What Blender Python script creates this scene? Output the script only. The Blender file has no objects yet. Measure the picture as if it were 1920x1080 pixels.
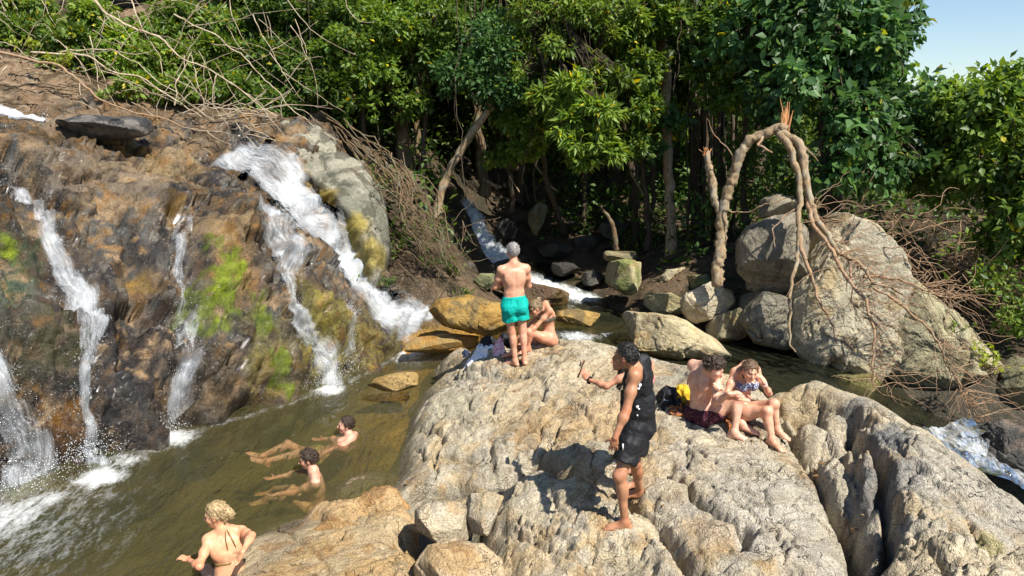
import bpy, math, random
import numpy as np
from mathutils import Vector, Matrix

# ------------------------------------------------------------------ camera, sky, sun, exposure
SC = bpy.context.scene
COL = SC.collection
F_PX, PITCH, CAM_Z = 1350.0, math.radians(13.0), 4.2
cam_d = bpy.data.cameras.new('camera')
cam_d.sensor_width = 36.0
cam_d.lens = F_PX / 1920.0 * 36.0
cam_d.clip_start, cam_d.clip_end = 0.05, 2000.0
cam = bpy.data.objects.new('camera', cam_d)
cam.location = (0, 0, CAM_Z)
cam.rotation_euler = (math.pi / 2 - PITCH, 0, 0)
COL.objects.link(cam)
SC.camera = cam

SUN_EL = math.radians(52)
_h = np.array([-0.66, 0.75]); _h /= np.linalg.norm(_h)
SUN_DIR = np.array([_h[0] * math.cos(SUN_EL), _h[1] * math.cos(SUN_EL), -math.sin(SUN_EL)])  # travel direction
world = bpy.data.worlds.new('World')
SC.world = world
world.use_nodes = True
wn = world.node_tree
sky = wn.nodes.new('ShaderNodeTexSky')
sky.sky_type = 'NISHITA'
sky.sun_disc = False
sky.sun_elevation = SUN_EL
sky.sun_rotation = math.atan2(-SUN_DIR[0], -SUN_DIR[1])
sky.air_density, sky.dust_density, sky.ozone_density = 1.0, .2, 2.5
wn.links.new(sky.outputs[0], wn.nodes['Background'].inputs[0])
wn.nodes['Background'].inputs[1].default_value = 0.085
sun_d = bpy.data.lights.new('sun', 'SUN')
sun_d.energy, sun_d.angle, sun_d.color = 5.0, math.radians(0.53), (1.0, 0.95, 0.86)
sun = bpy.data.objects.new('sun', sun_d)
sun.rotation_euler = Vector(SUN_DIR).to_track_quat('-Z', 'Y').to_euler()
sun.location = (6, -6, 20)
COL.objects.link(sun)
SC.view_settings.view_transform = 'Standard'
SC.view_settings.look = 'None'
SC.view_settings.exposure = 0.80
SC.view_settings.gamma = 1.0
SC.render.engine = 'CYCLES'
SC.cycles.max_bounces = 6
SC.cycles.transparent_max_bounces = 10
SC.cycles.caustics_reflective = False
SC.cycles.caustics_refractive = False

# ------------------------------------------------------------------ picture <-> place
CAM = np.array([0, 0, CAM_Z])
FW = np.array([0, math.cos(PITCH), -math.sin(PITCH)])
UP = np.array([0, math.sin(PITCH), math.cos(PITCH)])
RT = np.array([1.0, 0, 0])
def A(*v): return np.array(v, dtype=float)
def ray(px, py): return FW + (px - 960) / F_PX * RT + (540 - py) / F_PX * UP
def W(px, py, s): return CAM + s * ray(px, py)                     # point at slant depth s
def Wz(px, py, z):
    r = ray(px, py); return CAM + r * ((z - CAM_Z) / r[2])          # point at height z
def proj(P):
    d = np.asarray(P, float) - CAM; s_ = d @ FW; return 960 + F_PX * (d @ RT) / s_, 540 - F_PX * (d @ UP) / s_
def unit(v): v = np.asarray(v, float); return v / (np.linalg.norm(v) + 1e-12)

# ------------------------------------------------------------------ noise
_rg = np.random.default_rng(11)
_lat = (_rg.random(64 ** 3) * 2 - 1).astype(np.float32)
_rot = np.linalg.qr(_rg.normal(size=(3, 3)))[0].astype(np.float32)
def perlin(P):
    """smooth lattice noise, about -1..1"""
    P = np.asarray(P, np.float32); Pi = np.floor(P); f = P - Pi; Pi = Pi.astype(np.int32)
    u = f * f * f * (f * (f * 6 - 15) + 10)
    x0 = (Pi[:, 0] & 63) << 12; x1 = ((Pi[:, 0] + 1) & 63) << 12; y0 = (Pi[:, 1] & 63) << 6; y1 = ((Pi[:, 1] + 1) & 63) << 6; z0 = Pi[:, 2] & 63; z1 = (Pi[:, 2] + 1) & 63
    ux, uy, uz = u[:, 0], u[:, 1], u[:, 2]
    def e(yy, zz):
        q = yy + zz; a = _lat[x0 + q]; return a + (_lat[x1 + q] - a) * ux
    a = e(y0, z0); a += (e(y1, z0) - a) * uy
    b = e(y0, z1); b += (e(y1, z1) - b) * uy
    return a + (b - a) * uz
def fbm(P, sc=1.0, oc=4, seed=0.0, gain=0.5):
    out = 0; a = 1.0; Q = (np.asarray(P, np.float32) * np.float32(sc * 1.25) + np.float32(seed * 7.31)) @ _rot
    for i in range(oc):
        out = out + a * perlin(Q); a *= gain; Q = (Q * np.float32(2.03) + np.float32(11.7)) @ _rot
    return out * .95
def ridged(P, sc=1.0, oc=4, seed=0.0):
    out = 0; a = 1.0; Q = (np.asarray(P, np.float32) * np.float32(sc * 1.25) + np.float32(seed * 5.17)) @ _rot
    for i in range(oc):
        out = out + a * (1 - 2.2 * np.abs(perlin(Q))); a *= 0.5; Q = (Q * np.float32(2.1) + np.float32(3.3)) @ _rot
    return out / 1.9
_rnd3 = _rg.random((4096, 3))
def worley(P, sc=1.0, seed=0):
    Q = np.asarray(P, float) * sc; I = np.floor(Q).astype(np.int64)
    f1 = np.full(len(Q), 9.0, np.float32); f2 = f1.copy(); cid = np.zeros(len(Q), np.int64); EV = np.zeros((len(Q), 3), np.float32); Q = Q.astype(np.float32); R3 = _rnd3.astype(np.float32)
    for dx in (-1, 0, 1):
        for dy in (-1, 0, 1):
            for dz in (-1, 0, 1):
                C = I + (dx, dy, dz)
                h = ((C[:,0] * 73856093) ^ (C[:,1] * 19349663) ^ (C[:,2] * 83492791) ^ (seed * 2654435)) & 4095
                E = C + R3[h] - Q; d = np.sqrt((E * E).sum(1))
                n = d < f1
                f2 = np.where(n, f1, np.minimum(f2, d)); cid = np.where(n, h, cid); f1 = np.where(n, d, f1); EV[n] = E[n]
    return f1, f2, cid, (EV * (R3[(cid * 7 + 13) & 4095] - .5)).sum(1)
def sstep(a, b, x): t = np.clip((x - a) / (b - a), 0, 1); return t * t * (3 - 2 * t)
def mixc(c, c2, m): return c * (1 - m[:, None]) + np.asarray(c2)[None, :] * m[:, None]

# ------------------------------------------------------------------ mesh building
def mesh_np(name, V, F, mat=None, parent=None, col=None, attrs=None, uv=None, smooth=True, origin=None):
    V = np.asarray(V, np.float32); F = np.asarray(F, np.int32)
    o3 = np.zeros(3, np.float32) if origin is None else np.asarray(origin, np.float32)
    me = bpy.data.meshes.new(name)
    n = F.shape[1]
    me.vertices.add(len(V)); me.vertices.foreach_set('co', (V - o3).ravel())
    me.loops.add(F.size); me.loops.foreach_set('vertex_index', F.ravel())
    me.polygons.add(len(F)); me.polygons.foreach_set('loop_start', np.arange(0, F.size, n, dtype=np.int32))
    if smooth: me.polygons.foreach_set('use_smooth', np.ones(len(F), bool))
    if col is not None:
        at = me.color_attributes.new('Col', 'FLOAT_COLOR', 'POINT')
        c4 = np.ones((len(V), 4), np.float32); c4[:, :3] = np.clip(col, 0, 1)
        at.data.foreach_set('color', c4.ravel())
    for k, v in (attrs or {}).items():
        at = me.attributes.new(k, 'FLOAT', 'POINT'); at.data.foreach_set('value', np.asarray(v, np.float32))
    if uv is not None:
        ul = me.uv_layers.new(name='UVMap'); ul.data.foreach_set('uv', np.asarray(uv, np.float32)[F.ravel()].ravel())
    me.update(calc_edges=True)
    if mat: me.materials.append(mat)
    ob = bpy.data.objects.new(name, me)
    ob.location = [float(v) for v in o3]
    COL.objects.link(ob)
    if parent is not None:
        ob.parent = parent
        ob.matrix_parent_inverse = Matrix.Translation(-Vector(parent.location))
    return ob
def tag(o, label=None, cat=None, group=None, kind=None):
    if label: o['label'] = label
    if cat: o['category'] = cat
    if group: o['group'] = group
    if kind: o['kind'] = kind
    return o
def empty(name, loc):
    o = bpy.data.objects.new(name, None); o.location = [float(v) for v in loc]; o.empty_display_size = 0.2
    COL.objects.link(o); return o
def grid_faces(nu, nv, wrap_u=False):
    i = np.arange(nu if wrap_u else nu - 1)[:, None]; j = np.arange(nv - 1)[None, :]
    i2 = (i + 1) % nu
    return np.stack([i * nv + j, i2 * nv + j, i2 * nv + j + 1, i * nv + j + 1], -1).reshape(-1, 4)
class TPS:
    def __init__(s, xy, h, lam=0.02):
        s.xy = np.asarray(xy, float); n = len(h)
        K = s.k(s.xy, s.xy) + lam * np.eye(n)
        Pm = np.c_[np.ones(n), s.xy]
        M = np.block([[K, Pm], [Pm.T, np.zeros((3, 3))]])
        s.w = np.linalg.lstsq(M, np.r_[np.asarray(h, float), 0, 0, 0], rcond=None)[0]
    def k(s, a, b):
        r2 = ((a[:, None, :] - b[None, :, :]) ** 2).sum(-1) + 1e-9
        return 0.5 * r2 * np.log(r2)
    def __call__(s, q):
        q = np.asarray(q, float); n = len(s.xy)
        out = np.empty(len(q))
        for i in range(0, len(q), 20000):
            b = q[i:i + 20000]
            out[i:i + 20000] = s.k(b, s.xy) @ s.w[:n] + s.w[n] + b @ s.w[n + 1:]
        return out
def seg_dist(q, poly):
    """distance of 2-D points to a polyline"""
    d = np.full(len(q), 1e9)
    for a, b in zip(poly[:-1], poly[1:]):
        a = np.asarray(a); b = np.asarray(b); ab = b - a
        t = np.clip(((q - a) @ ab) / (ab @ ab + 1e-9), 0, 1)
        d = np.minimum(d, np.linalg.norm(q - a - t[:, None] * ab, axis=1))
    return d

# ------------------------------------------------------------------ materials
def new_mat(name):
    m = bpy.data.materials.new(name); m.use_nodes = True
    nt = m.node_tree; return m, nt, nt.nodes['Principled BSDF']
def nd(nt, t, **kw):
    n = nt.nodes.new('ShaderNode' + t)
    for k, v in kw.items():
        if k.startswith('i_'): n.inputs[k[2:].replace('_', ' ')].default_value = v
        else: setattr(n, k, v)
    return n
def mixrgb(nt, mode, fac, a, b):
    m = nt.nodes.new('ShaderNodeMix'); m.data_type = 'RGBA'; m.blend_type = mode
    for s, v in ((m.inputs[0], fac), (m.inputs[6], a), (m.inputs[7], b)):
        if isinstance(v, (int, float)): s.default_value = v
        elif isinstance(v, tuple): s.default_value = v
        else: nt.links.new(v, s)
    return m.outputs[2]
def maths(nt, op, a, b=None, c=None, clamp=False):
    m = nt.nodes.new('ShaderNodeMath'); m.operation = op; m.use_clamp = clamp
    for s, v in zip(m.inputs, (a, b, c)):
        if v is None: continue
        if isinstance(v, (int, float)): s.default_value = v
        else: nt.links.new(v, s)
    return m.outputs[0]
def ramp(nt, x, lo, hi, a=0.0, b=1.0):
    m = nt.nodes.new('ShaderNodeMapRange'); m.clamp = True
    nt.links.new(x, m.inputs[0])
    for i, v in zip((1, 2, 3, 4), (lo, hi, a, b)): m.inputs[i].default_value = v
    return m.outputs[0]
def rock_material(name, grain=1.0, bump=0.6, speck=0.25, crack=.45):
    m, nt, b = new_mat(name)
    tc = nd(nt, 'NewGeometry')
    pos = tc.outputs['Position']
    col = nd(nt, 'Attribute', attribute_name='Col').outputs['Color']
    wet = nd(nt, 'Attribute', attribute_name='wet').outputs['Fac']
    def noise(sc, det, rough=0.6):
        n = nd(nt, 'TexNoise', i_Scale=sc * grain, i_Detail=det, i_Roughness=rough); nt.links.new(pos, n.inputs['Vector']); return n.outputs['Fac']
    n1, n2, n3 = noise(9, 5, .7), noise(55, 3, .75), noise(2.2, 3)
    vo = nd(nt, 'TexVoronoi', i_Scale=38 * grain); nt.links.new(pos, vo.inputs['Vector'])
    g = maths(nt, 'ADD', ramp(nt, n1, .3, .7, .72, 1.22), ramp(nt, n2, .3, .7, -speck, speck))
    g = maths(nt, 'MULTIPLY', g, ramp(nt, n3, .35, .65, .86, 1.12))
    comb = nd(nt, 'CombineColor')
    for i in range(3): nt.links.new(g, comb.inputs[i])
    c = mixrgb(nt, 'MULTIPLY', 1.0, col, comb.outputs[0])
    pits = ramp(nt, vo.outputs['Distance'], 0.10, 0.28, 1, 0)
    pits = maths(nt, 'MULTIPLY', pits, ramp(nt, n1, .45, .65))
    c = mixrgb(nt, 'MIX', maths(nt, 'MULTIPLY', pits, .45), c, (0.05, 0.045, 0.035, 1))
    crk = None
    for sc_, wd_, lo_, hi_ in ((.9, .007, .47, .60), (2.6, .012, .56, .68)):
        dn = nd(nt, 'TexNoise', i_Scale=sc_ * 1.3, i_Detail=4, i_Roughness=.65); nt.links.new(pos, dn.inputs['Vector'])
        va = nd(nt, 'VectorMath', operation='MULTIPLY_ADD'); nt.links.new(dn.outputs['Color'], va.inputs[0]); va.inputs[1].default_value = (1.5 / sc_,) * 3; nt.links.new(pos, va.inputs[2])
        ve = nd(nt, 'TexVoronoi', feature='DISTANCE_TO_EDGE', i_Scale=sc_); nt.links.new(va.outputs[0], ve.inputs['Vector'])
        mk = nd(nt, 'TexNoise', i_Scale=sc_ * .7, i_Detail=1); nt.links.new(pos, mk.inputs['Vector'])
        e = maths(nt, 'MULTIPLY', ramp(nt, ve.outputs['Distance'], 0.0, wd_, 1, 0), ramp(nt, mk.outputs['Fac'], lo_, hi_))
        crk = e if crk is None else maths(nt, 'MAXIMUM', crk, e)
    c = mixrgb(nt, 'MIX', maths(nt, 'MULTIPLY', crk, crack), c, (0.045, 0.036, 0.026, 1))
    nt.links.new(c, b.inputs['Base Color'])
    nt.links.new(ramp(nt, maths(nt, 'ADD', wet, maths(nt, 'MULTIPLY', maths(nt, 'SUBTRACT', n2, .5), maths(nt, 'MULTIPLY', wet, .6))), .1, .9, .9, .10), b.inputs['Roughness'])
    nt.links.new(ramp(nt, wet, .3, 1, .15, .8), b.inputs['Specular IOR Level'])
    h = maths(nt, 'ADD', maths(nt, 'MULTIPLY', n1, 1.0), maths(nt, 'MULTIPLY', n2, .38))
    h = maths(nt, 'SUBTRACT', h, maths(nt, 'MULTIPLY', pits, .25))
    n4 = noise(19, 4, .75)
    h = maths(nt, 'ADD', h, maths(nt, 'MULTIPLY', n4, .8)); h = maths(nt, 'SUBTRACT', h, maths(nt, 'MULTIPLY', crk, .9))
    bp = nd(nt, 'Bump', i_Strength=bump, i_Distance=0.055 / grain)
    nt.links.new(h, bp.inputs['Height']); nt.links.new(bp.outputs[0], b.inputs['Normal'])
    return m
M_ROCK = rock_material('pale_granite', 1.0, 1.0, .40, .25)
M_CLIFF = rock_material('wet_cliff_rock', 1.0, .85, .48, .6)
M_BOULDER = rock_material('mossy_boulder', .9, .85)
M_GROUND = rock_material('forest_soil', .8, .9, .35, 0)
# ------------------------------------------------------------------ rock bodies
class Patch:
    """a rock surface: heights above a tilted plane, through given points, with relief and a skirt"""
    def __init__(s, name, pts, n=(0, 0, 1), du=.025, margin=.2, lam=.02, bounds=None):
        s.name = name; s.n = unit(n); pts = np.asarray(pts, float)
        s.a = A(1, 0, 0) if abs(s.n[2]) > .99 else unit(np.cross(A(0, 0, 1), s.n))
        s.b = np.cross(s.n, s.a); s.o = pts.mean(0)
        q = s.local(pts)
        s.tps = TPS(q[:, :2], q[:, 2], lam)
        lo, hi = (q[:, :2].min(0) - margin, q[:, :2].max(0) + margin) if bounds is None else bounds
        s.lo = lo; s.nu, s.nv = [int((hi[i] - lo[i]) / du) + 1 for i in (0, 1)]; s.du = du
        U, V = np.meshgrid(lo[0] + np.arange(s.nu) * du, lo[1] + np.arange(s.nv) * du, indexing='ij')
        s.uv = np.c_[U.ravel(), V.ravel()]
        s.h = s.tps(s.uv); s.base = s.h.copy()
    def local(s, P): d = np.asarray(P, float) - s.o; return np.stack([d @ s.a, d @ s.b, d @ s.n], -1)
    def pos(s, uv=None, h=None):
        uv = s.uv if uv is None else uv; h = s.h if h is None else h
        return s.o + uv[:, :1] * s.a + uv[:, 1:2] * s.b + np.asarray(h)[:, None] * s.n
    def sample(s, uv):
        q = (np.asarray(uv) - s.lo) / s.du
        i = np.clip(q[:, 0].astype(int), 0, s.nu - 2); j = np.clip(q[:, 1].astype(int), 0, s.nv - 2)
        fu = np.clip(q[:, 0] - i, 0, 1); fv = np.clip(q[:, 1] - j, 0, 1); H = s.h.reshape(s.nu, s.nv)
        return (H[i, j] * (1 - fu) + H[i + 1, j] * fu) * (1 - fv) + (H[i, j + 1] * (1 - fu) + H[i + 1, j + 1] * fu) * fv
    def hit(s, px, py, s0=4.0, s1=24.0):
        t = np.linspace(s0, s1, 1600); r = ray(px, py)
        q = s.local(CAM + t[:, None] * r)
        ins = (q[:, 0] > s.lo[0]) & (q[:, 0] < s.lo[0] + s.du * s.nu) & (q[:, 1] > s.lo[1]) & (q[:, 1] < s.lo[1] + s.du * s.nv)
        d = np.where(ins, q[:, 2] - s.sample(q[:, :2]), 9)
        k = np.where(d < 0)[0]
        i = k[0] if len(k) else int(np.argmin(np.abs(d)))
        return CAM + t[i] * r
    def z_at(s, x, y):                                     # only for level patches
        q = s.local(A(x, y, 0)[None]); return float((s.o + q[0, 0] * s.a + q[0, 1] * s.b)[2] + s.sample(q[:, :2])[0])
    def polyline(s, pix, z=None): return [s.local(s.hit(*p)[None])[0, :2] for p in pix]
    def carve(s, pix, depth, width, jag=.06, seed=0):
        pl = s.polyline(pix)
        P = s.pos(h=s.base)
        q = s.uv + np.c_[fbm(P, 2.2, 4, seed + 3), fbm(P, 2.2, 4, seed + 9)] * jag
        d = seg_dist(q, pl)
        w = width * (1 + .5 * fbm(P, 1.5, 2, seed + 5))
        g = np.exp(-(d / np.maximum(w, .004)) ** 2)
        s.h = s.h - depth * g; return g
    def cracks(s, box, n, seed, slope, depth=.06, width=.014, length=(60, 260)):
        """a set of thin wandering fracture lines inside a seen window"""
        rg = np.random.default_rng(seed); P = s.pos(h=s.base)
        q = s.uv + np.c_[fbm(P, 3.0, 4, seed + 3), fbm(P, 3.0, 4, seed + 9)] * .07
        for i in range(n):
            x, y = rg.uniform(box[0], box[2]), rg.uniform(box[1], box[3]); a = math.atan(slope) + rg.normal() * .55; L = rg.uniform(*length); pl = []
            for k in range(4): pl.append((x, y)); x += math.cos(a) * L / 3; y += math.sin(a) * L / 3 * .6; a += rg.normal() * .35
            pl = np.array(s.polyline(pl))
            m = ((q > pl.min(0) - .3) & (q < pl.max(0) + .3)).all(1); d = seg_dist(q[m], pl); w = width * rg.uniform(.7, 1.5)
            s.h[m] -= depth * rg.uniform(.5, 1.4) * np.exp(-(d / w) ** 2) + .02 * rg.uniform(-1, 1) * np.exp(-(d / (w * 6)) ** 2)
    def spot(s, px, py, r, seed=0, rough=.5, P=None, sq=(1, 1)):
        """ragged patch weight round a seen point; r in pixels of the photograph"""
        c = s.hit(px, py); P = s.pos() if P is None else P
        rw = r * ((c - CAM) @ FW) / F_PX
        q = s.local(P)[:, :2] - s.local(c[None])[0, :2]
        d = np.hypot(q[:, 0] / sq[0], q[:, 1] / sq[1]) / rw
        d = d + rough * fbm(P, 3.2, 4, seed + px * .01)
        return sstep(1.15, .55, d)
    def build(s, mat, col, wet=None, label=None, cat=None, kind=None, skirt=.8, keep=None):
        P = s.pos(); F = grid_faces(s.nu, s.nv)
        if keep is not None: F = F[keep[F].all(1)]
        wet = np.zeros(len(P)) if wet is None else wet
        if skirt and keep is None:
            I = np.arange(s.nu * s.nv).reshape(s.nu, s.nv)
            loop = np.r_[I[:, 0], I[-1, 1:], I[-2::-1, -1], I[0, -2:0:-1]]
            k0 = len(P); P = np.r_[P, P[loop] - s.n * skirt]
            col = np.r_[col, col[loop]]; wet = np.r_[wet, wet[loop]]
            m = len(loop); i = np.arange(m); j = (i + 1) % m
            F = np.r_[F, np.stack([loop[j], loop[i], k0 + i, k0 + j], -1)]
        og = P.mean(0); og[2] = P[:, 2].min()
        ob = mesh_np(s.name, P, F, mat, col=col, attrs={'wet': wet}, origin=og)
        return tag(ob, label, cat, None, kind)

def granite_relief(P, seed=0, amp=1.0, stretch=(1, 1, 1)):
    Q = P * np.asarray(stretch) + 0.35 * np.c_[fbm(P, .9, 3, seed), fbm(P, .9, 3, seed + 4), fbm(P, .9, 3, seed + 8)]
    f1, f2, cid, tl = worley(Q, .8, 3 + seed)
    h = (_rnd3[cid, 0] - .5) * .05 + tl * .20 - .05 * np.exp(-((f2 - f1) / .025) ** 2)
    f1, f2, cid, tl = worley(Q + .1 * fbm(P, 4, 3, seed)[:, None], 2.1, 7 + seed)
    msk = sstep(-.2, .25, fbm(P, .8, 3, seed + 2))
    h = h + msk * ((_rnd3[cid, 1] - .5) * .035 + tl * .13 - .028 * np.exp(-((f2 - f1) / .04) ** 2))
    f1, f2, cid, tl = worley(Q + .06 * fbm(P, 8, 2, seed)[:, None], 5.0, 9 + seed)
    m2 = sstep(-.15, .3, fbm(P, 1.1, 3, seed + 12))
    h = h + m2 * ((_rnd3[cid, 2] - .5) * .016 + tl * .06 - .012 * np.exp(-((f2 - f1) / .06) ** 2))
    h = h + .10 * fbm(Q, .6, 3, seed + 1) + .022 * ridged(Q, 2.4, 4, seed) + .012 * fbm(P, 9, 3, seed + 6) + .007 * ridged(P, 8, 3, seed + 2) + .004 * fbm(P, 24, 2, seed)
    return h * amp
def granite_colour(P, seed=0, warm=.5):
    n1, n2, n3, n4 = fbm(P, .55, 4, seed), fbm(P, 1.6, 4, seed + 3), fbm(P, 5, 3, seed + 6), fbm(P, 2.6, 5, seed + 21, .65)
    c = np.tile(A(.50, .425, .295), (len(P), 1))
    c = mixc(c, (.41, .37, .29), sstep(-.1, .5, n1 - .5 * warm + .2) * .75)
    c = mixc(c, (.47, .345, .185), sstep(.05, .55, n2 + .45 * warm - .3) * .75)
    c = mixc(c, (.36, .21, .085), sstep(.30, .75, n4 + .35 * warm - .2) * .55)
    c = mixc(c, (.54, .48, .38), sstep(.15, .6, n3) * .45)
    c = mixc(c, (.18, .165, .135), sstep(.36, .66, n4 * .7 + n3 * .45) * .45)
    return c

# ---- the wet cliff on the far side of the pool
cp = []
for px, py in ((-260, 1000), (-120, 985), (0, 965), (100, 925), (200, 893), (300, 832), (420, 792), (540, 757), (640, 722), (700, 697), (750, 668), (790, 648), (835, 640), (880, 632)):
    cp.append(Wz(px, py, .03)); cp.append(Wz(px + 10, py + 20, -.5)); cp.append(Wz(px + 90, py + 130, -1.6))
for row in (((600), (-200, 8.0), (0, 8.55), (100, 8.95), (200, 9.35), (270, 9.75), (330, 10.15), (400, 10.15), (480, 10.55), (560, 11.4), (640, 12.2), (720, 13.0), (770, 13.5), (820, 14.1), (870, 14.6)),
            ((700), (0, 8.25), (100, 8.6), (200, 8.95), (300, 9.7), (400, 9.85), (480, 10.45), (560, 11.3), (640, 12.0)),
            ((520), (0, 8.9), (100, 9.35), (200, 9.75), (300, 10.4), (400, 10.45), (480, 10.95), (560, 11.7), (640, 12.6), (700, 14.1), (740, 14.9)),
            ((440), (-200, 8.9), (0, 9.3), (100, 9.8), (200, 10.2), (300, 10.75), (350, 10.95), (400, 10.95), (480, 11.35), (560, 12.2), (640, 13.7), (700, 15.0)),
            ((340), (-200, 9.6), (0, 10.0), (100, 10.7), (200, 11.2), (300, 11.75), (340, 12.1), (400, 12.0), (480, 12.45), (560, 13.3), (640, 14.9), (720, 16.0)),
            ((255), (-200, 11), (0, 11.5), (100, 12.0), (200, 12.7), (300, 13.3), (400, 13.5), (480, 13.9), (560, 14.5), (640, 15.5)),
            ((190), (-200, 12.5), (0, 13.0), (100, 13.5), (200, 14.2), (300, 14.8), (400, 15.3), (500, 15.8), (600, 16.4)),
            ((90), (-200, 14.6), (0, 15.0), (200, 16.0), (400, 16.8), (550, 17.5))):
    for px, sd in row[1:]: cp.append(W(px, row[0], sd))
cliff = Patch('rock_cliff', cp, n=(.838 * .72, -.545 * .72, .69), du=.03, margin=.1, lam=.03)
P = cliff.pos()
Qs = P @ np.array([[1, 0, 0], [0, 1, 0], [0, 0, .8]])
wz = np.c_[fbm(P, .8, 3, 1), fbm(P, .8, 3, 5), fbm(P, .8, 3, 9)]
f1, f2, cid, tl = worley(Qs + .4 * wz, .75, 2)
rel = (_rnd3[cid, 0] - .5) * .22 + tl * .75 - .08 * np.exp(-((f2 - f1) / .04) ** 2)
f1, f2, cid, tl = worley(Qs + .25 * wz, 2.0, 5)
rel += (_rnd3[cid, 1] - .5) * .11 + tl * .34 - .04 * np.exp(-((f2 - f1) / .05) ** 2)
f1, f2, cid, tl = worley(Qs + .12 * fbm(P, 5, 3)[:, None], 5.2, 8)
rel += (_rnd3[cid, 2] - .5) * .03 + tl * .11 - .015 * np.exp(-((f2 - f1) / .07) ** 2)
f1, f2, cid, tl = worley(P + .05 * fbm(P, 11, 2)[:, None], 12, 4)
rel += (_rnd3[cid, 0] - .5) * .010 + tl * .03
rel += .20 * fbm(P, .55, 3, 3) + .05 * ridged(P, 1.4, 4, 6) + .015 * fbm(P, 8, 3, 2)
bank = sstep(3.95, 4.6, P[:, 2] + .4 * fbm(P, 1, 3, 8))               # the sandy bank above the rock
cliff.h += rel * (1 - .75 * bank)
FALLS = {  # centre line and half width, in pixels of the photograph
 'main': [(425, 288, 46), (455, 310, 66), (505, 345, 70), (550, 385, 66), (590, 425, 60), (630, 470, 54), (665, 520, 46), (702, 562, 46), (740, 592, 56), (775, 622, 62), (800, 645, 60)],
 'mid': [(490, 375, 34), (520, 430, 46), (545, 480, 42), (538, 540, 18), (538, 585, 16), (560, 620, 24), (590, 665, 30), (610, 710, 32), (618, 732, 34)],
 'left': [(10, 340, 24), (45, 385, 15), (78, 440, 18), (110, 500, 25), (150, 555, 32), (168, 610, 32), (165, 670, 20), (150, 740, 15), (165, 810, 15), (180, 870, 22), (184, 892, 28)],
 'thin': [(345, 390, 8), (335, 450, 11), (332, 500, 19), (340, 560, 21), (345, 620, 24), (340, 690, 26), (322, 750, 20), (318, 805, 30)],
 'corner': [(-60, 640, 20), (-15, 690, 24), (5, 740, 30), (25, 800, 42), (45, 860, 55), (55, 910, 62), (58, 940, 64)],
}
flow = {k: cliff.polyline([(a, b) for a, b, w in v]) for k, v in FALLS.items()}
wetness = np.zeros(len(P))
for k, dp, wd in (('main', .22, .42), ('left', .15, .25), ('thin', .14, .18), ('mid', .08, .2), ('corner', .05, .3)):
    d = seg_dist(cliff.uv + .12 * wz[:, :2], flow[k])
    cliff.h -= dp * np.exp(-(d / wd) ** 2)
    wetness = np.maximum(wetness, sstep(.85, .15, d + .25 * fbm(P, 1.4, 4, 13)))
for pl, dp, wd in (([(372, 470), (368, 560), (376, 640), (395, 700), (420, 735)], .3, .10), ([(230, 420), (262, 520), (255, 600), (230, 640)], .3, .22),
                   ([(0, 640), (60, 660), (120, 650)], .2, .12), ([(500, 440), (520, 520), (525, 600)], .15, .1), ([(0, 330), (60, 350), (110, 380)], .25, .12),
                   ([(325, 380), (318, 440)], .3, .12), ([(110, 265), (190, 300), (300, 270), (420, 280)], .18, .14), ([(565, 560), (600, 600), (640, 640)], .2, .14), ([(600, 605), (620, 640)], .3, .09)):
    cliff.carve(pl, dp, wd, .1, seed=pl[0][0] * .1)
P = cliff.pos()
n1, n2, n3, n4 = fbm(P, .8, 4, 2), fbm(P, 2.0, 4, 5), fbm(P, 6, 3, 7), fbm(P, 3.4, 5, 30, .65)
c = np.tile(A(.12, .085, .052), (len(P), 1))
c = mixc(c, (.34, .24, .145), sstep(-.15, .3, n1))
c = mixc(c, (.040, .032, .028), sstep(-.1, .4, n2 - .05))
c = mixc(c, (.33, .165, .04), sstep(.2, .65, n4) * .6)
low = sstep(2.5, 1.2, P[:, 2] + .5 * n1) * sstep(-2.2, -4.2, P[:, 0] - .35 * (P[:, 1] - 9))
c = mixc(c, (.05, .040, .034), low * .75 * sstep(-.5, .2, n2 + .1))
c = mixc(c, (.10, .105, .10), sstep(.15, .5, n3 * .6 + n1 * .4))
c = mixc(c, (.36, .31, .24), sstep(.32, .6, n3 * .7 + n2 * .5) * .6)
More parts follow.
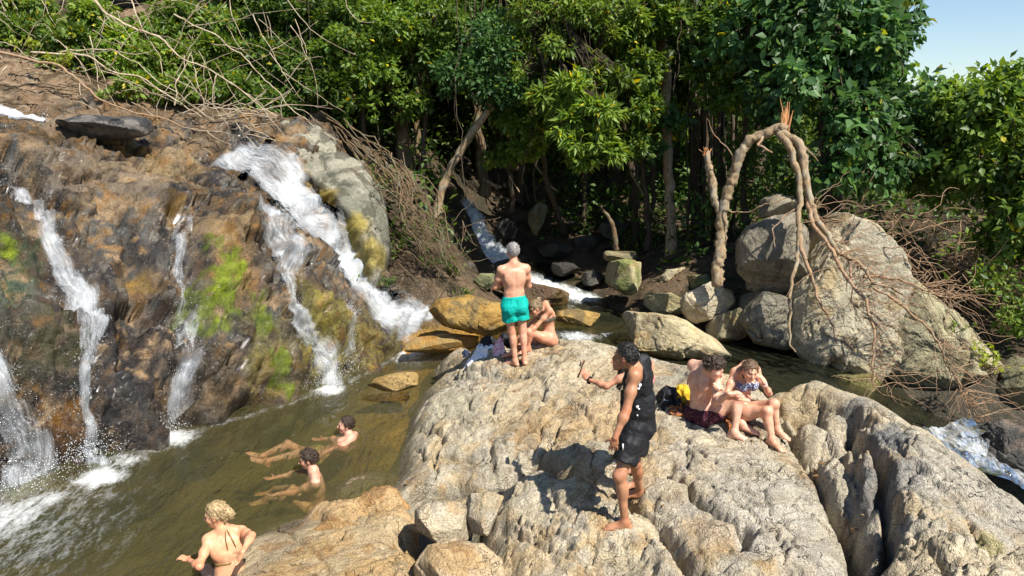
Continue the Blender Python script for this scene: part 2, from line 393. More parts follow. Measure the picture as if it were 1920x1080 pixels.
for px, py, r, cc, st in ((250, 330, 110, (.36, .27, .17), .75), (140, 300, 80, (.26, .20, .14), .7), (330, 300, 60, (.42, .30, .14), .7), (440, 420, 70, (.40, .27, .13), .8),
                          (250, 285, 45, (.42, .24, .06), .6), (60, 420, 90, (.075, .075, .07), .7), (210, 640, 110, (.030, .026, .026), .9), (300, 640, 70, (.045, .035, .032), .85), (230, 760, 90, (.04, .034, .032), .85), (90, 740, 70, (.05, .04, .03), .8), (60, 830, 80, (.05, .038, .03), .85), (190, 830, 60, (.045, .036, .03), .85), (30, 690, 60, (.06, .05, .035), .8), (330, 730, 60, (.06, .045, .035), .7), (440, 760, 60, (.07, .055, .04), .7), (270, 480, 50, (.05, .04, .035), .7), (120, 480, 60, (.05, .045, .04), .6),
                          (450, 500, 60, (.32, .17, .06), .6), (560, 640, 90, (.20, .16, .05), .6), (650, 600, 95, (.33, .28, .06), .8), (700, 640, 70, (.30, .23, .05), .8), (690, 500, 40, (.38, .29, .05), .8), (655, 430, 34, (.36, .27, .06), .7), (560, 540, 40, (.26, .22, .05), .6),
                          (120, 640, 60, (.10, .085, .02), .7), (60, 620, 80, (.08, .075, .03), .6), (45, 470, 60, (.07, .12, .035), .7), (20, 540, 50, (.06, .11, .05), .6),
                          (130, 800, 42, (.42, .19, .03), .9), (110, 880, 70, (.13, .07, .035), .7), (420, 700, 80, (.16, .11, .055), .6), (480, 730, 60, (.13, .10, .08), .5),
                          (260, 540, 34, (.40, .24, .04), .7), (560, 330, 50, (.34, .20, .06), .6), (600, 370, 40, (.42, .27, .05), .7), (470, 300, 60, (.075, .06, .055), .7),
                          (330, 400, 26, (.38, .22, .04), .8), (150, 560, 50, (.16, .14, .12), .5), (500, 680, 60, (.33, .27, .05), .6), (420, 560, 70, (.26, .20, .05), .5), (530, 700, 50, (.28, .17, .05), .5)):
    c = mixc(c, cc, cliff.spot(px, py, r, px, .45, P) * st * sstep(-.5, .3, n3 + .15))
for px, py, r, sq in ((20, 480, 34, (.5, 1.2)), (405, 455, 26, (.7, 1)), (418, 505, 34, (.8, 1.2)), (412, 560, 46, (.8, 1.3)), (395, 600, 30, (1, 1)), (485, 590, 30, (.7, 1.3)), (525, 690, 24, (.6, 1.6)), (445, 490, 26, (.6, 1.4)), (540, 730, 16, (.6, 1.6))):
    mw = cliff.spot(px, py, r, px, .6, P, sq) * sstep(-.6, .15, n4 + .1)
    cliff.h += .035 * mw * (.5 + .9 * sstep(-.2, .5, n3))
    c = mixc(c, (.17, .23, .015), mw * .9)
    c = mixc(c, (.29, .34, .03), mw * sstep(-.1, .35, n3) * .85)
c = mixc(c, (.27, .185, .115), bank)
c = mixc(c, (.12, .085, .05), bank * sstep(-.15, .35, n2)); c = mixc(c, (.38, .30, .20), bank * sstep(.25, .6, n3) * .6)
wetness = np.maximum(wetness, sstep(1.6, .2, P[:, 2]) * .9)
wetness = np.clip(np.maximum(np.maximum(wetness, low * .9), .5) * (1 - bank) * (.95 + 1.0 * n2 + .6 * n3), 0, 1)
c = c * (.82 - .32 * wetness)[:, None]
_px, _py = proj(P); keep_ = (_px < np.interp(_py, [180, 260, 400, 520, 640, 800], [600, 640, 690, 735, 880, 1200]))
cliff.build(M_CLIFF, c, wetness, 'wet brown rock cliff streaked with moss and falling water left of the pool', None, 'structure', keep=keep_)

# ---- the big pale rock in the middle on which people stand and sit
cz = [(900,655,.75),(960,652,.85),(1040,637,.9),(1140,652,.93),(1200,667,.93),(1290,692,.93),(1370,722,.93),(1450,762,.95),
      (1000,720,.83),(1100,760,.83),(900,740,.62),(970,692,.77),(850,700,.40),(830,800,.42),(900,830,.55),(1000,800,.74),(1100,850,.72),(1200,800,.86),(1300,800,.92),(1300,850,.9),
      (1380,826,.88),(1465,850,.86),(1400,900,.86),(1300,950,.78),(1195,938,.72),(1240,900,.78),(1500,950,.82),(1560,1050,.78),(1300,1050,.75),(1420,1020,.8),(1200,1080,.6),(1300,1130,.6),(1500,1140,.7),
      (780,850,.22),(775,800,.16),(800,750,.16),(835,700,.14),(760,900,.16),(800,900,.38),(880,900,.45),(1000,900,.42),(1080,930,.45),(1150,985,.40),(930,960,.2),(860,935,.2),
      (880,655,.35),(870,668,.3)]
cpt = [Wz(*q) for q in cz]
for px, py in ((745,905),(750,850),(762,800),(785,750),(815,705),(850,672)): cpt.append(Wz(px, py, -.05)); cpt.append(Wz(px - 22, py - 6, -.7))
for px, py, z in ((900,650,.7),(960,648,.8),(1040,635,.85),(1140,650,.9),(1200,664,.9),(1290,690,.9),(1370,718,.9),(1450,755,.92)):
    w = Wz(px, py, z); cpt.append(w + A(.05, .45, -.35)); cpt.append(w + A(.1, .9, -1.0))
for px, py in ((1535, 865), (1600, 955), (1640, 1060), (1680, 1150)): cpt.append(Wz(px, py, .5))
centre = Patch('flat_boulder', cpt, du=.0165, margin=.05, lam=.01)
P = centre.pos()
edge = sstep(.15, .5, P[:, 2])
smooth_side = sstep(.7, 1.9, P[:, 0] + .3 * fbm(P, .9, 3, 4)) * .45
centre.h += granite_relief(P, 1, .92, (1.0, 1.5, 1.2)) * (.35 + .65 * edge) * (1 - smooth_side)
for pl, dp, wd in (([(770, 860), (850, 850), (930, 870), (985, 840)], .10, .035), ([(840, 900), (930, 905), (975, 880), (1050, 790)], .07, .03), ([(985, 700), (1020, 745), (1090, 770), (1150, 790)], .06, .04),
                   ([(870, 700), (930, 710), (1000, 700)], .10, .04), ([(860, 790), (905, 800), (960, 780), (1010, 730)], .08, .035), ([(1250, 870), (1290, 910), (1330, 950), (1400, 1010)], .16, .05),
                   ([(1000, 655), (1080, 670), (1150, 665)], .05, .025), ([(1300, 840), (1345, 868), (1420, 900)], .05, .02), ([(790, 800), (830, 830), (825, 890)], .09, .03), ([(920, 830), (925, 900)], .08, .025),
                   ([(1100, 800), (1160, 830), (1210, 860)], .07, .03), ([(1230, 800), (1300, 890)], .03, .02), ([(1440, 800), (1490, 850), (1530, 910), (1560, 960)], .08, .03), ([(900, 770), (860, 745), (830, 760)], .07, .03)):
    centre.carve(pl, dp * 1.5, wd, .12, seed=pl[0][0] * .07)
for pl, dp, wd in (([(905, 1000), (930, 930), (965, 885), (1000, 870), (1060, 886)], .35, .08), ([(1165, 950), (1230, 978), (1290, 1045), (1310, 1090)], .2, .05), ([(765, 935), (850, 925), (905, 935)], .3, .06), ([(1000, 868), (1010, 800), (1060, 760)], .06, .03), ([(1455, 775), (1490, 825), (1530, 893), (1566, 962), (1592, 1035), (1610, 1110)], .7, .045)): centre.carve(pl, dp, wd, .05, seed=2)
centre.cracks((790, 680, 1500, 1060), 60, 4, .45)
P = centre.pos()
c = granite_colour(P, 3, .45)
for px, py, r, cc, st in ((1130, 790, 90, (.45, .28, .12), .55), (1000, 790, 70, (.44, .29, .13), .5), (1400, 950, 160, (.45, .41, .335), .7), (1330, 860, 90, (.42, .38, .31), .5), (1150, 700, 120, (.50, .38, .23), .5),
                          (860, 760, 70, (.40, .37, .27), .5), (1500, 1020, 120, (.45, .41, .34), .6), (1060, 850, 60, (.34, .26, .16), .5), (960, 720, 70, (.46, .36, .22), .4), (1330, 1000, 60, (.42, .27, .13), .4)):
    c = mixc(c, cc, centre.spot(px, py, r, px, .5, P) * st)
wl = sstep(.34, .10, P[:, 2] + .10 * fbm(P, 3, 3, 2))
c = mixc(c, (.10, .085, .05), wl * .8)
centre.build(M_ROCK, c, wl * .8, 'broad pale tan boulder in the middle where most of the people stand and sit', 'boulder')

# ---- the split rock at the lower right
rz = [(1520,716,1.18),(1470,752,1.02),(1600,742,1.22),(1700,792,1.16),(1800,862,1.04),(1900,942,.95),(1990,1010,.95),(1920,1010,1.05),(1700,950,1.18),(1600,850,1.1),(1650,1050,1.02),(1800,1060,1.2),(1560,780,1.1),(1500,800,.95),(1540,860,.92),(1580,920,.9),(1612,1000,.87),(1632,1080,.83),(1800,960,1.12),(1900,1080,1.2),(1700,1150,1.0),(2000,1150,1.2),(1640,1150,.8)]
rpt = [Wz(*q) for q in rz]
for px, py, z in ((1450, 748, .9), (1520,712,1.18),(1600,736,1.2),(1700,786,1.14),(1800,856,1.02),(1900,935,.93),(1990,1000,.9)):
    w = Wz(px, py, z); rpt.append(w + A(.15, .35, -.3)); rpt.append(w + A(.4, .85, -1.3))
for px, py in ((1440, 770), (1480, 845), (1525, 920), (1568, 1010), (1588, 1090)): rpt.append(Wz(px, py, .5))
split = Patch('split_boulder', rpt, du=.018, margin=.05, lam=.01)
P = split.pos()
lft = sstep(1.5, .5, np.abs(split.local(P)[:, 0] - split.local(split.hit(1640, 940)[None])[0, 0]) / .45)
split.h += granite_relief(P, 6, 1.0, (1.4, .9, 1.2)) * (.28 + .42 * lft)
for pl, dp, wd in (([(1590, 780), (1650, 845), (1665, 900), (1668, 960), (1672, 1000), (1650, 1060)], .34, .045), ([(1565, 770), (1610, 770), (1640, 790)], .10, .035), ([(1580, 850), (1585, 930), (1600, 990)], .16, .05),
                   ([(1690, 960), (1760, 970), (1850, 1020), (1920, 1050)], .10, .03), ([(1740, 790), (1790, 840), (1850, 890)], .05, .03), ([(1720, 1000), (1760, 1060), (1765, 1100)], .10, .03),
                   ([(1490, 790), (1560, 790), (1620, 800)], .09, .03), ([(1790, 870), (1860, 900)], .08, .045), ([(1690, 830), (1760, 870), (1800, 910)], .04, .02)):
    split.carve(pl, dp * 1.35, wd, .07, seed=pl[0][0] * .05)
split.carve([(1455, 775), (1490, 825), (1530, 893), (1566, 962), (1592, 1035), (1610, 1110)], .7, .045, .05, seed=2)
split.cracks((1500, 740, 1900, 1070), 30, 8, .6)
P = split.pos()
c = granite_colour(P, 9, .25)
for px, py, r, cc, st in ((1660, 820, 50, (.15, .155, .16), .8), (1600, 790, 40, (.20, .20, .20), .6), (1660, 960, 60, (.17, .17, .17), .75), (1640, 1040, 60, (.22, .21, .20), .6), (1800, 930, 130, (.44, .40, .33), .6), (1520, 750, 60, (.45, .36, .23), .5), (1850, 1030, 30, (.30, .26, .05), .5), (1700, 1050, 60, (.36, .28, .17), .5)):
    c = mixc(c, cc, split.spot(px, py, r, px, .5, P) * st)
split.build(M_ROCK, c, None, 'grey and tan boulder with a deep dark split at the lower right', 'boulder')

# ---- closed boulders from an outline, a distance and a thickness
def boulder(name, pix, s, thick, label, seed=0, warm=.4, relief=.6, colour=None, wet=0.0, block=.75, mat=None, tint=None, res=(150, 84), tilt=0.0, moss=0.0, facets=9, cat='boulder', kind=None, spots=()):
    pix = np.asarray(pix, float); c0 = (pix.max(0) + pix.min(0)) / 2
    ctr = W(c0[0], c0[1], s)
    view = unit(ctr - CAM); rt = unit(np.cross(view, A(0, 0, 1))); up = np.cross(rt, view)
    pl = np.array([[(W(x, y, s) - ctr) @ rt, (W(x, y, s) - ctr) @ up] for x, y in pix])
    nt, np_ = res
    th = np.linspace(0, 2 * np.pi, nt, endpoint=False)
    dirs = np.c_[np.cos(th), np.sin(th)]
    R = np.zeros(nt)
    for a, b in zip(pl, np.roll(pl, -1, 0)):
        e = b - a
        den = dirs[:, 0] * e[1] - dirs[:, 1] * e[0]
        t = (a[0] * e[1] - a[1] * e[0]) / np.where(abs(den) < 1e-9, 1e-9, den)
        q = (a[0] * dirs[:, 1] - a[1] * dirs[:, 0]) / np.where(abs(den) < 1e-9, 1e-9, den)
        R = np.where((t > 0) & (q >= -1e-6) & (q <= 1 + 1e-6), np.maximum(R, t), R)
    R = np.where(R <= 0, R[R > 0].mean(), R)
    ph = np.linspace(0.02, np.pi - .02, np_)
    sp, cp_ = np.sin(ph) ** block, np.sign(np.cos(ph)) * np.abs(np.cos(ph)) ** block
    fwd = -unit(view + tilt * A(0, 0, 1))
    V = ctr + (R[:, None] * sp[None])[..., None] * (dirs[:, 0][:, None, None] * rt + dirs[:, 1][:, None, None] * up) + (thick * cp_)[None, :, None] * fwd
    V = V.reshape(-1, 3)
    if facets:   # cut flat faces
        rg = np.random.default_rng(seed + 5); ext = np.array([abs((V - ctr) @ ax).max() for ax in (rt, up, fwd)])
        for i in range(facets):
            nn = unit(rg.normal(size=3)); 
            if nn @ fwd < -.2: nn = -nn
            nw = nn[0] * rt + nn[1] * up + nn[2] * fwd
            lim = np.linalg.norm(ext * nn) * rg.uniform(.60, .84)
            o = (V - ctr) @ nw - lim
            V = V - np.maximum(o, 0)[:, None] * nw * .93
    d = unit_rows(V - ctr)
    sc = float(np.sqrt(R.mean() * thick))
    rel = granite_relief(V, seed, relief * min(.9, .2 + sc * .6))
    V = V + d * rel[:, None]
    for ax_, tgt in ((rt, pl[:, 0]), (up, pl[:, 1])):             # keep the traced size after the faces are cut
        q = (V - ctr) @ ax_; mid = (q.max() + q.min()) / 2; sc_ = (tgt.max() - tgt.min()) / (q.max() - q.min())
        V = V + ((q - mid) * sc_ + (tgt.max() + tgt.min()) / 2 - q)[:, None] * ax_
    F = grid_faces(nt, np_, True)
    # close the poles
    k = len(V); V = np.r_[V, [V.reshape(-1, 3)[0::np_][:nt].mean(0)], [V[np_ - 1::np_][:nt].mean(0)]]
    i = np.arange(nt); j = (i + 1) % nt
    F = np.r_[F, np.stack([i * np_, np.full(nt, k), np.full(nt, k), j * np_], -1)[:, [0, 1, 3, 3]][:0]]
    T = np.r_[np.stack([i * np_, j * np_, np.full(nt, k)], -1)[:, ::-1], np.stack([i * np_ + np_ - 1, j * np_ + np_ - 1, np.full(nt, k + 1)], -1)]
    Fm = np.r_[F[:, [0, 1, 2]], F[:, [0, 2, 3]], T]
    col = granite_colour(V, seed + 2, warm) if colour is None else None
    if colour is not None:
        n1, n2 = fbm(V, 1.8, 4, seed), fbm(V, 5, 4, seed + 3)
        col = mixc(np.tile(A(*colour[0]), (len(V), 1)), colour[1], sstep(-.2, .4, n1))
        if len(colour) > 2: col = mixc(col, colour[2], sstep(.0, .45, n2))
    if tint is not None: col = col * np.asarray(tint)
    if moss > 0:
        nz = fbm(V, 2.2, 4, seed + 30)
        col = mixc(col, (.15, .19, .05), sstep(.25 - moss * .6, .7, nz + .3) * .75)
    if spots:
        px_, py_ = proj(V); nz = fbm(V, 1.6, 3, seed + 9)
        for a, b, r, cc in spots: col = mixc(col, cc, sstep(1.2, .5, np.hypot(px_ - a, py_ - b) / r + .5 * nz) * .85)
    og = V.mean(0); og[2] = V[:, 2].min()
    ob = mesh_np(name, V, Fm, mat or M_BOULDER, col=col, attrs={'wet': np.full(len(V), wet)}, origin=og)
    return tag(ob, label, cat, None, kind)
def unit_rows(M): return M / (np.linalg.norm(M, axis=1)[:, None] + 1e-12)

ORANGE = ((.34, .20, .05), (.42, .27, .08), (.20, .14, .06))
hz_ = [(925,975,.30),(945,930,.42),(985,884,.60),(1040,892,.65),(1110,925,.655),(1165,962,.655),(1225,990,.62),(1152,995,.64),(1100,980,.62),(1010,950,.58),(960,1000,.44),(1000,1060,.48),(1100,1060,.54),(1200,1060,.56),(1260,1090,.55),(940,1060,.32),(1100,1160,.5),(1250,1180,.5),(980,1160,.35),(1050,1000,.58)]
hp_ = [Wz(*q) for q in hz_]
for px, py in ((908, 1000), (918, 955), (930, 925), (905, 1080)): hp_.append(Wz(px, py, .0)); hp_.append(Wz(px - 20, py, -.5))
for px, py, z in ((985, 880, .58), (1040, 886, .62), (1110, 918, .63), (1165, 956, .63), (1230, 985, .60), (1285, 1050, .5)):
    w = Wz(px, py, z); hp_.append(w + A(.06, .10, -.12)); hp_.append(w + A(.2, .34, -.6))
hump = Patch('humped_boulder', hp_, du=.014, margin=.04, lam=.005)
P = hump.pos(); hump.h += granite_relief(P, 12, .7, (1.1, 1.2, 1.1)) * sstep(.0, .4, P[:, 2])
for pl, dp, wd in (([(985, 890), (1040, 940), (1090, 1000), (1120, 1070)], .05, .025), ([(940, 990), (1000, 1010), (1060, 1060)], .06, .03), ([(1100, 935), (1140, 985), (1200, 1020)], .03, .015), ([(1000, 1000), (1080, 1020), (1110, 1010)], .07, .03)): hump.carve(pl, dp, wd, .08, seed=pl[0][0] * .03)
hump.cracks((950, 890, 1250, 1070), 16, 11, .6, .04)
P = hump.pos(); hump.build(M_ROCK, granite_colour(P, 15, .6), sstep(.3, .05, P[:, 2]) * .6, 'humped tan boulder under the front foot of the man in the black tank top', 'boulder', skirt=.6)
def slab_rock(name, inner, edge, label, seed, warm, tint, carves=(), amp=.55):
    pp = [Wz(*q) for q in inner]
    for px, py, ox, oy in edge: pp.append(Wz(px, py, -.02)); pp.append(Wz(px + ox, py + oy, -.55))
    r = Patch(name, pp, du=.014, margin=.03, lam=.004)
    P = r.pos(); r.h += granite_relief(P, seed, amp, (1.1, 1.2, 1.1)) * sstep(-.1, .2, P[:, 2])
    for pl, dp, wd in carves: r.carve(pl, dp, wd, .06, seed=pl[0][0] * .03)
    P = r.pos(); c = granite_colour(P, seed + 2, warm) * np.asarray(tint); wl_ = sstep(.16, .02, P[:, 2] + .05 * fbm(P, 3, 3, 2)); c = mixc(c, (.09, .075, .05), wl_ * .75)
    r.build(M_ROCK, c, wl_ * .8, label, 'boulder', skirt=.4); return r
slab_rock('low_boulder', [(430,1050,.12),(520,1002,.2),(600,985,.25),(690,978,.29),(762,980,.3),(500,1060,.31),(600,1050,.37),(700,1040,.38),(768,1040,.32),(450,1120,.3),(600,1140,.42),(760,1140,.32),(560,1020,.32),(650,1010,.34)],
          [(395,1068,-22,0),(430,1032,-20,-6),(490,1000,-12,-10),(520,984,-12,-10),(600,966,-6,-10),(690,960,0,-12),(772,962,8,-10),(785,1020,14,0),(784,1090,14,0),(385,1130,-22,0)],
          'low orange and grey boulder beside the blonde bather', 22, .7, (.92, .82, .68), [([(520, 990), (570, 1030), (640, 1075)], .05, .02), ([(700, 970), (640, 1000), (610, 1030)], .03, .015)])
slab_rock('rusty_boulder', [(640,945,.2),(700,925,.25),(755,928,.28),(700,955,.32),(768,955,.3),(610,968,.2),(645,972,.27),(700,985,.32),(600,985,.22)],
          [(552,992,-14,-2),(600,952,-12,-8),(640,918,-10,-10),(690,903,-4,-12),(738,898,2,-12),(782,912,10,-6),(795,950,14,0),(790,990,14,4),(700,1010,0,12),(600,1008,-4,12)],
          'rusty flat boulder at the pool edge behind the low orange one', 23, 1.0, (1.0, .80, .58), [([(620, 950), (690, 945), (760, 950)], .04, .015)])
boulder('boulder', [(778,955),(800,938),(850,940),(885,955),(878,1000),(850,1020),(800,1030),(778,1010)], 6.75, .3,
        'small tan block wedged between the orange boulder and the humped one', 24, .7, .7, mat=M_ROCK, block=.6)
boulder('boulder', [(775,1060),(800,1020),(850,1005),(905,1010),(940,1040),(950,1090),(930,1150),(850,1170),(790,1150)], 6.25, .36,
        'small tan boulder with a rusty flank at the bottom edge', 25, .9, .8, mat=M_ROCK, block=.65, tint=(1, .9, .8))
boulder('boulder', [(870,950),(880,925),(920,920),(945,930),(925,975),(915,1005),(890,1000)], 6.75, .22,
        'narrow wedge of rock in the gap left of the humped boulder', 26, .3, .6, mat=M_ROCK, block=.7, res=(90, 60))

# ---- the grey spur right of the main fall
SPUR = np.array([(462,268),(480,238),(535,212),(590,222),(640,255),(690,300),(722,350),(740,410),(740,470),(728,520),(706,540),(690,500),(668,450),(636,395),(596,350),(545,315),(495,290)], float)
def inside(px, py, poly):
    w = np.zeros(len(px), bool); q = np.roll(poly, -1, 0)
    for (x0, y0), (x1, y1) in zip(poly, q):
        c_ = ((y0 > py) != (y1 > py)); w ^= c_ & (px < (x1 - x0) * (py - y0) / ((y1 - y0) if y1 != y0 else 1e-9) + x0)
    return w
spur = Patch('rock_spur', [W(*q) for q in ((480,238,14.5),(535,214,14.8),(590,224,14.9),(640,257,15.0),(690,302,14.9),(722,350,14.8),(738,410,14.7),(736,470,14.5),(722,520,14.2),(560,260,14.2),(620,300,14.1),(660,350,14.0),(690,410,13.9),(705,470,13.75),(712,515,13.7),(520,300,13.9),(570,335,13.75),(620,375,13.7),(655,430,13.6),(685,490,13.45),(702,535,13.4),(470,270,14.2))], n=(.35, -.75, .55), du=.03, margin=.35, lam=.02)
P = spur.pos(); px_, py_ = proj(P); dd_ = seg_dist(np.c_[px_, py_], np.r_[SPUR, SPUR[:1]]) * np.where(inside(px_, py_, SPUR), 1, -1)
f1, f2, cid, tl = worley(P * A(1, 1, .8) + .3 * fbm(P, .9, 3, 4)[:, None], 1.3, 21)
spur.h += tl * .30 + (_rnd3[cid, 0] - .5) * .10 - .05 * np.exp(-((f2 - f1) / .04) ** 2) + granite_relief(P, 17, .7) - 1.3 * sstep(16, -26, dd_ + 8 * fbm(P, 2, 3, 2))
P = spur.pos(); n1, n3 = fbm(P, 1.3, 4, 3), fbm(P, 4, 4, 6)
c = mixc(np.tile(A(.20, .195, .15), (len(P), 1)), (.32, .30, .23), sstep(-.1, .4, n1)); c = mixc(c, (.10, .095, .07), sstep(.05, .45, n3) * .8)
for a, b, r, cc in ((600, 368, 40, (.34, .25, .05)), (650, 425, 36, (.33, .26, .06)), (688, 490, 34, (.33, .26, .07)), (535, 318, 36, (.09, .075, .06)), (565, 335, 24, (.36, .20, .05)), (500, 270, 34, (.09, .08, .07))):
    c = mixc(c, cc, sstep(1.2, .5, np.hypot(px_ - a, py_ - b) / r + .5 * fbm(P, 1.8, 3, 8)) * .85)
spur.build(M_BOULDER, c, None, 'tall grey rock spur above the right side of the main waterfall', 'boulder', keep=dd_ > -24)
boulder('boulder', [(105,232),(150,214),(230,218),(285,228),(292,250),(240,262),(170,262),(120,255)], 12.3, .5,
        'long dark wet rock lying along the top of the cliff', 33, .1, .9, colour=((.10, .09, .085), (.19, .17, .15), (.05, .05, .05)), wet=.5)

# ---- orange rocks at the head of the pool
boulder('boulder', [(805,590),(830,558),(880,552),(940,565),(985,580),(990,610),(940,630),(880,610),(830,605)], 13.0, .5, 'mustard yellow rock behind the clothes pile', 41, 1, .8, ORANGE, wet=.4, block=.65)
boulder('boulder', [(1040,600),(1048,583),(1080,578),(1115,588),(1125,600),(1100,612),(1060,612)], 14.3, .4, 'small mustard rock in the stream right of the seated woman', 42, 1, .7, ORANGE, wet=.5)
boulder('boulder', [(760,655),(790,632),(850,625),(895,630),(900,648),(860,660),(800,664)], 13.0, .3, 'rusty wet slab at the foot of the main waterfall', 43, 1, .6, ((.40, .20, .04), (.34, .23, .08)), wet=.7)
boulder('boulder', [(690,730),(705,708),(745,697),(785,700),(780,718),(735,735)], 11.0, .22, 'rusty rock just breaking the pool surface', 44, 1, .5, ((.28, .17, .05), (.36, .24, .09)), wet=.6, res=(90, 60))
boulder('boulder', [(930,545),(940,525),(975,517),(1000,530),(1040,540),(1070,552),(1060,575),(1000,572),(950,568)], 15.6, .5, 'dark brown wet rock below the back stream', 45, 1, .8, ((.12, .07, .035), (.20, .13, .05)), wet=.7)
boulder('boulder', [(888,525),(900,512),(930,512),(928,535),(905,545)], 15.4, .3, 'small green rock at the foot of the rooty bank', 46, .3, .7, ((.16, .19, .08), (.24, .25, .13)), res=(80, 50))

# ---- the pile of boulders right of the stream
boulder('boulder', [(1158,640),(1160,600),(1185,582),(1230,588),(1290,605),(1340,635),(1368,668),(1350,680),(1280,675),(1200,665)], 12.7, .75, 'large rounded cream boulder right behind the flat middle rock', 51, .3, .9, block=.6, tint=(1.0, .98, .84), res=(200, 110))
boulder('boulder', [(1272,590),(1300,550),(1338,527),(1372,545),(1380,572),(1352,595),(1315,608)], 13.3, .5, 'angular pale boulder perched above the cream one', 52, .4, .7, block=.6, facets=14)
boulder('boulder', [(1322,620),(1350,592),(1390,575),(1407,600),(1400,630),(1360,645)], 13.2, .45, 'small angular boulder below the perched one by the dark pool', 53, .2, .7, block=.65, tint=(.7, .7, .62), facets=12)
boulder('boulder', [(1133,525),(1140,492),(1170,485),(1203,490),(1203,530),(1195,552),(1150,553)], 15.2, .5, 'blocky greenish boulder on the stream bank', 54, .1, .7, block=.55, tint=(.85, .87, .68), moss=.15, facets=14)
boulder('boulder', [(1230,530),(1250,505),(1280,500),(1285,525),(1255,545)], 15.6, .4, 'small pale boulder under the straight tree', 55, .2, .7, block=.6, tint=(.8, .8, .7), res=(80, 50))
boulder('boulder', [(1283,540),(1290,515),(1325,515),(1338,530),(1320,555),(1295,560)], 15.0, .4, 'mossy boulder behind the perched angular one', 56, .1, .7, block=.65, tint=(.65, .68, .5), moss=.3, res=(100, 60))
boulder('boulder', [(1205,580),(1215,555),(1260,548),(1290,565),(1280,590),(1235,592)], 14.2, .4, 'flat mossy boulder behind the large cream one', 57, .1, .7, block=.6, tint=(.75, .76, .58), moss=.25, res=(100, 60))
boulder('boulder', [(1130,485),(1145,470),(1185,472),(1195,488),(1160,495)], 16.3, .3, 'flat stone at the foot of the broken stump', 58, .1, .6, tint=(.55, .55, .45), res=(80, 50))
boulder('boulder', [(990,440),(993,395),(1010,378),(1027,385),(1020,415),(1003,442)], 18.6, .25, 'upright grey stone in the dark behind the stream', 59, .1, .5, tint=(.55, .57, .48), res=(80, 50), block=.7)
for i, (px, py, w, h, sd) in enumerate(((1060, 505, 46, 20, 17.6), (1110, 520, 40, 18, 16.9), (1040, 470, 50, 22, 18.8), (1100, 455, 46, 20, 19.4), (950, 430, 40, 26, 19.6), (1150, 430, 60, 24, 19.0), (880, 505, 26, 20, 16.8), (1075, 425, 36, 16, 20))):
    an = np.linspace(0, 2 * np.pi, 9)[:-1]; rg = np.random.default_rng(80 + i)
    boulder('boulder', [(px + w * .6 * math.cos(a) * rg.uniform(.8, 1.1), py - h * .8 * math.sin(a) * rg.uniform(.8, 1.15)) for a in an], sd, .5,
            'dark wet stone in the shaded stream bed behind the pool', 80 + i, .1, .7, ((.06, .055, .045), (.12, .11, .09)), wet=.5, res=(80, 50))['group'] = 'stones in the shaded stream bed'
# the great leaning boulder and its neighbours
boulder('boulder', [(1372,520),(1378,450),(1400,420),(1445,405),(1490,400),(1512,430),(1515,520),(1505,560),(1450,560),(1400,545)], 13.0, .8, 'large rounded brown boulder beside the broken tree', 61, .2, .8, ((.25, .22, .165), (.31, .275, .205), (.18, .16, .12)), block=.6, res=(200, 110), facets=5)
boulder('boulder', [(1420,405),(1428,375),(1460,362),(1490,372),(1500,400),(1470,412)], 13.3, .4, 'small boulder sitting on top of the rounded brown one', 62, .1, .7, ((.22, .19, .13), (.29, .25, .18)), block=.7)
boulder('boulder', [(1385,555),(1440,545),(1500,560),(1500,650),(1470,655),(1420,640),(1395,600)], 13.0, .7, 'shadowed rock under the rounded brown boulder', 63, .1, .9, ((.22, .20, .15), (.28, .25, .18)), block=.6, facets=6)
boulder('boulder', [(1487,560),(1485,470),(1488,398),(1530,385),(1590,405),(1645,432),(1688,478),(1710,530),(1700,600),(1690,680),(1640,722),(1560,705),(1520,690),(1475,650)], 12.6, .95, 'great pale leaning boulder below the vines draped with bare branches', 64, .15, .9, block=.5, res=(260, 140), facets=2, tint=(.95, .96, .92))
boulder('boulder', [(1640,560),(1705,520),(1780,590),(1835,650),(1870,710),(1872,770),(1850,792),(1760,765),(1690,745),(1640,720)], 12.2, .85, 'sloping grey green boulder at the foot of the great pale one', 65, .15, .9, block=.5, res=(220, 120), facets=2, tint=(.72, .76, .68))
boulder('boulder', [(1862,700),(1890,660),(1960,690),(1990,760),(1960,810),(1890,800),(1868,770)], 11.2, .7, 'grey green rock at the right edge above the rapids', 66, .15, .9, block=.6, tint=(.6, .64, .52))
boulder('boulder', [(1590,722),(1700,732),(1860,775),(1960,800),(1960,850),(1830,850),(1740,815),(1650,775)], 11.7, .5, 'undercut rock coloured dark for the shade between the sloping boulder and the split one', 69, .1, .8, ((.06, .05, .04), (.11, .09, .065), (.16, .12, .08)), block=.6, wet=.2, facets=3)  # dark colours paint in the shade of the recess
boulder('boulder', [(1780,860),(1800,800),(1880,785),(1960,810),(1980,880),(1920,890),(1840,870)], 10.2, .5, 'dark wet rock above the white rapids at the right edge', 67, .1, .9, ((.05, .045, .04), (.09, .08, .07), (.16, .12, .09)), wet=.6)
boulder('boulder', [(1560,735),(1580,705),(1640,700),(1655,722),(1640,745)], 11.6, .3, 'low yellow stained stone at the edge of the dark pool', 68, .8, .6, ((.22, .19, .07), (.30, .26, .14)), wet=.3, res=(90, 60))
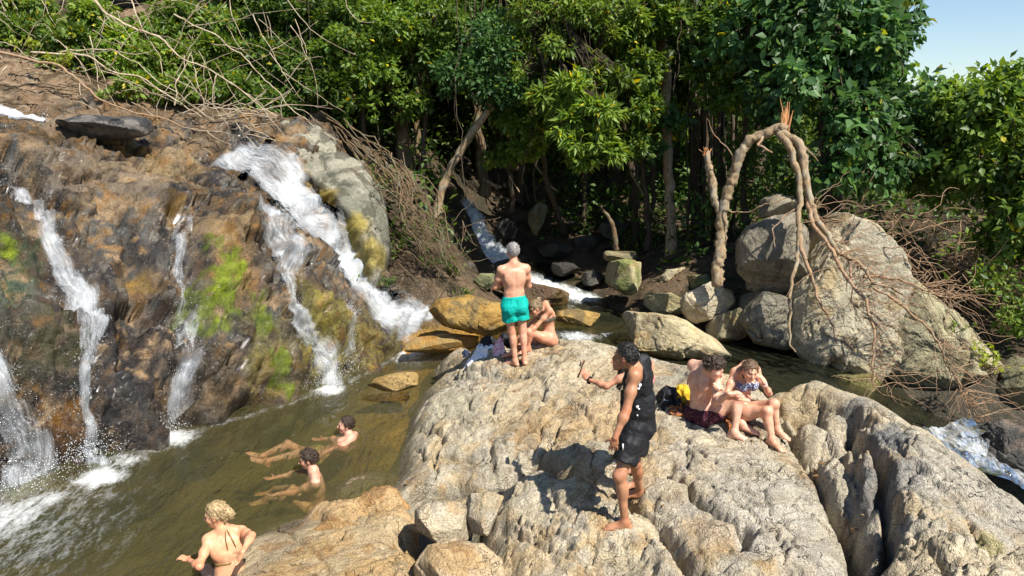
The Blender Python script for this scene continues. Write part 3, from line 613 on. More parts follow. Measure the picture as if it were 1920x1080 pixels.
# ------------------------------------------------------------------ ground sheet
gp = [(-3.5,8,-.9),(-2.2,9,-.8),(-1.5,11,-.45),(-3.8,6,-1.1),(-3.2,10,-.7),(-1.9,10.2,-.22),(-1.75,11.2,-.2),(-1.9,9.2,-.3),(-2.3,12,-.3),(-1.3,12.3,-.25),(-1.0,13.3,-.12),(-6,8,-1.1),(-8,11,-.4),(-5,13,-.4),(-3.6,13.5,-.5),(-7,5,-1.2),(-12,8,.5),
      (-12,13,3.2),(-10,17.5,4.6),(-7,17.5,4.4),(-4.8,17.2,3.9),(-10,21,7.5),(-5,21,6.5),
      (0,5.5,-.3),(3,5.5,-.2),(1.5,8,-.3),(0,0,.4),(5,0,.6),(-5,0,.2),(0,-10,1),(10,-10,2),(-10,-10,2),
      (1.6,15.2,.1),(0.2,14.0,.05),(3,12.5,-.1),(4.6,11.5,-.3),(0,18,.45),(1.2,17.2,.4),(2.6,17.8,.9),(6.2,8.5,-.9),(8.5,7.2,-1.5),(12,5,-2.4),(5.6,10,-.6),
      (3.5,16.2,1.2),(4.2,13.9,.9),(5.5,14.5,1.3),(8,14,1.8),(12,12,1.2),(11,9.5,.6),(14,16,2.4),(7,18,1.8),
      (0,22,3.0),(3,22,2.2),(-2.2,22,3.8),(6,26,3.5),(0,30,5),(-15,25,9.5),(15,25,3.4),(0,60,11),(-40,60,18),(40,60,1.5),(-40,20,12),(40,20,0),(40,-20,0),(-40,-20,8),(20,10,1.0),(-20,10,5)]
for q in ((820,560,14.2),(775,450,15.2),(800,350,16.4),(745,310,16.8),(850,470,16.6),(700,330,16.5),(900,520,16.4)):
    gp.append(tuple(W(*q)))
gp = np.array(gp, float)
gt = TPS(gp[:, :2], gp[:, 2], .05)
def ground_z(xy):
    xy = np.asarray(xy, float)
    r = np.hypot(xy[:, 0], xy[:, 1] - 12)
    k = np.minimum(1, 55 / np.maximum(r, 1e-6))
    q = np.c_[xy[:, 0] * k, 12 + (xy[:, 1] - 12) * k]
    P3 = np.c_[xy, np.zeros(len(xy))]
    near = np.clip(1.6 - r / 40, 0, 1)
    return gt(q) + near * (.10 * fbm(P3, .7, 4, 5) + .03 * fbm(P3, 3, 3, 8)) + (1 - near) * 1.5 * fbm(P3, .04, 3, 2)
def gz(x, y): return float(ground_z(np.array([[x, y]]))[0])
t = np.linspace(-1, 1, 300); gx = 16 * t + 380 * np.sign(t) * np.abs(t) ** 7
t = np.linspace(-1, 1, 300); gy = 14 + 16 * t + 380 * np.sign(t) * np.abs(t) ** 7
GX, GY = np.meshgrid(gx, gy, indexing='ij'); xy = np.c_[GX.ravel(), GY.ravel()]
V = np.c_[xy, ground_z(xy)]
n1, n2 = fbm(V, .9, 4, 1), fbm(V, 3, 4, 4)
c = np.tile(A(.085, .060, .038), (len(V), 1))
c = mixc(c, (.15, .105, .065), sstep(-.1, .5, n1)); c = mixc(c, (.045, .04, .025), sstep(.05, .5, n2))
bed = sstep(.45, .1, V[:, 2]) * (V[:, 1] < 17)
c = mixc(c, (.07, .06, .04), bed); c = mixc(c, (.26, .19, .07), bed * sstep(2.2, .8, V[:, 0])); c = mixc(c, (.36, .19, .035), bed * np.maximum(sstep(10.2, 12.6, V[:, 1]), sstep(-2.7, -2.0, V[:, 0]) * .8) * sstep(.9, -.3, V[:, 0]) * sstep(8.3, 9.4, V[:, 1]))
mesh_np('ground', V, grid_faces(300, 300), M_GROUND, col=c, attrs={'wet': bed * .5})['kind'] = 'structure'

# ------------------------------------------------------------------ water
def water_material(name, murk, amount, absorb, scale=1.0):
    m, nt, b = new_mat(name); nt.nodes.remove(b); out = nt.nodes['Material Output']
    pos = nd(nt, 'NewGeometry').outputs['Position']
    foam = nd(nt, 'Attribute', attribute_name='foam').outputs['Fac']
    def noise(sc, det, st=(1, 1, 1)):
        mp = nd(nt, 'Mapping'); mp.inputs['Scale'].default_value = st; mp.inputs['Rotation'].default_value = (0, 0, .95); nt.links.new(pos, mp.inputs[0])
        n = nd(nt, 'TexNoise', i_Scale=sc * scale, i_Detail=det, i_Distortion=.6); nt.links.new(mp.outputs[0], n.inputs['Vector']); return n.outputs['Fac']
    w1, w2, w3 = noise(3.2, 3, (1, .45, 1)), noise(12, 3, (1, .5, 1)), noise(1.1, 3)
    h = maths(nt, 'ADD', maths(nt, 'MULTIPLY', w1, 1.0), maths(nt, 'MULTIPLY', w2, .30))
    bp = nd(nt, 'Bump', i_Strength=1.0, i_Distance=.085); nt.links.new(h, bp.inputs['Height'])
    gl = nd(nt, 'BsdfGlossy', i_Roughness=.06); nt.links.new(bp.outputs[0], gl.inputs['Normal'])
    df = nd(nt, 'BsdfDiffuse')
    nt.links.new(mixrgb(nt, 'MIX', ramp(nt, w3, .35, .65), murk[0], murk[1]), df.inputs['Color']); nt.links.new(bp.outputs[0], df.inputs['Normal'])
    tr = nd(nt, 'BsdfTransparent'); tr.inputs[0].default_value = absorb
    mx = nd(nt, 'MixShader'); mx.inputs[0].default_value = amount
    nt.links.new(tr.outputs[0], mx.inputs[1]); nt.links.new(df.outputs[0], mx.inputs[2])
    fr = nd(nt, 'Fresnel', i_IOR=1.33); nt.links.new(bp.outputs[0], fr.inputs['Normal'])
    m2 = nd(nt, 'MixShader'); nt.links.new(fr.outputs[0], m2.inputs[0]); nt.links.new(mx.outputs[0], m2.inputs[1]); nt.links.new(gl.outputs[0], m2.inputs[2])
    fn = maths(nt, 'ADD', maths(nt, 'MULTIPLY', noise(9, 4, (1, .4, 1)), .55), maths(nt, 'MULTIPLY', noise(34, 4, (1, .55, 1)), .45))
    fo = maths(nt, 'MULTIPLY', foam, 1.0)
    fm = maths(nt, 'MULTIPLY', ramp(nt, maths(nt, 'ADD', fn, maths(nt, 'MULTIPLY', fo, .75)), .60, 1.08), ramp(nt, foam, .02, .30))
    wf = nd(nt, 'BsdfDiffuse'); wf.inputs[0].default_value = (.82, .84, .84, 1)
    m3 = nd(nt, 'MixShader'); fm = maths(nt, 'MULTIPLY', fm, .9); nt.links.new(fm, m3.inputs[0]); nt.links.new(m2.outputs[0], m3.inputs[1]); nt.links.new(wf.outputs[0], m3.inputs[2])
    nt.links.new(m3.outputs[0], out.inputs['Surface'])
    va = nd(nt, 'VolumeAbsorption'); va.inputs['Color'].default_value = (.62, .62, .28, 1); va.inputs['Density'].default_value = 1.1
    nt.links.new(va.outputs[0], out.inputs['Volume'])
    return m
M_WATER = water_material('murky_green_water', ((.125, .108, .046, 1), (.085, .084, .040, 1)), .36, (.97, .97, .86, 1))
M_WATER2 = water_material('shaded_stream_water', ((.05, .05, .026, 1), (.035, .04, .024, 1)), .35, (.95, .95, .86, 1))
FOAM = [(Wz(10, 970, 0), .45, .48), (Wz(90, 936, 0), .35, .36), (Wz(-100, 1000, 0), .8, .5), (Wz(186, 896, 0), .28, .7), (Wz(230, 865, 0), .3, .35), (Wz(318, 822, 0), .32, .65), (Wz(290, 835, 0), .3, .35), (Wz(618, 732, 0), .25, .6),
        (Wz(770, 660, 0), .3, .6), (Wz(805, 645, 0), .45, .85), (Wz(760, 672, 0), .35, .35), (Wz(30, 1010, 0), 1.2, .22), (Wz(150, 930, 0), .7, .2)]
x = np.arange(-9.5, 1.6, .05); y = np.arange(1.5, 14.6, .05)
X, Y = np.meshgrid(x, y, indexing='ij'); V = np.c_[X.ravel(), Y.ravel(), np.zeros(X.size)]
foam = np.zeros(len(V))
for p, r, a in FOAM:
    d = np.linalg.norm((V - p)[:, :2], axis=1) / r; foam = np.maximum(foam, a * np.exp(-d ** 2))
base_d = seg_dist(V[:, :2], [p[:2] for p in [Wz(a, b, 0) for a, b in ((-120, 985), (0, 965), (100, 925), (200, 893), (300, 832), (420, 792), (540, 757), (640, 722), (750, 668))]])
foam = np.maximum(foam, .20 * np.exp(-(base_d / .12) ** 2))
ag = foam
V[:, 2] = .010 * fbm(V * (1, .5, 1), 2.0, 3, 1) + ag * .05 * fbm(V, 5, 3, 3)
for p, r, a in FOAM: V[:, 2] += .012 * a * np.sin(np.linalg.norm((V - p)[:, :2], axis=1) * 11) * np.exp(-np.linalg.norm((V - p)[:, :2], axis=1) / (r * 2))
mesh_np('pool_water', V, grid_faces(len(x), len(y)), M_WATER, attrs={'foam': foam})['kind'] = 'structure'
x = np.arange(-.6, 8.2, .07); y = np.arange(9.6, 18.6, .07)
X, Y = np.meshgrid(x, y, indexing='ij'); V = np.c_[X.ravel(), Y.ravel(), np.full(X.size, .3)]
V[:, 2] += np.clip(V[:, 1] - 15.5, 0, 9) * .10 + .012 * fbm(V, 2, 3, 7) - np.clip(V[:, 0] - 4.9, 0, 9) * .32 * sstep(12.5, 10.5, V[:, 1])
foam = np.zeros(len(V))
stream = [Wz(940, 500, .62)[:2], Wz(985, 515, .55)[:2], Wz(1030, 532, .45)[:2], Wz(1075, 550, .38)[:2], Wz(1095, 558, .33)[:2]]
dd = seg_dist(V[:, :2], stream); foam = np.maximum(foam, .62 * np.exp(-(dd / .40) ** 2))
for p, r, a in ((Wz(1085, 632, .3), .35, .55), (Wz(1060, 628, .3), .25, .4), (Wz(1140, 628, .3), .2, .3)):
    foam = np.maximum(foam, a * np.exp(-(np.linalg.norm((V - p)[:, :2], axis=1) / r) ** 2))
V[:, 2] += foam * .05 * fbm(V, 4, 3, 2)
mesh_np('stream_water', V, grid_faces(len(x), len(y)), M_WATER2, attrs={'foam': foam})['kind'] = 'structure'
# rapids running away at the right edge
pth = np.array([Wz(1760, 800, .0), Wz(1800, 830, -.08), Wz(1850, 858, -.2), Wz(1910, 888, -.4), Wz(1990, 925, -.7), Wz(2100, 975, -1.1)])
tt = np.linspace(0, 5, 140); C = np.stack([np.interp(tt, range(6), pth[:, k]) for k in range(3)], -1)
dirv = unit_rows(np.gradient(C, axis=0)); side = unit_rows(np.cross(dirv, A(0, 0, 1)))
w = np.linspace(-.6, .6, 46)
V = (C[:, None] + side[:, None] * w[None, :, None]).reshape(-1, 3)
V[:, 2] += .07 * fbm(V, 3, 4, 6) + .02
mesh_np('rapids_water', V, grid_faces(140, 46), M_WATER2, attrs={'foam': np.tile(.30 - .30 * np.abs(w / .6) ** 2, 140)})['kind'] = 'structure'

# ------------------------------------------------------------------ falling water
def fall_material():
    m, nt, b = new_mat('white_falling_water'); out = nt.nodes['Material Output']
    uv = nd(nt, 'UVMap', uv_map='UVMap').outputs[0]
    dens = nd(nt, 'Attribute', attribute_name='dens').outputs['Fac']
    def noise(st, sc, det):
        mp = nd(nt, 'Mapping'); mp.inputs['Scale'].default_value = st; nt.links.new(uv, mp.inputs[0])
        n = nd(nt, 'TexNoise', i_Scale=sc, i_Detail=det, i_Roughness=.65, i_Distortion=.35); nt.links.new(mp.outputs[0], n.inputs['Vector']); return n.outputs['Fac']
    a, bq, c = noise((1, .10, 1), 34, 6), noise((1, .22, 1), 95, 4), noise((1, .25, 1), 7, 4)
    v = maths(nt, 'ADD', maths(nt, 'MULTIPLY', a, .62), maths(nt, 'ADD', maths(nt, 'MULTIPLY', bq, .26), maths(nt, 'MULTIPLY', c, .30)))
    al = ramp(nt, maths(nt, 'ADD', v, maths(nt, 'MULTIPLY', maths(nt, 'SUBTRACT', dens, .5), .70)), .36, 1.02)
    b.inputs['Base Color'].default_value = (.80, .84, .88, 1); b.inputs['Roughness'].default_value = .25
    b.inputs['Subsurface Weight'].default_value = 0
    bp = nd(nt, 'Bump', i_Strength=.7, i_Distance=.04); nt.links.new(v, bp.inputs['Height']); nt.links.new(bp.outputs[0], b.inputs['Normal'])
    nt.links.new(maths(nt, 'MULTIPLY', al, .80), b.inputs['Alpha'])
    return m
M_FALL = fall_material()
def spray(name, parent, pts, rad, seed):
    """tiny water drops thrown up where a fall lands"""
    t = (1 + 5 ** .5) / 2
    ov = unit_rows(np.array([(1,0,0),(-1,0,0),(0,1,0),(0,-1,0),(0,0,1),(0,0,-1)], float))
    of = np.array([(0,2,4),(2,1,4),(1,3,4),(3,0,4),(2,0,5),(1,2,5),(3,1,5),(0,3,5)])
    V = (pts[:, None] + ov[None] * rad[:, None, None]).reshape(-1, 3)
    F = (of[None] + np.arange(len(pts))[:, None, None] * 6).reshape(-1, 3)
    o = mesh_np(name, V, F, M_DROP, parent); o['kind'] = 'stuff'; return o
M_DROP, _nt, _b = new_mat('water_drop'); _b.inputs['Base Color'].default_value = (.82, .85, .88, 1); _b.inputs['Roughness'].default_value = .1
def waterfall(name, patch, path, label, seed=0, dens=.6, layers=2, drops=300, top_fade=.4):
    uvp = np.array([patch.local(patch.hit(a, b)[None])[0, :2] for a, b, w in path])
    wid = np.array([w * ((patch.hit(a, b) - CAM) @ FW) / F_PX for a, b, w in path])
    L = np.r_[0, np.cumsum(np.linalg.norm(np.diff(uvp, axis=0), axis=1))]
    # smooth spline by dense Catmull-like resampling
    n = max(40, int(L[-1] / .03)); l = np.linspace(0, L[-1], n)
    ker = np.hanning(max(5, n // 10)); ker /= ker.sum()
    def sm(a):
        q = np.interp(l, L, a); k = len(ker) // 2
        return np.convolve(np.r_[np.full(k, q[0]) - (q[k:0:-1] - q[0]), q, np.full(k, q[-1]) + (q[-1] - q[-2:-k - 2:-1])], ker, 'same')[k:k + n]
    cu, cv, wd = sm(uvp[:, 0]), sm(uvp[:, 1]), np.interp(l, L, wid)
    wd = wd * (1 + .30 * fbm(np.c_[l * 2.2, l * 0, l * 0 + seed], 1, 3, seed)); cu = cu + .05 * fbm(np.c_[l * 2.0, l * 0 + 5, l * 0 + seed], 1, 2, seed); cv = cv + .05 * fbm(np.c_[l * 2.0, l * 0 + 9, l * 0 + seed], 1, 2, seed)
    T = unit_rows(np.c_[np.gradient(cu), np.gradient(cv)]); N = np.c_[-T[:, 1], T[:, 0]]
    rg = np.random.default_rng(seed); root = None
    for ly in range(layers):
        m = 34; xs = np.linspace(-1, 1, m)
        uv = np.c_[cu, cv][:, None] + N[:, None] * (xs[None, :, None] * (wd * (1 + .22 * ly))[:, None, None])
        uv = uv.reshape(-1, 2)
        B = patch.pos(uv, patch.sample(uv))
        bulge = (1 - xs ** 2)[None, :] * .05 + .015 + ly * .04
        hh = patch.sample(uv).reshape(n, m)
        k = max(3, int(.16 / (L[-1] / n)))                         # the water bridges small hollows
        hs = np.array([hh[max(0, i - k):i + 2].max(0) * .5 + hh[i] * .5 for i in range(n)])
        P3 = patch.pos(uv, (hs + bulge).ravel() + .035 * fbm(np.c_[uv * 3.5, np.full(len(uv), ly * 3.0)], 1, 4, seed))
        d = dens * (1 - .42 * np.abs(xs)[None, :] ** 2.2) * np.ones((n, 1)) - .16 * ly
        d *= sstep(0, top_fade, l)[:, None] * .6 + .4
        d = d + .20 * fbm(np.c_[uv * 1.6, np.full(len(uv), seed)], 1, 3, seed + 2).reshape(n, m) - .50 * np.abs(xs)[None, :] ** 3
        UVm = np.c_[(xs[None, :] * wd[:, None] + ly * 3.7).ravel(), np.repeat(l, m) + ly * 1.3]
        og = P3[-m:].mean(0)
        if root is None:
            root = mesh_np(name, P3, grid_faces(n, m), M_FALL, attrs={'dens': d.ravel()}, uv=UVm, origin=og)
            tag(root, label, 'waterfall')
        else:
            mesh_np('water_veil', P3, grid_faces(n, m), M_FALL, root, attrs={'dens': d.ravel()}, uv=UVm)
    if drops:
        i = (n * (rg.random(drops) ** .6)).astype(int).clip(0, n - 1)
        uvd = np.c_[cu, cv][i] + N[i] * (rg.normal(size=drops) * wd[i] * .9)[:, None]
        hd = patch.sample(uvd) + np.abs(rg.normal(size=drops)) * .09 + .03
        spray('spray', root, patch.pos(uvd, hd), rg.uniform(.002, .006, drops), seed)
        foot = patch.pos(np.c_[cu, cv][-1:], patch.sample(np.c_[cu, cv][-1:]))[0]
        q = foot + rg.normal(size=(drops, 3)) * A(wd[-1] * .8, wd[-1] * .8, .10); q[:, 2] = np.abs(q[:, 2] - .02) + .01
        spray('splash', root, q, rg.uniform(.002, .0065, drops), seed)
    return root
waterfall('waterfall', cliff, FALLS['main'], 'broad white waterfall sliding down the right side of the cliff', 1, .53, 3, 1000, .12)
waterfall('waterfall', cliff, FALLS['mid'], 'thin branching fall dropping off the underside of the broad one', 2, .40, 2, 500)
waterfall('waterfall', cliff, FALLS['left'], 'narrow crooked waterfall over the dark rock at the left', 3, .46, 2, 600)
waterfall('waterfall', cliff, FALLS['thin'], 'thin trickling waterfall between the dark rock and the bright moss', 4, .44, 2, 600)
waterfall('waterfall', cliff, FALLS['corner'], 'spreading veil of water at the left edge of the picture', 5, .42, 2, 800)
waterfall('waterfall', cliff, [(345, 385, 8), (352, 410, 9), (350, 440, 7)], 'short trickle in the notch above the thin fall', 7, .4, 1, 0)
waterfall('waterfall', cliff, [(640, 500, 20), (655, 560, 18), (650, 620, 20), (655, 680, 16)], 'faint veil of drops over the yellow rock below the broad fall', 8, .30, 1, 350)
waterfall('waterfall', cliff, [(-120, 190, 22), (-60, 196, 24), (-10, 206, 22), (25, 217, 17), (60, 226, 11), (80, 231, 7)], 'bright white rush of water at the top left corner', 6, .95, 2, 120)
# the far fall in the shade
bp_ = Patch('rock_chute', [W(835, 370, 19.3), W(868, 368, 19.4), W(895, 375, 19.3), W(855, 410, 18.9), W(885, 415, 18.9), W(915, 415, 18.9), W(875, 455, 18.5), W(905, 455, 18.5), W(935, 450, 18.5), W(890, 500, 18.0), W(925, 505, 17.9), W(965, 500, 18.0), W(845, 345, 20.2), W(900, 350, 20.2)], n=(.25, -.75, .6), du=.05, margin=.25)
bp_.h += .16 * ridged(bp_.pos(), 1.6, 4, 2)
_q = bp_.local(bp_.pos())[:, :2]; _d = seg_dist(_q, bp_.polyline([(858, 368), (880, 412), (905, 455), (935, 500)])); bp_.h -= 1.4 * sstep(.35, 1.1, _d + .2 * fbm(bp_.pos(), 1.5, 3))
bp_.build(M_CLIFF, np.tile(A(.06, .05, .04), (len(bp_.uv), 1)) * (1 + .5 * fbm(bp_.pos(), 3, 3)[:, None]), np.full(len(bp_.uv), .7), 'dark rock chute under the far waterfall', None, 'structure', skirt=.8)
waterfall('waterfall', bp_, [(858, 368, 12), (866, 385, 14), (878, 410, 16), (892, 432, 18), (905, 455, 22), (918, 478, 27), (930, 496, 34)], 'straight white waterfall far back in the shade of the trees', 9, 1.05, 3, 200)
# ------------------------------------------------------------------ plants
def leaf_material(name, trans=.38, rough=.46):
    m, nt, b = new_mat(name); out = nt.nodes['Material Output']
    col = nd(nt, 'Attribute', attribute_name='Col').outputs['Color']
    b.inputs['Roughness'].default_value = rough; b.inputs['Specular IOR Level'].default_value = .35
    nt.links.new(col, b.inputs['Base Color'])
    t = nd(nt, 'BsdfTranslucent')
    hs = nd(nt, 'HueSaturation', i_Value=1.7, i_Saturation=1.1, i_Hue=.485); nt.links.new(col, hs.inputs['Color']); nt.links.new(hs.outputs[0], t.inputs['Color'])
    mx = nd(nt, 'MixShader'); mx.inputs[0].default_value = trans
    nt.links.new(b.outputs[0], mx.inputs[1]); nt.links.new(t.outputs[0], mx.inputs[2]); nt.links.new(mx.outputs[0], out.inputs['Surface'])
    return m
M_LEAF = leaf_material('green_leaf')
def bark_material(name, c0, c1, c2, sc=1.0):
    m, nt, b = new_mat(name)
    pos = nd(nt, 'NewGeometry').outputs['Position']
    mp = nd(nt, 'Mapping'); mp.inputs['Scale'].default_value = (1, 1, .35); nt.links.new(pos, mp.inputs[0])
    n = nd(nt, 'TexNoise', i_Scale=14 * sc, i_Detail=6, i_Roughness=.7); nt.links.new(mp.outputs[0], n.inputs['Vector'])
    n2 = nd(nt, 'TexNoise', i_Scale=4 * sc, i_Detail=3); nt.links.new(pos, n2.inputs['Vector'])
    c = mixrgb(nt, 'MIX', ramp(nt, n.outputs['Fac'], .35, .65), c0, c1)
    c = mixrgb(nt, 'MIX', ramp(nt, n2.outputs['Fac'], .5, .68), c, c2)
    nt.links.new(c, b.inputs['Base Color']); b.inputs['Roughness'].default_value = .9; b.inputs['Specular IOR Level'].default_value = .2
    bp = nd(nt, 'Bump', i_Strength=.8, i_Distance=.02); nt.links.new(n.outputs['Fac'], bp.inputs['Height']); nt.links.new(bp.outputs[0], b.inputs['Normal'])
    return m
M_BARK = bark_material('brown_bark', (.10, .065, .035, 1), (.20, .135, .075, 1), (.16, .15, .10, 1))
M_BARK_PALE = bark_material('pale_bark', (.15, .10, .055, 1), (.38, .28, .17, 1), (.30, .26, .19, 1), 1.4)
M_BARK_RED = bark_material('reddish_dead_wood', (.24, .14, .08, 1), (.38, .25, .15, 1), (.32, .24, .16, 1), 1.5)
M_BARK_DARK = bark_material('dark_bark', (.05, .035, .022, 1), (.09, .065, .042, 1), (.07, .065, .045, 1))
M_SPLINTER = bark_material('fresh_splintered_wood', (.42, .20, .08, 1), (.55, .30, .14, 1), (.36, .15, .06, 1), 2)
M_DRY = bark_material('dry_stick', (.34, .27, .18, 1), (.52, .43, .31, 1), (.26, .18, .11, 1))

class Tubes:
    def __init__(s): s.V = []; s.F = []; s.n = 0
    def add(s, path, radii, sides=6, jag=0.0, seed=0):
        path = np.asarray(path, float); n = len(path)
        T = unit_rows(np.gradient(path, axis=0)); ref = A(.3, -.9, .2) if abs(T[0] @ A(.3, -.9, .2)) < .8 else A(1, 0, 0)
        N = unit_rows(np.cross(T, ref)); B = np.cross(T, N)
        an = np.linspace(0, 2 * np.pi, sides, endpoint=False)
        r = np.broadcast_to(np.asarray(radii, float), (n,))
        ring = path[:, None] + r[:, None, None] * (np.cos(an)[None, :, None] * N[:, None] + np.sin(an)[None, :, None] * B[:, None])
        ring = ring.reshape(-1, 3)
        if jag: ring = ring + (ring - np.repeat(path, sides, 0)) * (jag * fbm(ring, 13, 3, seed))[:, None]
        i = np.arange(n - 1)[:, None]; j = np.arange(sides)[None]; j2 = (j + 1) % sides
        F = np.stack([i * sides + j, i * sides + j2, (i + 1) * sides + j2, (i + 1) * sides + j], -1).reshape(-1, 4)
        caps = []
        for e, fl in ((0, 1), (n - 1, 0)):
            for q in range(1, sides - 1, 2):
                a = [e * sides, e * sides + q, e * sides + q + 1, e * sides + min(q + 2, sides - 1)]
                if a[3] == a[2]: a[3] = a[0]
                caps.append(a[::-1] if fl else a)
        caps = [q for q in caps if len(set(q)) == 4]
        F = np.r_[F, np.array(caps, int).reshape(-1, 4)]
        s.V.append(ring); s.F.append(F + s.n); s.n += len(ring)
    def build(s, name, mat, parent=None, origin=None):
        V = np.concatenate(s.V)
        if origin is None and parent is None: origin = V[np.argmin(V[:, 2])]
        return mesh_np(name, V, np.concatenate(s.F), mat, parent, origin=origin)
def curve(pts, n=30, wob=0.0, seed=0):
    """smooth path through points, with a little wander"""
    pts = np.asarray(pts, float)
    if len(pts) == 2: pts = np.array([pts[0], (pts[0] + pts[1]) / 2, pts[1]])
    m = len(pts); E = np.r_[[2 * pts[0] - pts[1]], pts, [2 * pts[-1] - pts[-2]]]
    t = np.linspace(0, m - 1 - 1e-6, n); i = t.astype(int); f = (t - i)[:, None]
    p0, p1, p2, p3 = E[i], E[i + 1], E[i + 2], E[i + 3]
    C = .5 * ((2 * p1) + (-p0 + p2) * f + (2 * p0 - 5 * p1 + 4 * p2 - p3) * f ** 2 + (-p0 + 3 * p1 - 3 * p2 + p3) * f ** 3)
    if wob: C = C + wob * np.c_[fbm(C, 1.7, 3, seed), fbm(C, 1.7, 3, seed + 3), fbm(C, 1.7, 3, seed + 6)]
    return C
def pix(pts, s=None): return [W(*(p if len(p) == 3 else (p[0], p[1], s))) for p in pts]

def make_leaves(name, pos, axis, nrm, ln, wd, col, parent=None, big=False, label=None, cat=None, kind=None, mat=None):
    axis = unit_rows(axis); side = unit_rows(np.cross(axis, nrm)); nr = np.cross(side, axis)
    ln = ln[:, None]; w = ln * wd
    if big:
        parts = [pos, pos + axis * ln * .38 + side * w * .5 + nr * ln * .05, pos + axis * ln * .45 - nr * ln * .03, pos + axis * ln * .38 - side * w * .5 + nr * ln * .05, pos + axis * ln * .97 - nr * ln * .14]
        f = np.array([(0, 1, 2), (0, 2, 3), (1, 4, 2), (2, 4, 3)])
    else:
        parts = [pos, pos + axis * ln * .45 + side * w * .5 + nr * ln * .05, pos + axis * ln - nr * ln * .08, pos + axis * ln * .45 - side * w * .5 + nr * ln * .05]
        f = np.array([(0, 1, 2), (0, 2, 3)])
    k = len(parts); V = np.stack(parts, 1).reshape(-1, 3)
    F = (f[None] + np.arange(len(pos))[:, None, None] * k).reshape(-1, 3)
    ob = mesh_np(name, V, F, mat or M_LEAF, parent, col=np.repeat(col, k, 0), smooth=False, origin=None if parent is not None else V[np.argmin(V[:, 2])])
    return tag(ob, label, cat, None, kind)
G_DARK = ((.034, .08, .015), (.12, .19, .032))
G_MID = ((.05, .105, .016), (.17, .25, .036))
G_BRIGHT = ((.08, .15, .022), (.22, .30, .045))
G_BLUE = ((.035, .090, .026), (.10, .19, .05))
G_YELL = ((.16, .22, .02), (.34, .38, .03))
def leaf_cols(rg, n, pal, spread=1.0, yellow=.02):
    t = rg.random(n)[:, None] ** 1.2
    c = np.asarray(pal[0]) * (1 - t) + np.asarray(pal[1]) * t
    c = c * (1 + .35 * spread * (rg.random((n, 1)) - .5))
    y = rg.random(n) < yellow
    c[y] = c[y] * A(3.0, 1.7, .8) + A(.05, .03, 0); return c
def blob_leaves(rg, blobs, n, size, pal, k=6, rosette=.10, droop=.35, gap=.0, shell=.5, upb=.7, clump=1.3, yellow=.02, out=.6):
    """leaf positions on twig tips spread through ellipsoid clumps (centre, radii, share)"""
    wts = np.array([b[2] for b in blobs], float); wts /= wts.sum()
    m = n // k
    bi = rg.choice(len(blobs), m, p=wts)
    C = np.array([b[0] for b in blobs])[bi]; R = np.array([b[1] for b in blobs])[bi]
    sub = 14                                            # every clump is broken into smaller tufts
    so = unit_rows(rg.normal(size=(len(blobs) * sub, 3))) * (rg.random((len(blobs) * sub, 1)) ** .45) * .80
    sr = rg.uniform(.26, .52, len(blobs) * sub); si = bi * sub + rg.integers(0, sub, m)
    C = C + so[si] * R; R = R * sr[si][:, None]
    d = unit_rows(rg.normal(size=(m, 3)))
    P = C + d * R * (shell + (1 - shell) * rg.random(m) ** .6)[:, None] * (1 + .22 * fbm(C + d * R, clump, 3, 4))[:, None]
    d = unit_rows(d + .8 * so[si])
    keep = fbm(P, clump, 3, 21) > gap - .45
    P, d = P[keep], d[keep]; m = len(P)
    Pk = np.repeat(P, k, 0); dk = np.repeat(d, k, 0); N = len(Pk)
    ax = dk * out + rg.normal(size=(N, 3)) * .75 + A(0, 0, -droop)
    ax = unit_rows(ax)
    pos = Pk + ax * rosette * rg.random((N, 1)) 
    nr = A(0, 0, upb) + dk * .55 + rg.normal(size=(N, 3)) * .42
    ln = size * (.45 + .85 * rg.random(N) ** 1.2)
    tone = np.repeat(1 + .45 * fbm(P, .9, 3, 33), k)[:, None]
    return pos, ax, nr, ln, leaf_cols(rg, N, pal, 1, yellow) * np.clip(tone, .5, 1.6), P
def B(px, py, s, rx, ry, depth, share=None):
    k = s / F_PX
    return (W(px, py, s), A(rx * k, depth, ry * k), share if share else rx * ry * 1e-4)
def tree(name, label, trunk, r0, r1, blobs, n, size, pal, bark=None, seed=0, wd=.5, big=False, limbs=True, group=None, cat='tree', **kw):
    rg = np.random.default_rng(seed + 100)
    path = curve(pix(trunk), 40, .05, seed)
    base = path[0].copy()
    root = empty(name, base); tag(root, label, cat, group)
    tb = Tubes(); rad = np.linspace(r0, r1, 40); rad[:6] *= np.linspace(1.35, 1, 6)
    tb.add(path, rad, 10, .25, seed); tb.build('trunk', bark or M_BARK, root)
    if blobs:
        pos, ax, nr, ln, col, tw = blob_leaves(rg, blobs, n, size, pal, **kw)
        if limbs:
            lb = Tubes()
            for b in blobs:
                st = path[int(rg.integers(24, 39))]; e = b[0]
                md = (st + e) / 2 + A(0, 0, .15) + rg.normal(size=3) * .15
                lb.add(curve([st, md, e], 16, .08, seed), np.linspace(r1 * .8, r1 * .22, 16), 6)
                near = tw[np.linalg.norm((tw - e) / b[1], axis=1) < 1.3]
                for q in near[rg.permutation(len(near))[:26]]:
                    lb.add(curve([st * .25 + e * .75 + rg.normal(size=3) * .1, (e + q) / 2 + rg.normal(size=3) * .08, q], 7, .04, seed), np.linspace(r1 * .22, .004, 7), 4)
            lb.build('limbs', bark or M_BARK, root)
        make_leaves('crown', pos, ax, nr, ln, wd, col, root, big)
    return root

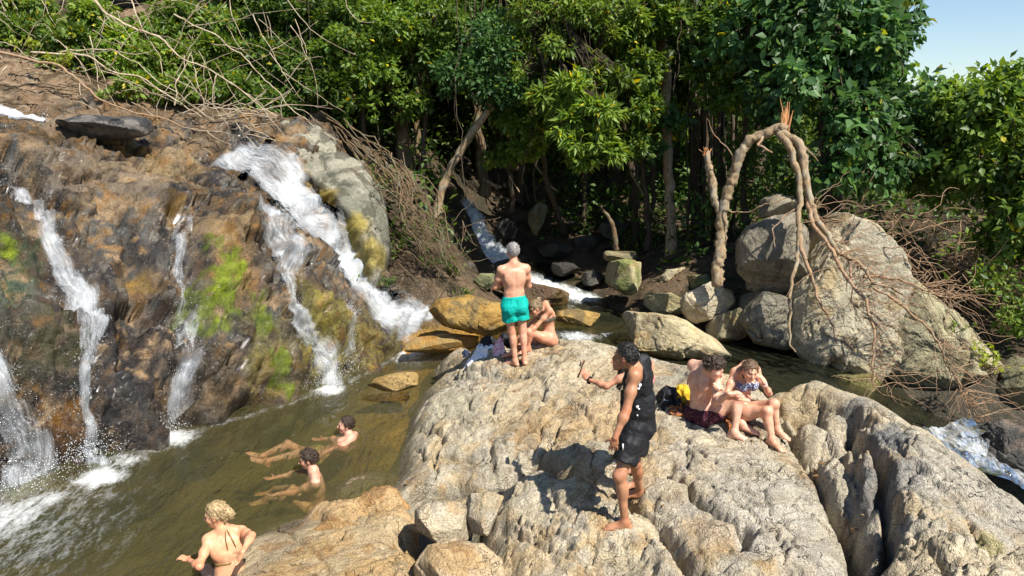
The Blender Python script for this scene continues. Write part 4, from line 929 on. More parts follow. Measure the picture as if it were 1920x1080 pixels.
# ---- far wood behind everything
rg = np.random.default_rng(5)
n = 60000
x = rg.uniform(-20, 24, n); y = rg.uniform(23, 37, n)
top = np.where(x > 9.5, np.clip(15 - (x - 9.5) * 2.8, 5.2, 15), 17.0) + 1.2 * perlin(np.c_[x * .4, y * .4, x * 0])
z0 = ground_z(np.c_[x, y]); z = z0 + (top - z0) * rg.random(n)
P = np.c_[x, y, z]; keep = (fbm(P, .45, 3, 9) > -.22) & (z > z0); P = P[keep]
P = np.repeat(P, 3, 0) + rg.normal(size=(len(P) * 3, 3)) * .22; N = len(P)
make_leaves('far_forest', P, rg.normal(size=(N, 3)) + A(0, -.2, -.3), rg.normal(size=(N, 3)) * .5 + A(.1, -.35, .8), rg.uniform(.2, .42, N), .55, leaf_cols(rg, N, ((.05, .10, .015), (.20, .28, .035)), 1, .01) * (1 + .5 * fbm(P, .5, 3, 3)[:, None]),
            label='dense green wood rising behind the stream', kind='stuff')

# ---- unseen leaf layer added overhead to shade the stream valley and the undergrowth below it
n = 8000
x = rg.uniform(-9, 12, n); y = rg.uniform(18.5, 22.5, n); z = 8.6 + (y - 19) * .25 + rg.random(n) * 2.5 + .8 * perlin(np.c_[x * .5, y * .5, x * 0])
P = np.c_[x, y, z]; P = P[fbm(P, .5, 3, 14) > -.30]; P = np.repeat(P, 3, 0) + rg.normal(size=(len(P) * 3, 3)) * .25; N = len(P)
make_leaves('unseen_shade_leaves', P, rg.normal(size=(N, 3)) + A(0, 0, -.3), rg.normal(size=(N, 3)) * .5 + A(0, 0, 1), rg.uniform(.25, .5, N), .6, leaf_cols(rg, N, ((.03, .07, .012), (.08, .13, .022)), 1, .01), label='unseen leaf layer added above the stream to shade the wood', kind='stuff')
n = 9000
x = rg.uniform(-8, 13, n); y = rg.uniform(15.2, 27, n); g0 = ground_z(np.c_[x, y]); P = np.c_[x, y, g0 + rg.random(n) ** 2 * 1.3]
ok = (fbm(P, .6, 3, 44) > -.05) & ~((np.abs(x - (1.2 + (18 - y) * .3)) < 1.3) & (y < 19)); px_, py_ = proj(P); ok &= ~((px_ > 835) & (px_ < 1000) & (py_ > 300)); P = P[ok]; P = np.repeat(P, 4, 0) + rg.normal(size=(len(P) * 4, 3)) * A(.18, .18, .10); N = len(P)
make_leaves('undergrowth', P, rg.normal(size=(N, 3)) + A(0, -.3, .2), rg.normal(size=(N, 3)) * .5 + A(0, -.2, .9), rg.uniform(.10, .26, N), .45, leaf_cols(rg, N, G_DARK, 1, .01), label='dark leafy undergrowth on the forest floor', kind='stuff')
# mid-depth foliage that closes the gaps between the crowns
fb = [B(rg.uniform(480, 1480), rg.uniform(-60, 250), rg.uniform(18.2, 21.5), rg.uniform(50, 110), rg.uniform(40, 80), .8) for _ in range(46)]
pos, ax, nr, ln, col, _ = blob_leaves(np.random.default_rng(77), fb, 62000, .20, ((.035, .08, .014), (.13, .20, .03)), gap=.0, shell=.3)
make_leaves('woodland_foliage', pos, ax, nr, ln, .5, col, label='shaded foliage filling the wood between the tree crowns', kind='stuff')

# ---- single trees
def cr(*bl): return [B(*b) for b in bl]
# left: shady trees above the bank
tree('tree', 'dark leafy tree behind the bank, its thick trunk bent near the top centre left', [(760, 330, 17.2), (752, 240, 17.2), (735, 170, 17.2), (718, 100, 17.2), (725, 0, 17.2), (730, -160, 17.2)], .17, .10,
     cr((680, 60, 16.6, 95, 80, 1.0), (610, 130, 16.4, 85, 70, .9), (740, -60, 16.8, 120, 90, 1.2), (600, 20, 16.2, 90, 80, .9), (690, 200, 16.8, 70, 60, .7), (640, -120, 16.8, 120, 90, 1.3)), 26000, .15, G_DARK, M_BARK, 1, gap=.12)
tree('tree', 'slim dark tree with a straight trunk left of the leaning one', [(786, 345, 17.6), (783, 250, 17.6), (781, 130, 17.6), (778, 0, 17.6), (775, -200, 17.6)], .09, .06,
     cr((800, 40, 17.4, 80, 80, .9), (770, 110, 17.5, 55, 50, .6), (820, -70, 17.4, 100, 80, 1.1), (840, 60, 17.8, 70, 70, .8)), 15000, .15, G_DARK, M_BARK, 2, gap=.1)
tree('tree', 'slender orange brown tree leaning right over the far waterfall', [(820, 412, 16.2), (828, 365, 16.1), (848, 308, 15.9), (880, 255, 15.7), (908, 212, 15.5), (930, 150, 15.3), (945, 80, 15.2)], .105, .06,
     cr((880, 130, 15.2, 75, 48, .7), (945, 110, 15.0, 60, 48, .7), (925, 165, 15.2, 70, 30, .6), (850, 140, 15.6, 46, 36, .5), (930, 60, 15.4, 70, 50, .8), (960, 165, 15.1, 36, 30, .4)), 15000, .13, G_BLUE, M_BARK_PALE, 3, gap=.05)
tree('tree', 'pale spotted trunk standing just behind the leaning tree', [(908, 370, 18.4), (903, 310, 18.4), (898, 250, 18.4), (890, 120, 18.4), (884, -60, 18.4)], .13, .10,
     cr((880, 10, 18.2, 120, 70, 1.2), (900, -100, 18.4, 150, 90, 1.5), (830, -20, 18.6, 90, 80, 1.0)), 16000, .17, G_DARK, M_BARK, 4, gap=.05)
# middle: the sunlit tree with rosettes of long leaves
tree('tree', 'sunlit tree with rosettes of long glossy leaves hanging over the stream', [(1060, 440, 19.2), (1045, 400, 18.6), (1025, 330, 17.6), (1012, 240, 16.6), (1015, 130, 15.6), (1022, 60, 15.0), (1010, -60, 14.8)], .08, .05,
     cr((1075, 175, 14.2, 46, 30, .45), (1135, 205, 14.0, 44, 24, .4), (1060, 235, 14.2, 40, 22, .4), (1110, 262, 14.1, 46, 22, .4), (1155, 150, 14.4, 34, 22, .3), (1025, 185, 14.4, 34, 26, .4), (1090, 300, 14.2, 34, 18, .3), (1150, 285, 14.2, 30, 18, .3), (1100, 125, 14.5, 36, 22, .4)), 6500, .23, G_BRIGHT, M_BARK_DARK, 5, wd=.30, big=True, k=9, rosette=.03, droop=.25, gap=.12, upb=.9, shell=.35, out=1.0, clump=2.0)
tree('tree', 'yellow green tree crown catching the sun at the top centre', [(1190, 470, 18.6), (1185, 330, 18.4), (1150, 180, 17.4), (1085, 90, 16.2), (1050, 20, 15.4)], .10, .05,
     cr((1000, 30, 14.6, 45, 34, .5), (1045, 80, 14.3, 40, 26, .4), (1095, 15, 14.4, 55, 30, .6), (1145, 60, 14.6, 44, 26, .4), (985, 130, 14.8, 34, 34, .4), (1060, -40, 14.8, 100, 40, .8), (970, 75, 15.0, 34, 30, .4), (1180, 20, 15.0, 40, 30, .5)), 13000, .15, G_BRIGHT, M_BARK_DARK, 6, gap=.15, wd=.42, clump=1.9)
tree('tree', 'straight tall tree with pale mottled bark beside the boulder pile', [(1259, 485, 16.4), (1257, 400, 16.4), (1252, 300, 16.4), (1250, 200, 16.4), (1248, 100, 16.3), (1244, 0, 16.3), (1240, -180, 16.3)], .115, .09,
     cr((1200, 20, 16.0, 80, 60, .8), (1270, -40, 16.2, 110, 70, 1.1), (1180, 100, 16.4, 55, 50, .6), (1290, 60, 15.6, 50, 60, .6), (1200, -110, 16.4, 150, 80, 1.5)), 16000, .17, G_DARK, M_BARK_PALE, 7, gap=.05)
# sunlit outer crowns that close the front of the wood
for i, (lab, trunk, bl, n_, sz, pal) in enumerate((
    ('young tree with small sunlit leaves above the root tangle', [(690, 345, 16.4), (682, 250, 16.2), (668, 150, 15.9), (660, 60, 15.7)], ((640, 90, 15.2, 60, 40, .6), (700, 130, 15.4, 56, 40, .5), (660, 190, 15.4, 54, 34, .5), (610, 160, 15.2, 40, 34, .4), (720, 60, 15.4, 60, 44, .6), (655, 20, 15.4, 70, 40, .6)), 15000, .14, G_MID),
    ('young tree with sunlit leaves left of the leaning trunk', [(800, 390, 16.6), (795, 300, 16.5), (800, 180, 16.2), (805, 60, 16.0)], ((800, 100, 15.9, 46, 44, .5), (770, 190, 16.0, 40, 36, .4), (830, 40, 15.7, 60, 40, .5), (775, 30, 15.8, 50, 40, .5)), 10000, .14, G_MID),
    ('slim tree with pale leaves between the rosettes and the straight trunk', [(1215, 470, 17.2), (1210, 360, 16.9), (1200, 220, 16.3), (1195, 80, 15.9)], ((1200, 120, 15.4, 44, 36, .5), (1215, 200, 15.5, 36, 30, .4), (1185, 60, 15.4, 46, 34, .5), (1230, 30, 15.5, 54, 40, .5), (1190, 270, 15.7, 34, 26, .4)), 9000, .15, G_MID),
    ('tree with yellowish leaves low over the dark valley', [(960, 400, 18.8), (955, 320, 18.2), (958, 230, 17.2), (965, 140, 16.6)], ((960, 215, 15.6, 40, 30, .4), (990, 275, 15.8, 34, 22, .3), (1010, 235, 15.3, 36, 24, .4), (945, 290, 16.4, 34, 20, .3)), 6500, .15, G_BRIGHT),
    ('tree with drooping dark leaves left of the vine wall', [(1400, 420, 16.0), (1395, 300, 15.8), (1400, 150, 15.4), (1405, 20, 15.2)], ((1380, 90, 14.8, 50, 44, .5), (1345, 40, 15.0, 50, 44, .5), (1420, 30, 14.8, 50, 40, .5), (1360, 170, 15.2, 40, 34, .4), (1430, 130, 14.9, 36, 34, .4), (1310, 130, 15.4, 34, 30, .4)), 9000, .17, G_MID))):
    tree('tree', lab, trunk, .07, .035, cr(*bl), n_, sz, pal, M_BARK_DARK, 90 + i, gap=.1, clump=1.8)
# deep shade trunks
for i, (a, b_, sd, r, lab) in enumerate((((1188, 455), (1182, 180), 19.5, .13, 'dark trunk in the shade left of the straight tree'), ((1216, 470), (1222, 200), 18.4, .07, 'thin dark trunk close to the straight tree'),
                                        ((1095, 450), (1085, 200), 20.0, .10, 'dark trunk deep behind the glossy rosettes'), ((640, 300), (655, 60), 18.6, .12, 'dark trunk at the left behind the grey spur'),
                                        ((700, 330), (705, 120), 18.9, .08, 'thin dark trunk behind the root tangle'), ((1310, 440), (1318, 80), 17.6, .12, 'dark trunk left of the broken tree'), ((970, 380), (985, 160), 20.2, .11, 'dark trunk behind the upright stone'),
                                        ((580, 260), (565, 40), 17.8, .10, 'dark trunk above the grey spur'))):
    tree('tree', lab, [(a[0], a[1], sd), ((a[0] + b_[0]) / 2 + 6, (a[1] + b_[1]) / 2, sd), (b_[0], b_[1], sd), (b_[0] + 5, -180, sd)], r, r * .7,
         cr((b_[0] - 20, -60, sd, 120, 90, 1.3), (b_[0] + 40, 0, sd - .4, 80, 70, 1.0), (b_[0], 90, sd, 60, 50, .7)), 9000, .19, G_DARK, M_BARK_DARK, 20 + i, gap=.0)
# canopy trees whose crowns close the wood overhead
for i, (px, sd, lab) in enumerate(((420, 19, 'tall tree above the bank at the upper left'), (900, 21, 'tall tree far behind the leaning one'), (1150, 22, 'tall tree at the back of the stream valley'), (1420, 19, 'tall tree behind the vine wall'), (680, 21, 'tall tree behind the bent trunk'))):
    tree('tree', lab, [(px, 330, sd), (px + 8, 150, sd), (px, 0, sd), (px, -300, sd)], .16, .1,
         cr((px, -40, sd, 170, 110, 1.8), (px + 60, -190, sd - .6, 220, 130, 2.2), (px - 80, -150, sd, 200, 140, 2.2), (px, 130, sd + .6, 120, 80, 1.2), (px + 40, -330, sd, 260, 130, 2.6)), 17000, .26, G_MID, M_BARK_DARK, 40 + i, gap=.0)
# right: the wall of climbing big-leaved vine
rv = tree('vine_covered_tree', 'tall tree smothered by big leaved climbing vine', [(1560, 430, 14.8), (1555, 300, 14.7), (1550, 100, 14.6), (1545, -150, 14.6)], .2, .14,
     cr((1560, 120, 13.4, 110, 90, .9), (1640, 90, 13.4, 90, 100, .9), (1500, 40, 13.6, 100, 90, .9), (1590, 230, 12.9, 110, 80, .8), (1680, 190, 13.2, 80, 80, .8), (1480, 170, 13.4, 70, 70, .7), (1560, -60, 13.8, 150, 100, 1.2), (1640, 300, 12.8, 90, 60, .7), (1690, 40, 13.8, 45, 70, .7), (1560, 320, 12.9, 60, 50, .5), (1400, 60, 14.4, 80, 90, .8), (1700, 280, 13.0, 50, 50, .6)), 17000, .205, G_BLUE, M_BARK_DARK, 60, wd=.62, big=True, k=5, rosette=.09, droop=.75, gap=-.05, shell=.72, upb=.55, clump=1.6)
tree('leafy_shrub', 'rounded leafy shrub mass at the right edge under the open sky', [(1860, 520, 12.8), (1855, 400, 12.8), (1850, 260, 12.8), (1845, 170, 12.8)], .07, .04,
     cr((1800, 220, 12.8, 75, 66, .7), (1870, 210, 12.4, 75, 80, .7), (1920, 300, 12.0, 80, 110, .8), (1830, 320, 12.6, 75, 70, .7), (1760, 310, 13.2, 60, 70, .6), (1940, 190, 12.2, 70, 70, .7), (1900, 440, 12.0, 60, 80, .7), (1780, 180, 13.0, 40, 36, .4), (1980, 400, 11.8, 80, 120, .8), (1740, 230, 13.6, 50, 80, .6)), 15000, .17, G_MID, M_BARK_DARK, 61, wd=.55, big=True, k=5, rosette=.08, droop=.6, gap=-.05, shell=.6, cat='shrub')
tree('leafy_branch', 'leafy branch reaching in at the right edge against the sky', [(2080, 330, 8.5), (2020, 230, 8.5), (1960, 160, 8.5), (1925, 110, 8.5)], .03, .01,
     cr((1940, 110, 8.5, 36, 36, .2), (1930, 150, 8.5, 24, 18, .15), (1990, 190, 8.5, 60, 50, .3)), 190, .15, G_BRIGHT, M_BARK, 62, wd=.6, big=True, k=4, rosette=.08, droop=.6, cat='branch', limbs=False)
tree('leafy_shrub', 'sparse green shrub in the brambles at the lower right edge', [(1890, 640, 11.9), (1885, 580, 11.9), (1880, 520, 11.9)], .03, .01,
     cr((1880, 520, 11.7, 60, 50, .4), (1900, 600, 11.5, 40, 60, .4), (1820, 480, 12.2, 60, 40, .4), (1930, 560, 11.4, 60, 90, .5)), 1500, .12, G_MID, M_BARK, 63, wd=.5, k=5, cat='shrub')
# banyan-like dark trunk with hanging roots
tb = Tubes(); rg = np.random.default_rng(8)
for i in range(26):
    px = 1285 + rg.random() * 90; sd = 16.4 + rg.random() * 1.2
    tb.add(curve(pix([(px + rg.normal() * 6, 440 + rg.random() * 40, sd), (px + rg.normal() * 8, 250, sd), (px + rg.normal() * 10, 60, sd), (px, -120, sd)]), 24, .06, i), rg.uniform(.012, .05), 6)
tag(tb.build('hanging_roots', M_BARK_DARK), 'dark curtain of hanging roots behind the broken tree', None, None, 'stuff')
tb = Tubes()
for i in range(70):
    px = rg.uniform(560, 1480); sd = rg.uniform(14.8, 19); y1 = rg.uniform(120, 400)
    tb.add(curve(pix([(px, -120, sd), (px + rg.normal() * 12, y1 * .4, sd), (px + rg.normal() * 18, y1, sd)]), 18, .10, i), rg.uniform(.005, .014), 4)
tag(tb.build('hanging_vines', M_BARK_DARK), 'thin hanging vines in the shade of the trees', None, None, 'stuff')

# ---- the broken tree with its drooping bare branches
bt = empty('broken_tree', W(1345, 528, 12.7)); tag(bt, 'snapped leafless tree arching over the pale boulder with drooping bare branches', 'tree')
def limb(name, pts, r0, r1, mat=M_BARK_PALE, n=44, sides=9, jag=.22, seed=0, wob=.03, parent=bt):
    pp = np.array(pix(pts)); L_ = np.r_[0, np.cumsum(np.linalg.norm(np.diff(pp, axis=0), axis=1))]; q_ = np.linspace(0, L_[-1], n)
    C = .85 * np.stack([np.interp(q_, L_, pp[:, i]) for i in range(3)], -1) + .15 * curve(pp, n); C = C + wob * np.c_[fbm(C, 2.5, 3, seed), fbm(C, 2.5, 3, seed + 3), fbm(C, 2.5, 3, seed + 6)]
    t = Tubes(); t.add(C, np.linspace(r0, r1, n) * (1 + .04 * fbm(C, 2.5, 3, seed + 1)), sides, jag, seed); return t.build(name, mat, parent)
limb('trunk', [(1345, 535, 12.7), (1349, 480, 12.7), (1352, 440, 12.7), (1352, 405, 12.7), (1368, 350, 12.6), (1382, 300, 12.5), (1397, 262, 12.4), (1432, 254, 12.3), (1458, 240, 12.2), (1472, 246, 12.1)], .098, .074, seed=1, n=110, sides=16, jag=.30, wob=.03)
limb('stub', [(1352, 410, 12.7), (1342, 370, 12.75), (1328, 318, 12.8), (1321, 286, 12.8)], .07, .06, seed=2, jag=.35)
sp = Tubes(); rg = np.random.default_rng(3)
for i in range(16):
    a = W(1318 + rg.random() * 12, 292, 12.8 + rg.normal() * .03); sp.add(curve([a, a + A(rg.normal() * .05, rg.normal() * .04, .10 + .06 * rg.random())], 5, 0), np.linspace(.02, .004, 5), 5)
sp.build('broken_end', M_SPLINTER, bt)
sp = Tubes()
for i in range(14):
    a = W(1462 + rg.random() * 16, 246, 12.2 + rg.normal() * .04); h = rg.uniform(.2, .56)
    sp.add(curve([a, a + A(rg.normal() * .02, 0, h * .5), a + A(rg.normal() * .035 + .01, 0, h)], 8, .02), np.linspace(.030, .004, 8), 5, .2, i)
sp.build('splinter', M_SPLINTER, bt)
HANG = [([(1466, 250, 12.15), (1490, 268, 12.0), (1506, 300, 11.9), (1516, 345, 11.8), (1522, 385, 11.7), (1545, 430, 11.4), (1575, 475, 11.2), (1600, 492, 11.1), (1640, 525, 10.9), (1700, 548, 10.8)], .075, .014),
        ([(1462, 252, 12.1), (1482, 285, 11.95), (1494, 330, 11.85), (1500, 380, 11.75), (1502, 440, 11.6), (1500, 475, 11.5), (1484, 520, 11.3), (1477, 590, 11.1), (1480, 640, 11.0), (1492, 662, 10.95)], .06, .013),
        ([(1474, 255, 12.1), (1502, 300, 11.95), (1512, 370, 11.75), (1520, 420, 11.5), (1560, 470, 11.2), (1590, 520, 11.0), (1625, 560, 10.8), (1640, 620, 10.6), (1638, 690, 10.5), (1632, 722, 10.45)], .05, .011),
        ([(1498, 440, 11.6), (1512, 500, 11.4), (1535, 560, 11.2), (1560, 610, 11.0), (1572, 642, 10.95)], .035, .01),
        ([(1500, 385, 11.75), (1470, 405, 11.8), (1450, 430, 11.8), (1456, 462, 11.75)], .018, .006),
        ([(1590, 490, 11.1), (1600, 540, 11.0), (1592, 580, 10.95)], .02, .007),
        ([(1620, 520, 11.0), (1680, 520, 10.9), (1740, 545, 10.85), (1790, 560, 10.8)], .026, .007),
        ([(1640, 540, 10.9), (1700, 580, 10.75), (1760, 640, 10.65), (1800, 720, 10.6), (1830, 800, 10.5)], .022, .006),
        ([(1432, 256, 12.3), (1420, 275, 12.2), (1445, 290, 12.1)], .035, .012), ([(1470, 250, 12.1), (1500, 262, 12.0), (1530, 300, 11.9)], .02, .006),
        ([(1380, 300, 12.5), (1350, 265, 12.4), (1325, 225, 12.3)], .014, .004), ([(1360, 390, 12.6), (1410, 395, 12.2), (1470, 370, 12.0), (1490, 372, 11.9)], .014, .006)]
ends = []
for i, (p, a, b_) in enumerate(HANG):
    limb('drooping_branch', p, a, b_, M_BARK_PALE if a > .05 else M_BARK_RED, 70, 8, .28, i + 5, .05)
rg = np.random.default_rng(17); tw = Tubes()
for i in range(260):
    hp = np.array(HANG[rg.choice([0, 2, 6, 7, 7, 0, 2])][0]); k = rg.uniform(len(hp) * .38, len(hp) - 1.05); i0 = int(k); q = hp[i0] + (hp[i0 + 1] - hp[i0]) * (k - i0)
    px, py, sd = q; ln = rg.uniform(30, 150); an = rg.normal(.6, .8)
    e = (px + ln * math.cos(an), py + ln * math.sin(an) * .8, sd + rg.normal() * .2); m_ = ((px + e[0]) / 2 + rg.normal() * 10, (py + e[1]) / 2 - 10 + rg.normal() * 8, sd)
    tw.add(curve(pix([q, m_, e]), 12, .09, i), np.linspace(.0065, .0025, 12), 4)
tw.build('twigs', M_BARK_RED, bt)['kind'] = 'stuff'
# stump by the stream
st = tree('tree_stump', 'short forked pale stump leaning in the shade left of the straight tree', [(1158, 478, 16.6), (1152, 440, 16.5), (1142, 410, 16.4), (1126, 382, 16.4)], .075, .03, None, 0, 0, None, M_BARK, 70, cat='stump')

# ---- brambles under the vine wall
tw = Tubes(); rg = np.random.default_rng(23)
for i in range(420):
    px, py = rg.uniform(1590, 1960), rg.uniform(400, 640); sd = rg.uniform(11.9, 13.6)
    if py > 430 + (px - 1590) * .9: continue
    an = rg.normal(.6, .8); ln = rg.uniform(60, 200)
    e = (px + ln * math.cos(an), py + ln * math.sin(an), sd + rg.normal() * .3); m_ = ((px + e[0]) / 2 + rg.normal() * 15, (py + e[1]) / 2 - abs(rg.normal()) * 28, sd + rg.normal() * .2)
    tw.add(curve(pix([(px, py, sd), m_, e]), 12, .12, i), np.linspace(.009, .004, 12), 4)
tag(tw.build('bramble', M_BARK_RED), 'tangle of thin bare bramble stems under the vine wall', None, None, 'stuff')
# a dark thicket of leaves behind the brambles
pos, ax, nr, ln, col, _ = blob_leaves(np.random.default_rng(31), cr((1640, 470, 14.6, 90, 80, .7), (1740, 520, 14.2, 90, 90, .7), (1820, 600, 13.4, 90, 90, .7), (1900, 680, 12.9, 70, 90, .7), (1500, 330, 15.2, 90, 80, .6), (1400, 300, 16, 90, 120, .8), (1560, 400, 15, 80, 60, .6), (1960, 600, 12.6, 80, 150, .8)), 14000, .13, G_DARK, gap=0)
make_leaves('thicket', pos, ax, nr, ln, .5, col, label='dark green thicket behind the brambles', kind='stuff')
# small bright plants
def sprig(px, py, s, h, n, label, pal=G_YELL, seed=0, name='young_plant', size=.08, wide=.9, cat='plant'):
    rg = np.random.default_rng(seed); b0 = W(px, py, s); root = empty(name, b0); tag(root, label, cat)
    tb = Tubes(); Ps, Ax, Nr = [], [], []
    for i in range(n):
        e = b0 + A(rg.normal() * h * wide * .5, rg.normal() * h * .3, h * rg.uniform(.5, 1.05)); C = curve([b0, (b0 + e) / 2 + rg.normal(size=3) * h * .1, e], 8, 0)
        tb.add(C, np.linspace(.006, .002, 8), 4)
        for k in range(3, 8):
            for q in range(3): Ps.append(C[k]); Ax.append(rg.normal(size=3) + A(0, -.2, .3)); Nr.append(A(0, -.3, .8) + rg.normal(size=3) * .4)
    tb.build('stem', M_BARK, root); N = len(Ps)
    make_leaves('leaves', np.array(Ps), np.array(Ax), np.array(Nr), rg.uniform(.6, 1.2, N) * size, .42, leaf_cols(rg, N, pal, 1, 0), root, True)
sprig(1855, 705, 10.7, .55, 8, 'bright yellow green sapling among the bare twigs', G_YELL, 1, size=.09)
sprig(1890, 620, 11.2, .45, 7, 'green sapling above the grey green rock at the right edge', G_BRIGHT, 2)
sprig(1790, 625, 11.0, .2, 4, 'tiny green seedling on the sloping boulder', G_BRIGHT, 3)
sprig(745, 480, 14.9, .5, 12, 'low ivy plant on the bank right of the grey spur', G_MID, 4, wide=1.6)
sprig(770, 460, 15.2, .45, 10, 'leafy weed higher on the rooty bank', G_MID, 5, wide=1.6)
sprig(1260, 250, 16.0, .5, 9, 'big leaved climber on the straight tree trunk', G_BLUE, 6, size=.26, wide=1.2)
sprig(1225, 300, 15.8, .4, 7, 'drooping big leaved climber left of the straight tree', G_BLUE, 7, size=.24, wide=1.2)
sprig(800, 505, 14.4, .45, 12, 'ivy clump low on the rooty bank', G_DARK, 12, wide=1.8)
sprig(835, 470, 15.0, .5, 12, 'dark fern like clump left of the far fall', G_DARK, 13, wide=1.6)
sprig(850, 520, 14.8, .4, 10, 'green clump between the roots and the far fall', G_MID, 14, wide=1.6)
sprig(720, 545, 14.0, .4, 10, 'weedy clump beside the foot of the grey spur', G_DARK, 15, wide=1.6)
sprig(870, 560, 14.5, .25, 6, 'small weed at the foot of the root tangle', G_MID, 8)

# ---- the overgrown bank at the upper left
rg = np.random.default_rng(41)
SHR = [(('low sunlit shrub at the left end of the bank'), cr((60, 60, 15.4, 70, 40, .6), (140, 90, 15.0, 70, 40, .6), (30, 20, 16, 80, 40, .7)), G_MID, 7000),
       (('leafy shrub behind the pale branches on the bank'), cr((230, 90, 15.4, 60, 50, .6), (300, 120, 15.2, 60, 50, .6), (200, 40, 15.6, 70, 40, .7), (250, 160, 14.4, 50, 24, .4), (340, 165, 14.6, 50, 26, .4)), G_BRIGHT, 8000),
       (('broad shrub in the middle of the bank'), cr((400, 110, 15.6, 70, 55, .6), (380, 40, 16, 80, 50, .7), (440, 170, 15.2, 50, 36, .5), (330, 60, 16, 70, 50, .7)), G_MID, 9000),
       (('shady shrub at the right end of the bank'), cr((520, 130, 15.8, 60, 70, .6), (500, 40, 16.2, 80, 60, .7), (560, 200, 15.6, 45, 36, .5), (480, 190, 15.2, 50, 30, .4)), G_DARK, 9000)]
for i, (lab, bl, pal, n_) in enumerate(SHR):
    root = empty('bank_shrub', bl[0][0] - A(0, 0, .8)); tag(root, lab, 'shrub')
    pos, ax, nr, ln, col, tws = blob_leaves(np.random.default_rng(50 + i), bl, n_ * 2, .14, pal, k=5, gap=.05, shell=.3, clump=1.8, yellow=.04)
    make_leaves('foliage', pos, ax, nr, ln, .5, col, root)
    tb = Tubes()
    for q in tws[::26]: tb.add(curve([q * .25 + bl[0][0] * .75 - A(0, 0, .6), (q + bl[0][0]) / 2 - A(0, 0, .3), q], 8, .08, i), np.linspace(.014, .004, 8), 4)
    tb.build('stems', M_DRY, root)
sprig(115, 130, 13.4, .32, 9, 'bright lime green weed on the left bank', G_YELL, 9, wide=2.0, size=.10)
sprig(60, 95, 13.8, .25, 7, 'pale lime weed further up the left bank', G_YELL, 10, wide=2.0, size=.10)
sprig(190, 190, 13.6, .2, 5, 'small green weed above the dark rock', G_BRIGHT, 11)
DEAD = [('long reddish dead branch sloping down to the dark rock', [(-40, 95), (70, 115), (140, 140), (190, 190), (260, 212), (372, 243)], 13.3, .035, M_BARK_RED),
        ('long pale dead branch from the top of the picture down to the cliff edge', [(150, -30), (215, 35), (290, 68), (330, 100), (420, 150), (520, 215)], 13.9, .035, M_DRY),
        ('pale dead branch running along the bank to the rock', [(60, 95), (150, 108), (200, 128), (270, 150), (330, 195), (378, 222)], 13.6, .03, M_DRY),
        ('pale dead stick slanting down from the top edge', [(238, -20), (262, 40), (290, 88), (302, 106)], 14.0, .022, M_DRY),
        ('bent grey stick standing like a hook on the bank', [(327, 200), (332, 150), (352, 118), (361, 95)], 13.9, .02, M_DRY),
        ('straight stick leaning beside the hooked one', [(358, 108), (370, 150), (386, 212)], 13.9, .016, M_DRY),
        ('dark dead branch lying at the left end of the bank', [(5, 163), (70, 160), (150, 158)], 12.9, .02, M_BARK_DARK),
        ('thin pale branch crossing the bank near the top', [(110, 95), (190, 90), (250, 115), (320, 170), (380, 215)], 13.8, .02, M_DRY),
        ('dead branch leaning over the grey spur', [(330, 30), (420, 80), (500, 150), (560, 215), (640, 262)], 14.6, .022, M_DRY),
        ('brown stick lying over the cliff edge', [(370, 232), (440, 226), (500, 212)], 13.6, .022, M_BARK_DARK),
        ('pale curling twig at the top of the wood', [(640, -10), (655, 20), (675, 36), (705, 38)], 13.8, .012, M_DRY)]
for i, (lab, p, sd, r, mt) in enumerate(DEAD):
    t = Tubes(); t.add(curve(pix(p, sd), 40, .06, i), np.linspace(r * .75, r * .3, 40), 7, .15, i); tag(t.build('dead_branch', mt), lab, 'branch')
tw = Tubes()
for i in range(130):
    px, py = rg.uniform(-60, 560), rg.uniform(-30, 210); sd = rg.uniform(13.4, 15.6)
    an = rg.choice([rg.normal(.55, .3), rg.normal(.5, .4), rg.normal(1.4, .5), rg.normal(-.6, .5)]); ln = rg.uniform(40, 190)
    e = (px + ln * math.cos(an), min(py + ln * math.sin(an), 245), sd - .1); m_ = ((px + e[0]) / 2 + rg.normal() * 8, (py + e[1]) / 2 + rg.normal() * 10, sd - .05)
    tw.add(curve(pix([(px, py, sd), m_, e]), 12, .06, i), np.linspace(rg.uniform(.006, .012), .003, 12), 4)
for i in range(45):
    px, py = rg.uniform(330, 500), rg.uniform(190, 250); an = rg.uniform(-.9, .9); ln = rg.uniform(20, 90); sd = rg.uniform(13.3, 13.8)
    tw.add(curve(pix([(px, py, sd), (px + ln * math.cos(an), py + ln * math.sin(an), sd)]), 8, .05, i), np.linspace(.011, .004, 8), 4)
tag(tw.build('brushwood', M_DRY), 'dry brushwood and twigs over the bank at the upper left', None, None, 'stuff')
# ---- root tangle between the grey spur and the far fall
tw = Tubes(); rg = np.random.default_rng(61)
for i in range(46):
    a = rg.random(); px, py = 610 + a * 150 + rg.normal() * 10, 228 + a * 95 + rg.normal() * 14
    b_ = rg.random(); ex, ey = 790 + b_ * 110 + rg.normal() * 12, 440 + b_ * 110 + rg.normal() * 12
    sd = rg.uniform(14.0, 14.8); e2 = rg.uniform(13.9, 14.5)
    tw.add(curve(pix([(px, py, sd + .6), (px * .65 + ex * .35 + rg.normal() * 16, py * .7 + ey * .3 + rg.normal() * 14, sd + .2), (px * .3 + ex * .7 + rg.normal() * 20, py * .35 + ey * .65 + rg.normal() * 14, sd), (ex, ey, e2)]), 20, .10, i), np.linspace(rg.uniform(.006, .017), .004, 20), 5)
for i in range(30):
    px, py = rg.uniform(740, 880), rg.uniform(400, 540); an = rg.normal(1.0, .9); ln = rg.uniform(25, 80); sd = rg.uniform(13.9, 14.6)
    tw.add(curve(pix([(px, py, sd), (px + ln * math.cos(an), min(py + ln * math.sin(an), 565), sd - .1)]), 8, .08, i), np.linspace(.009, .003, 8), 4)
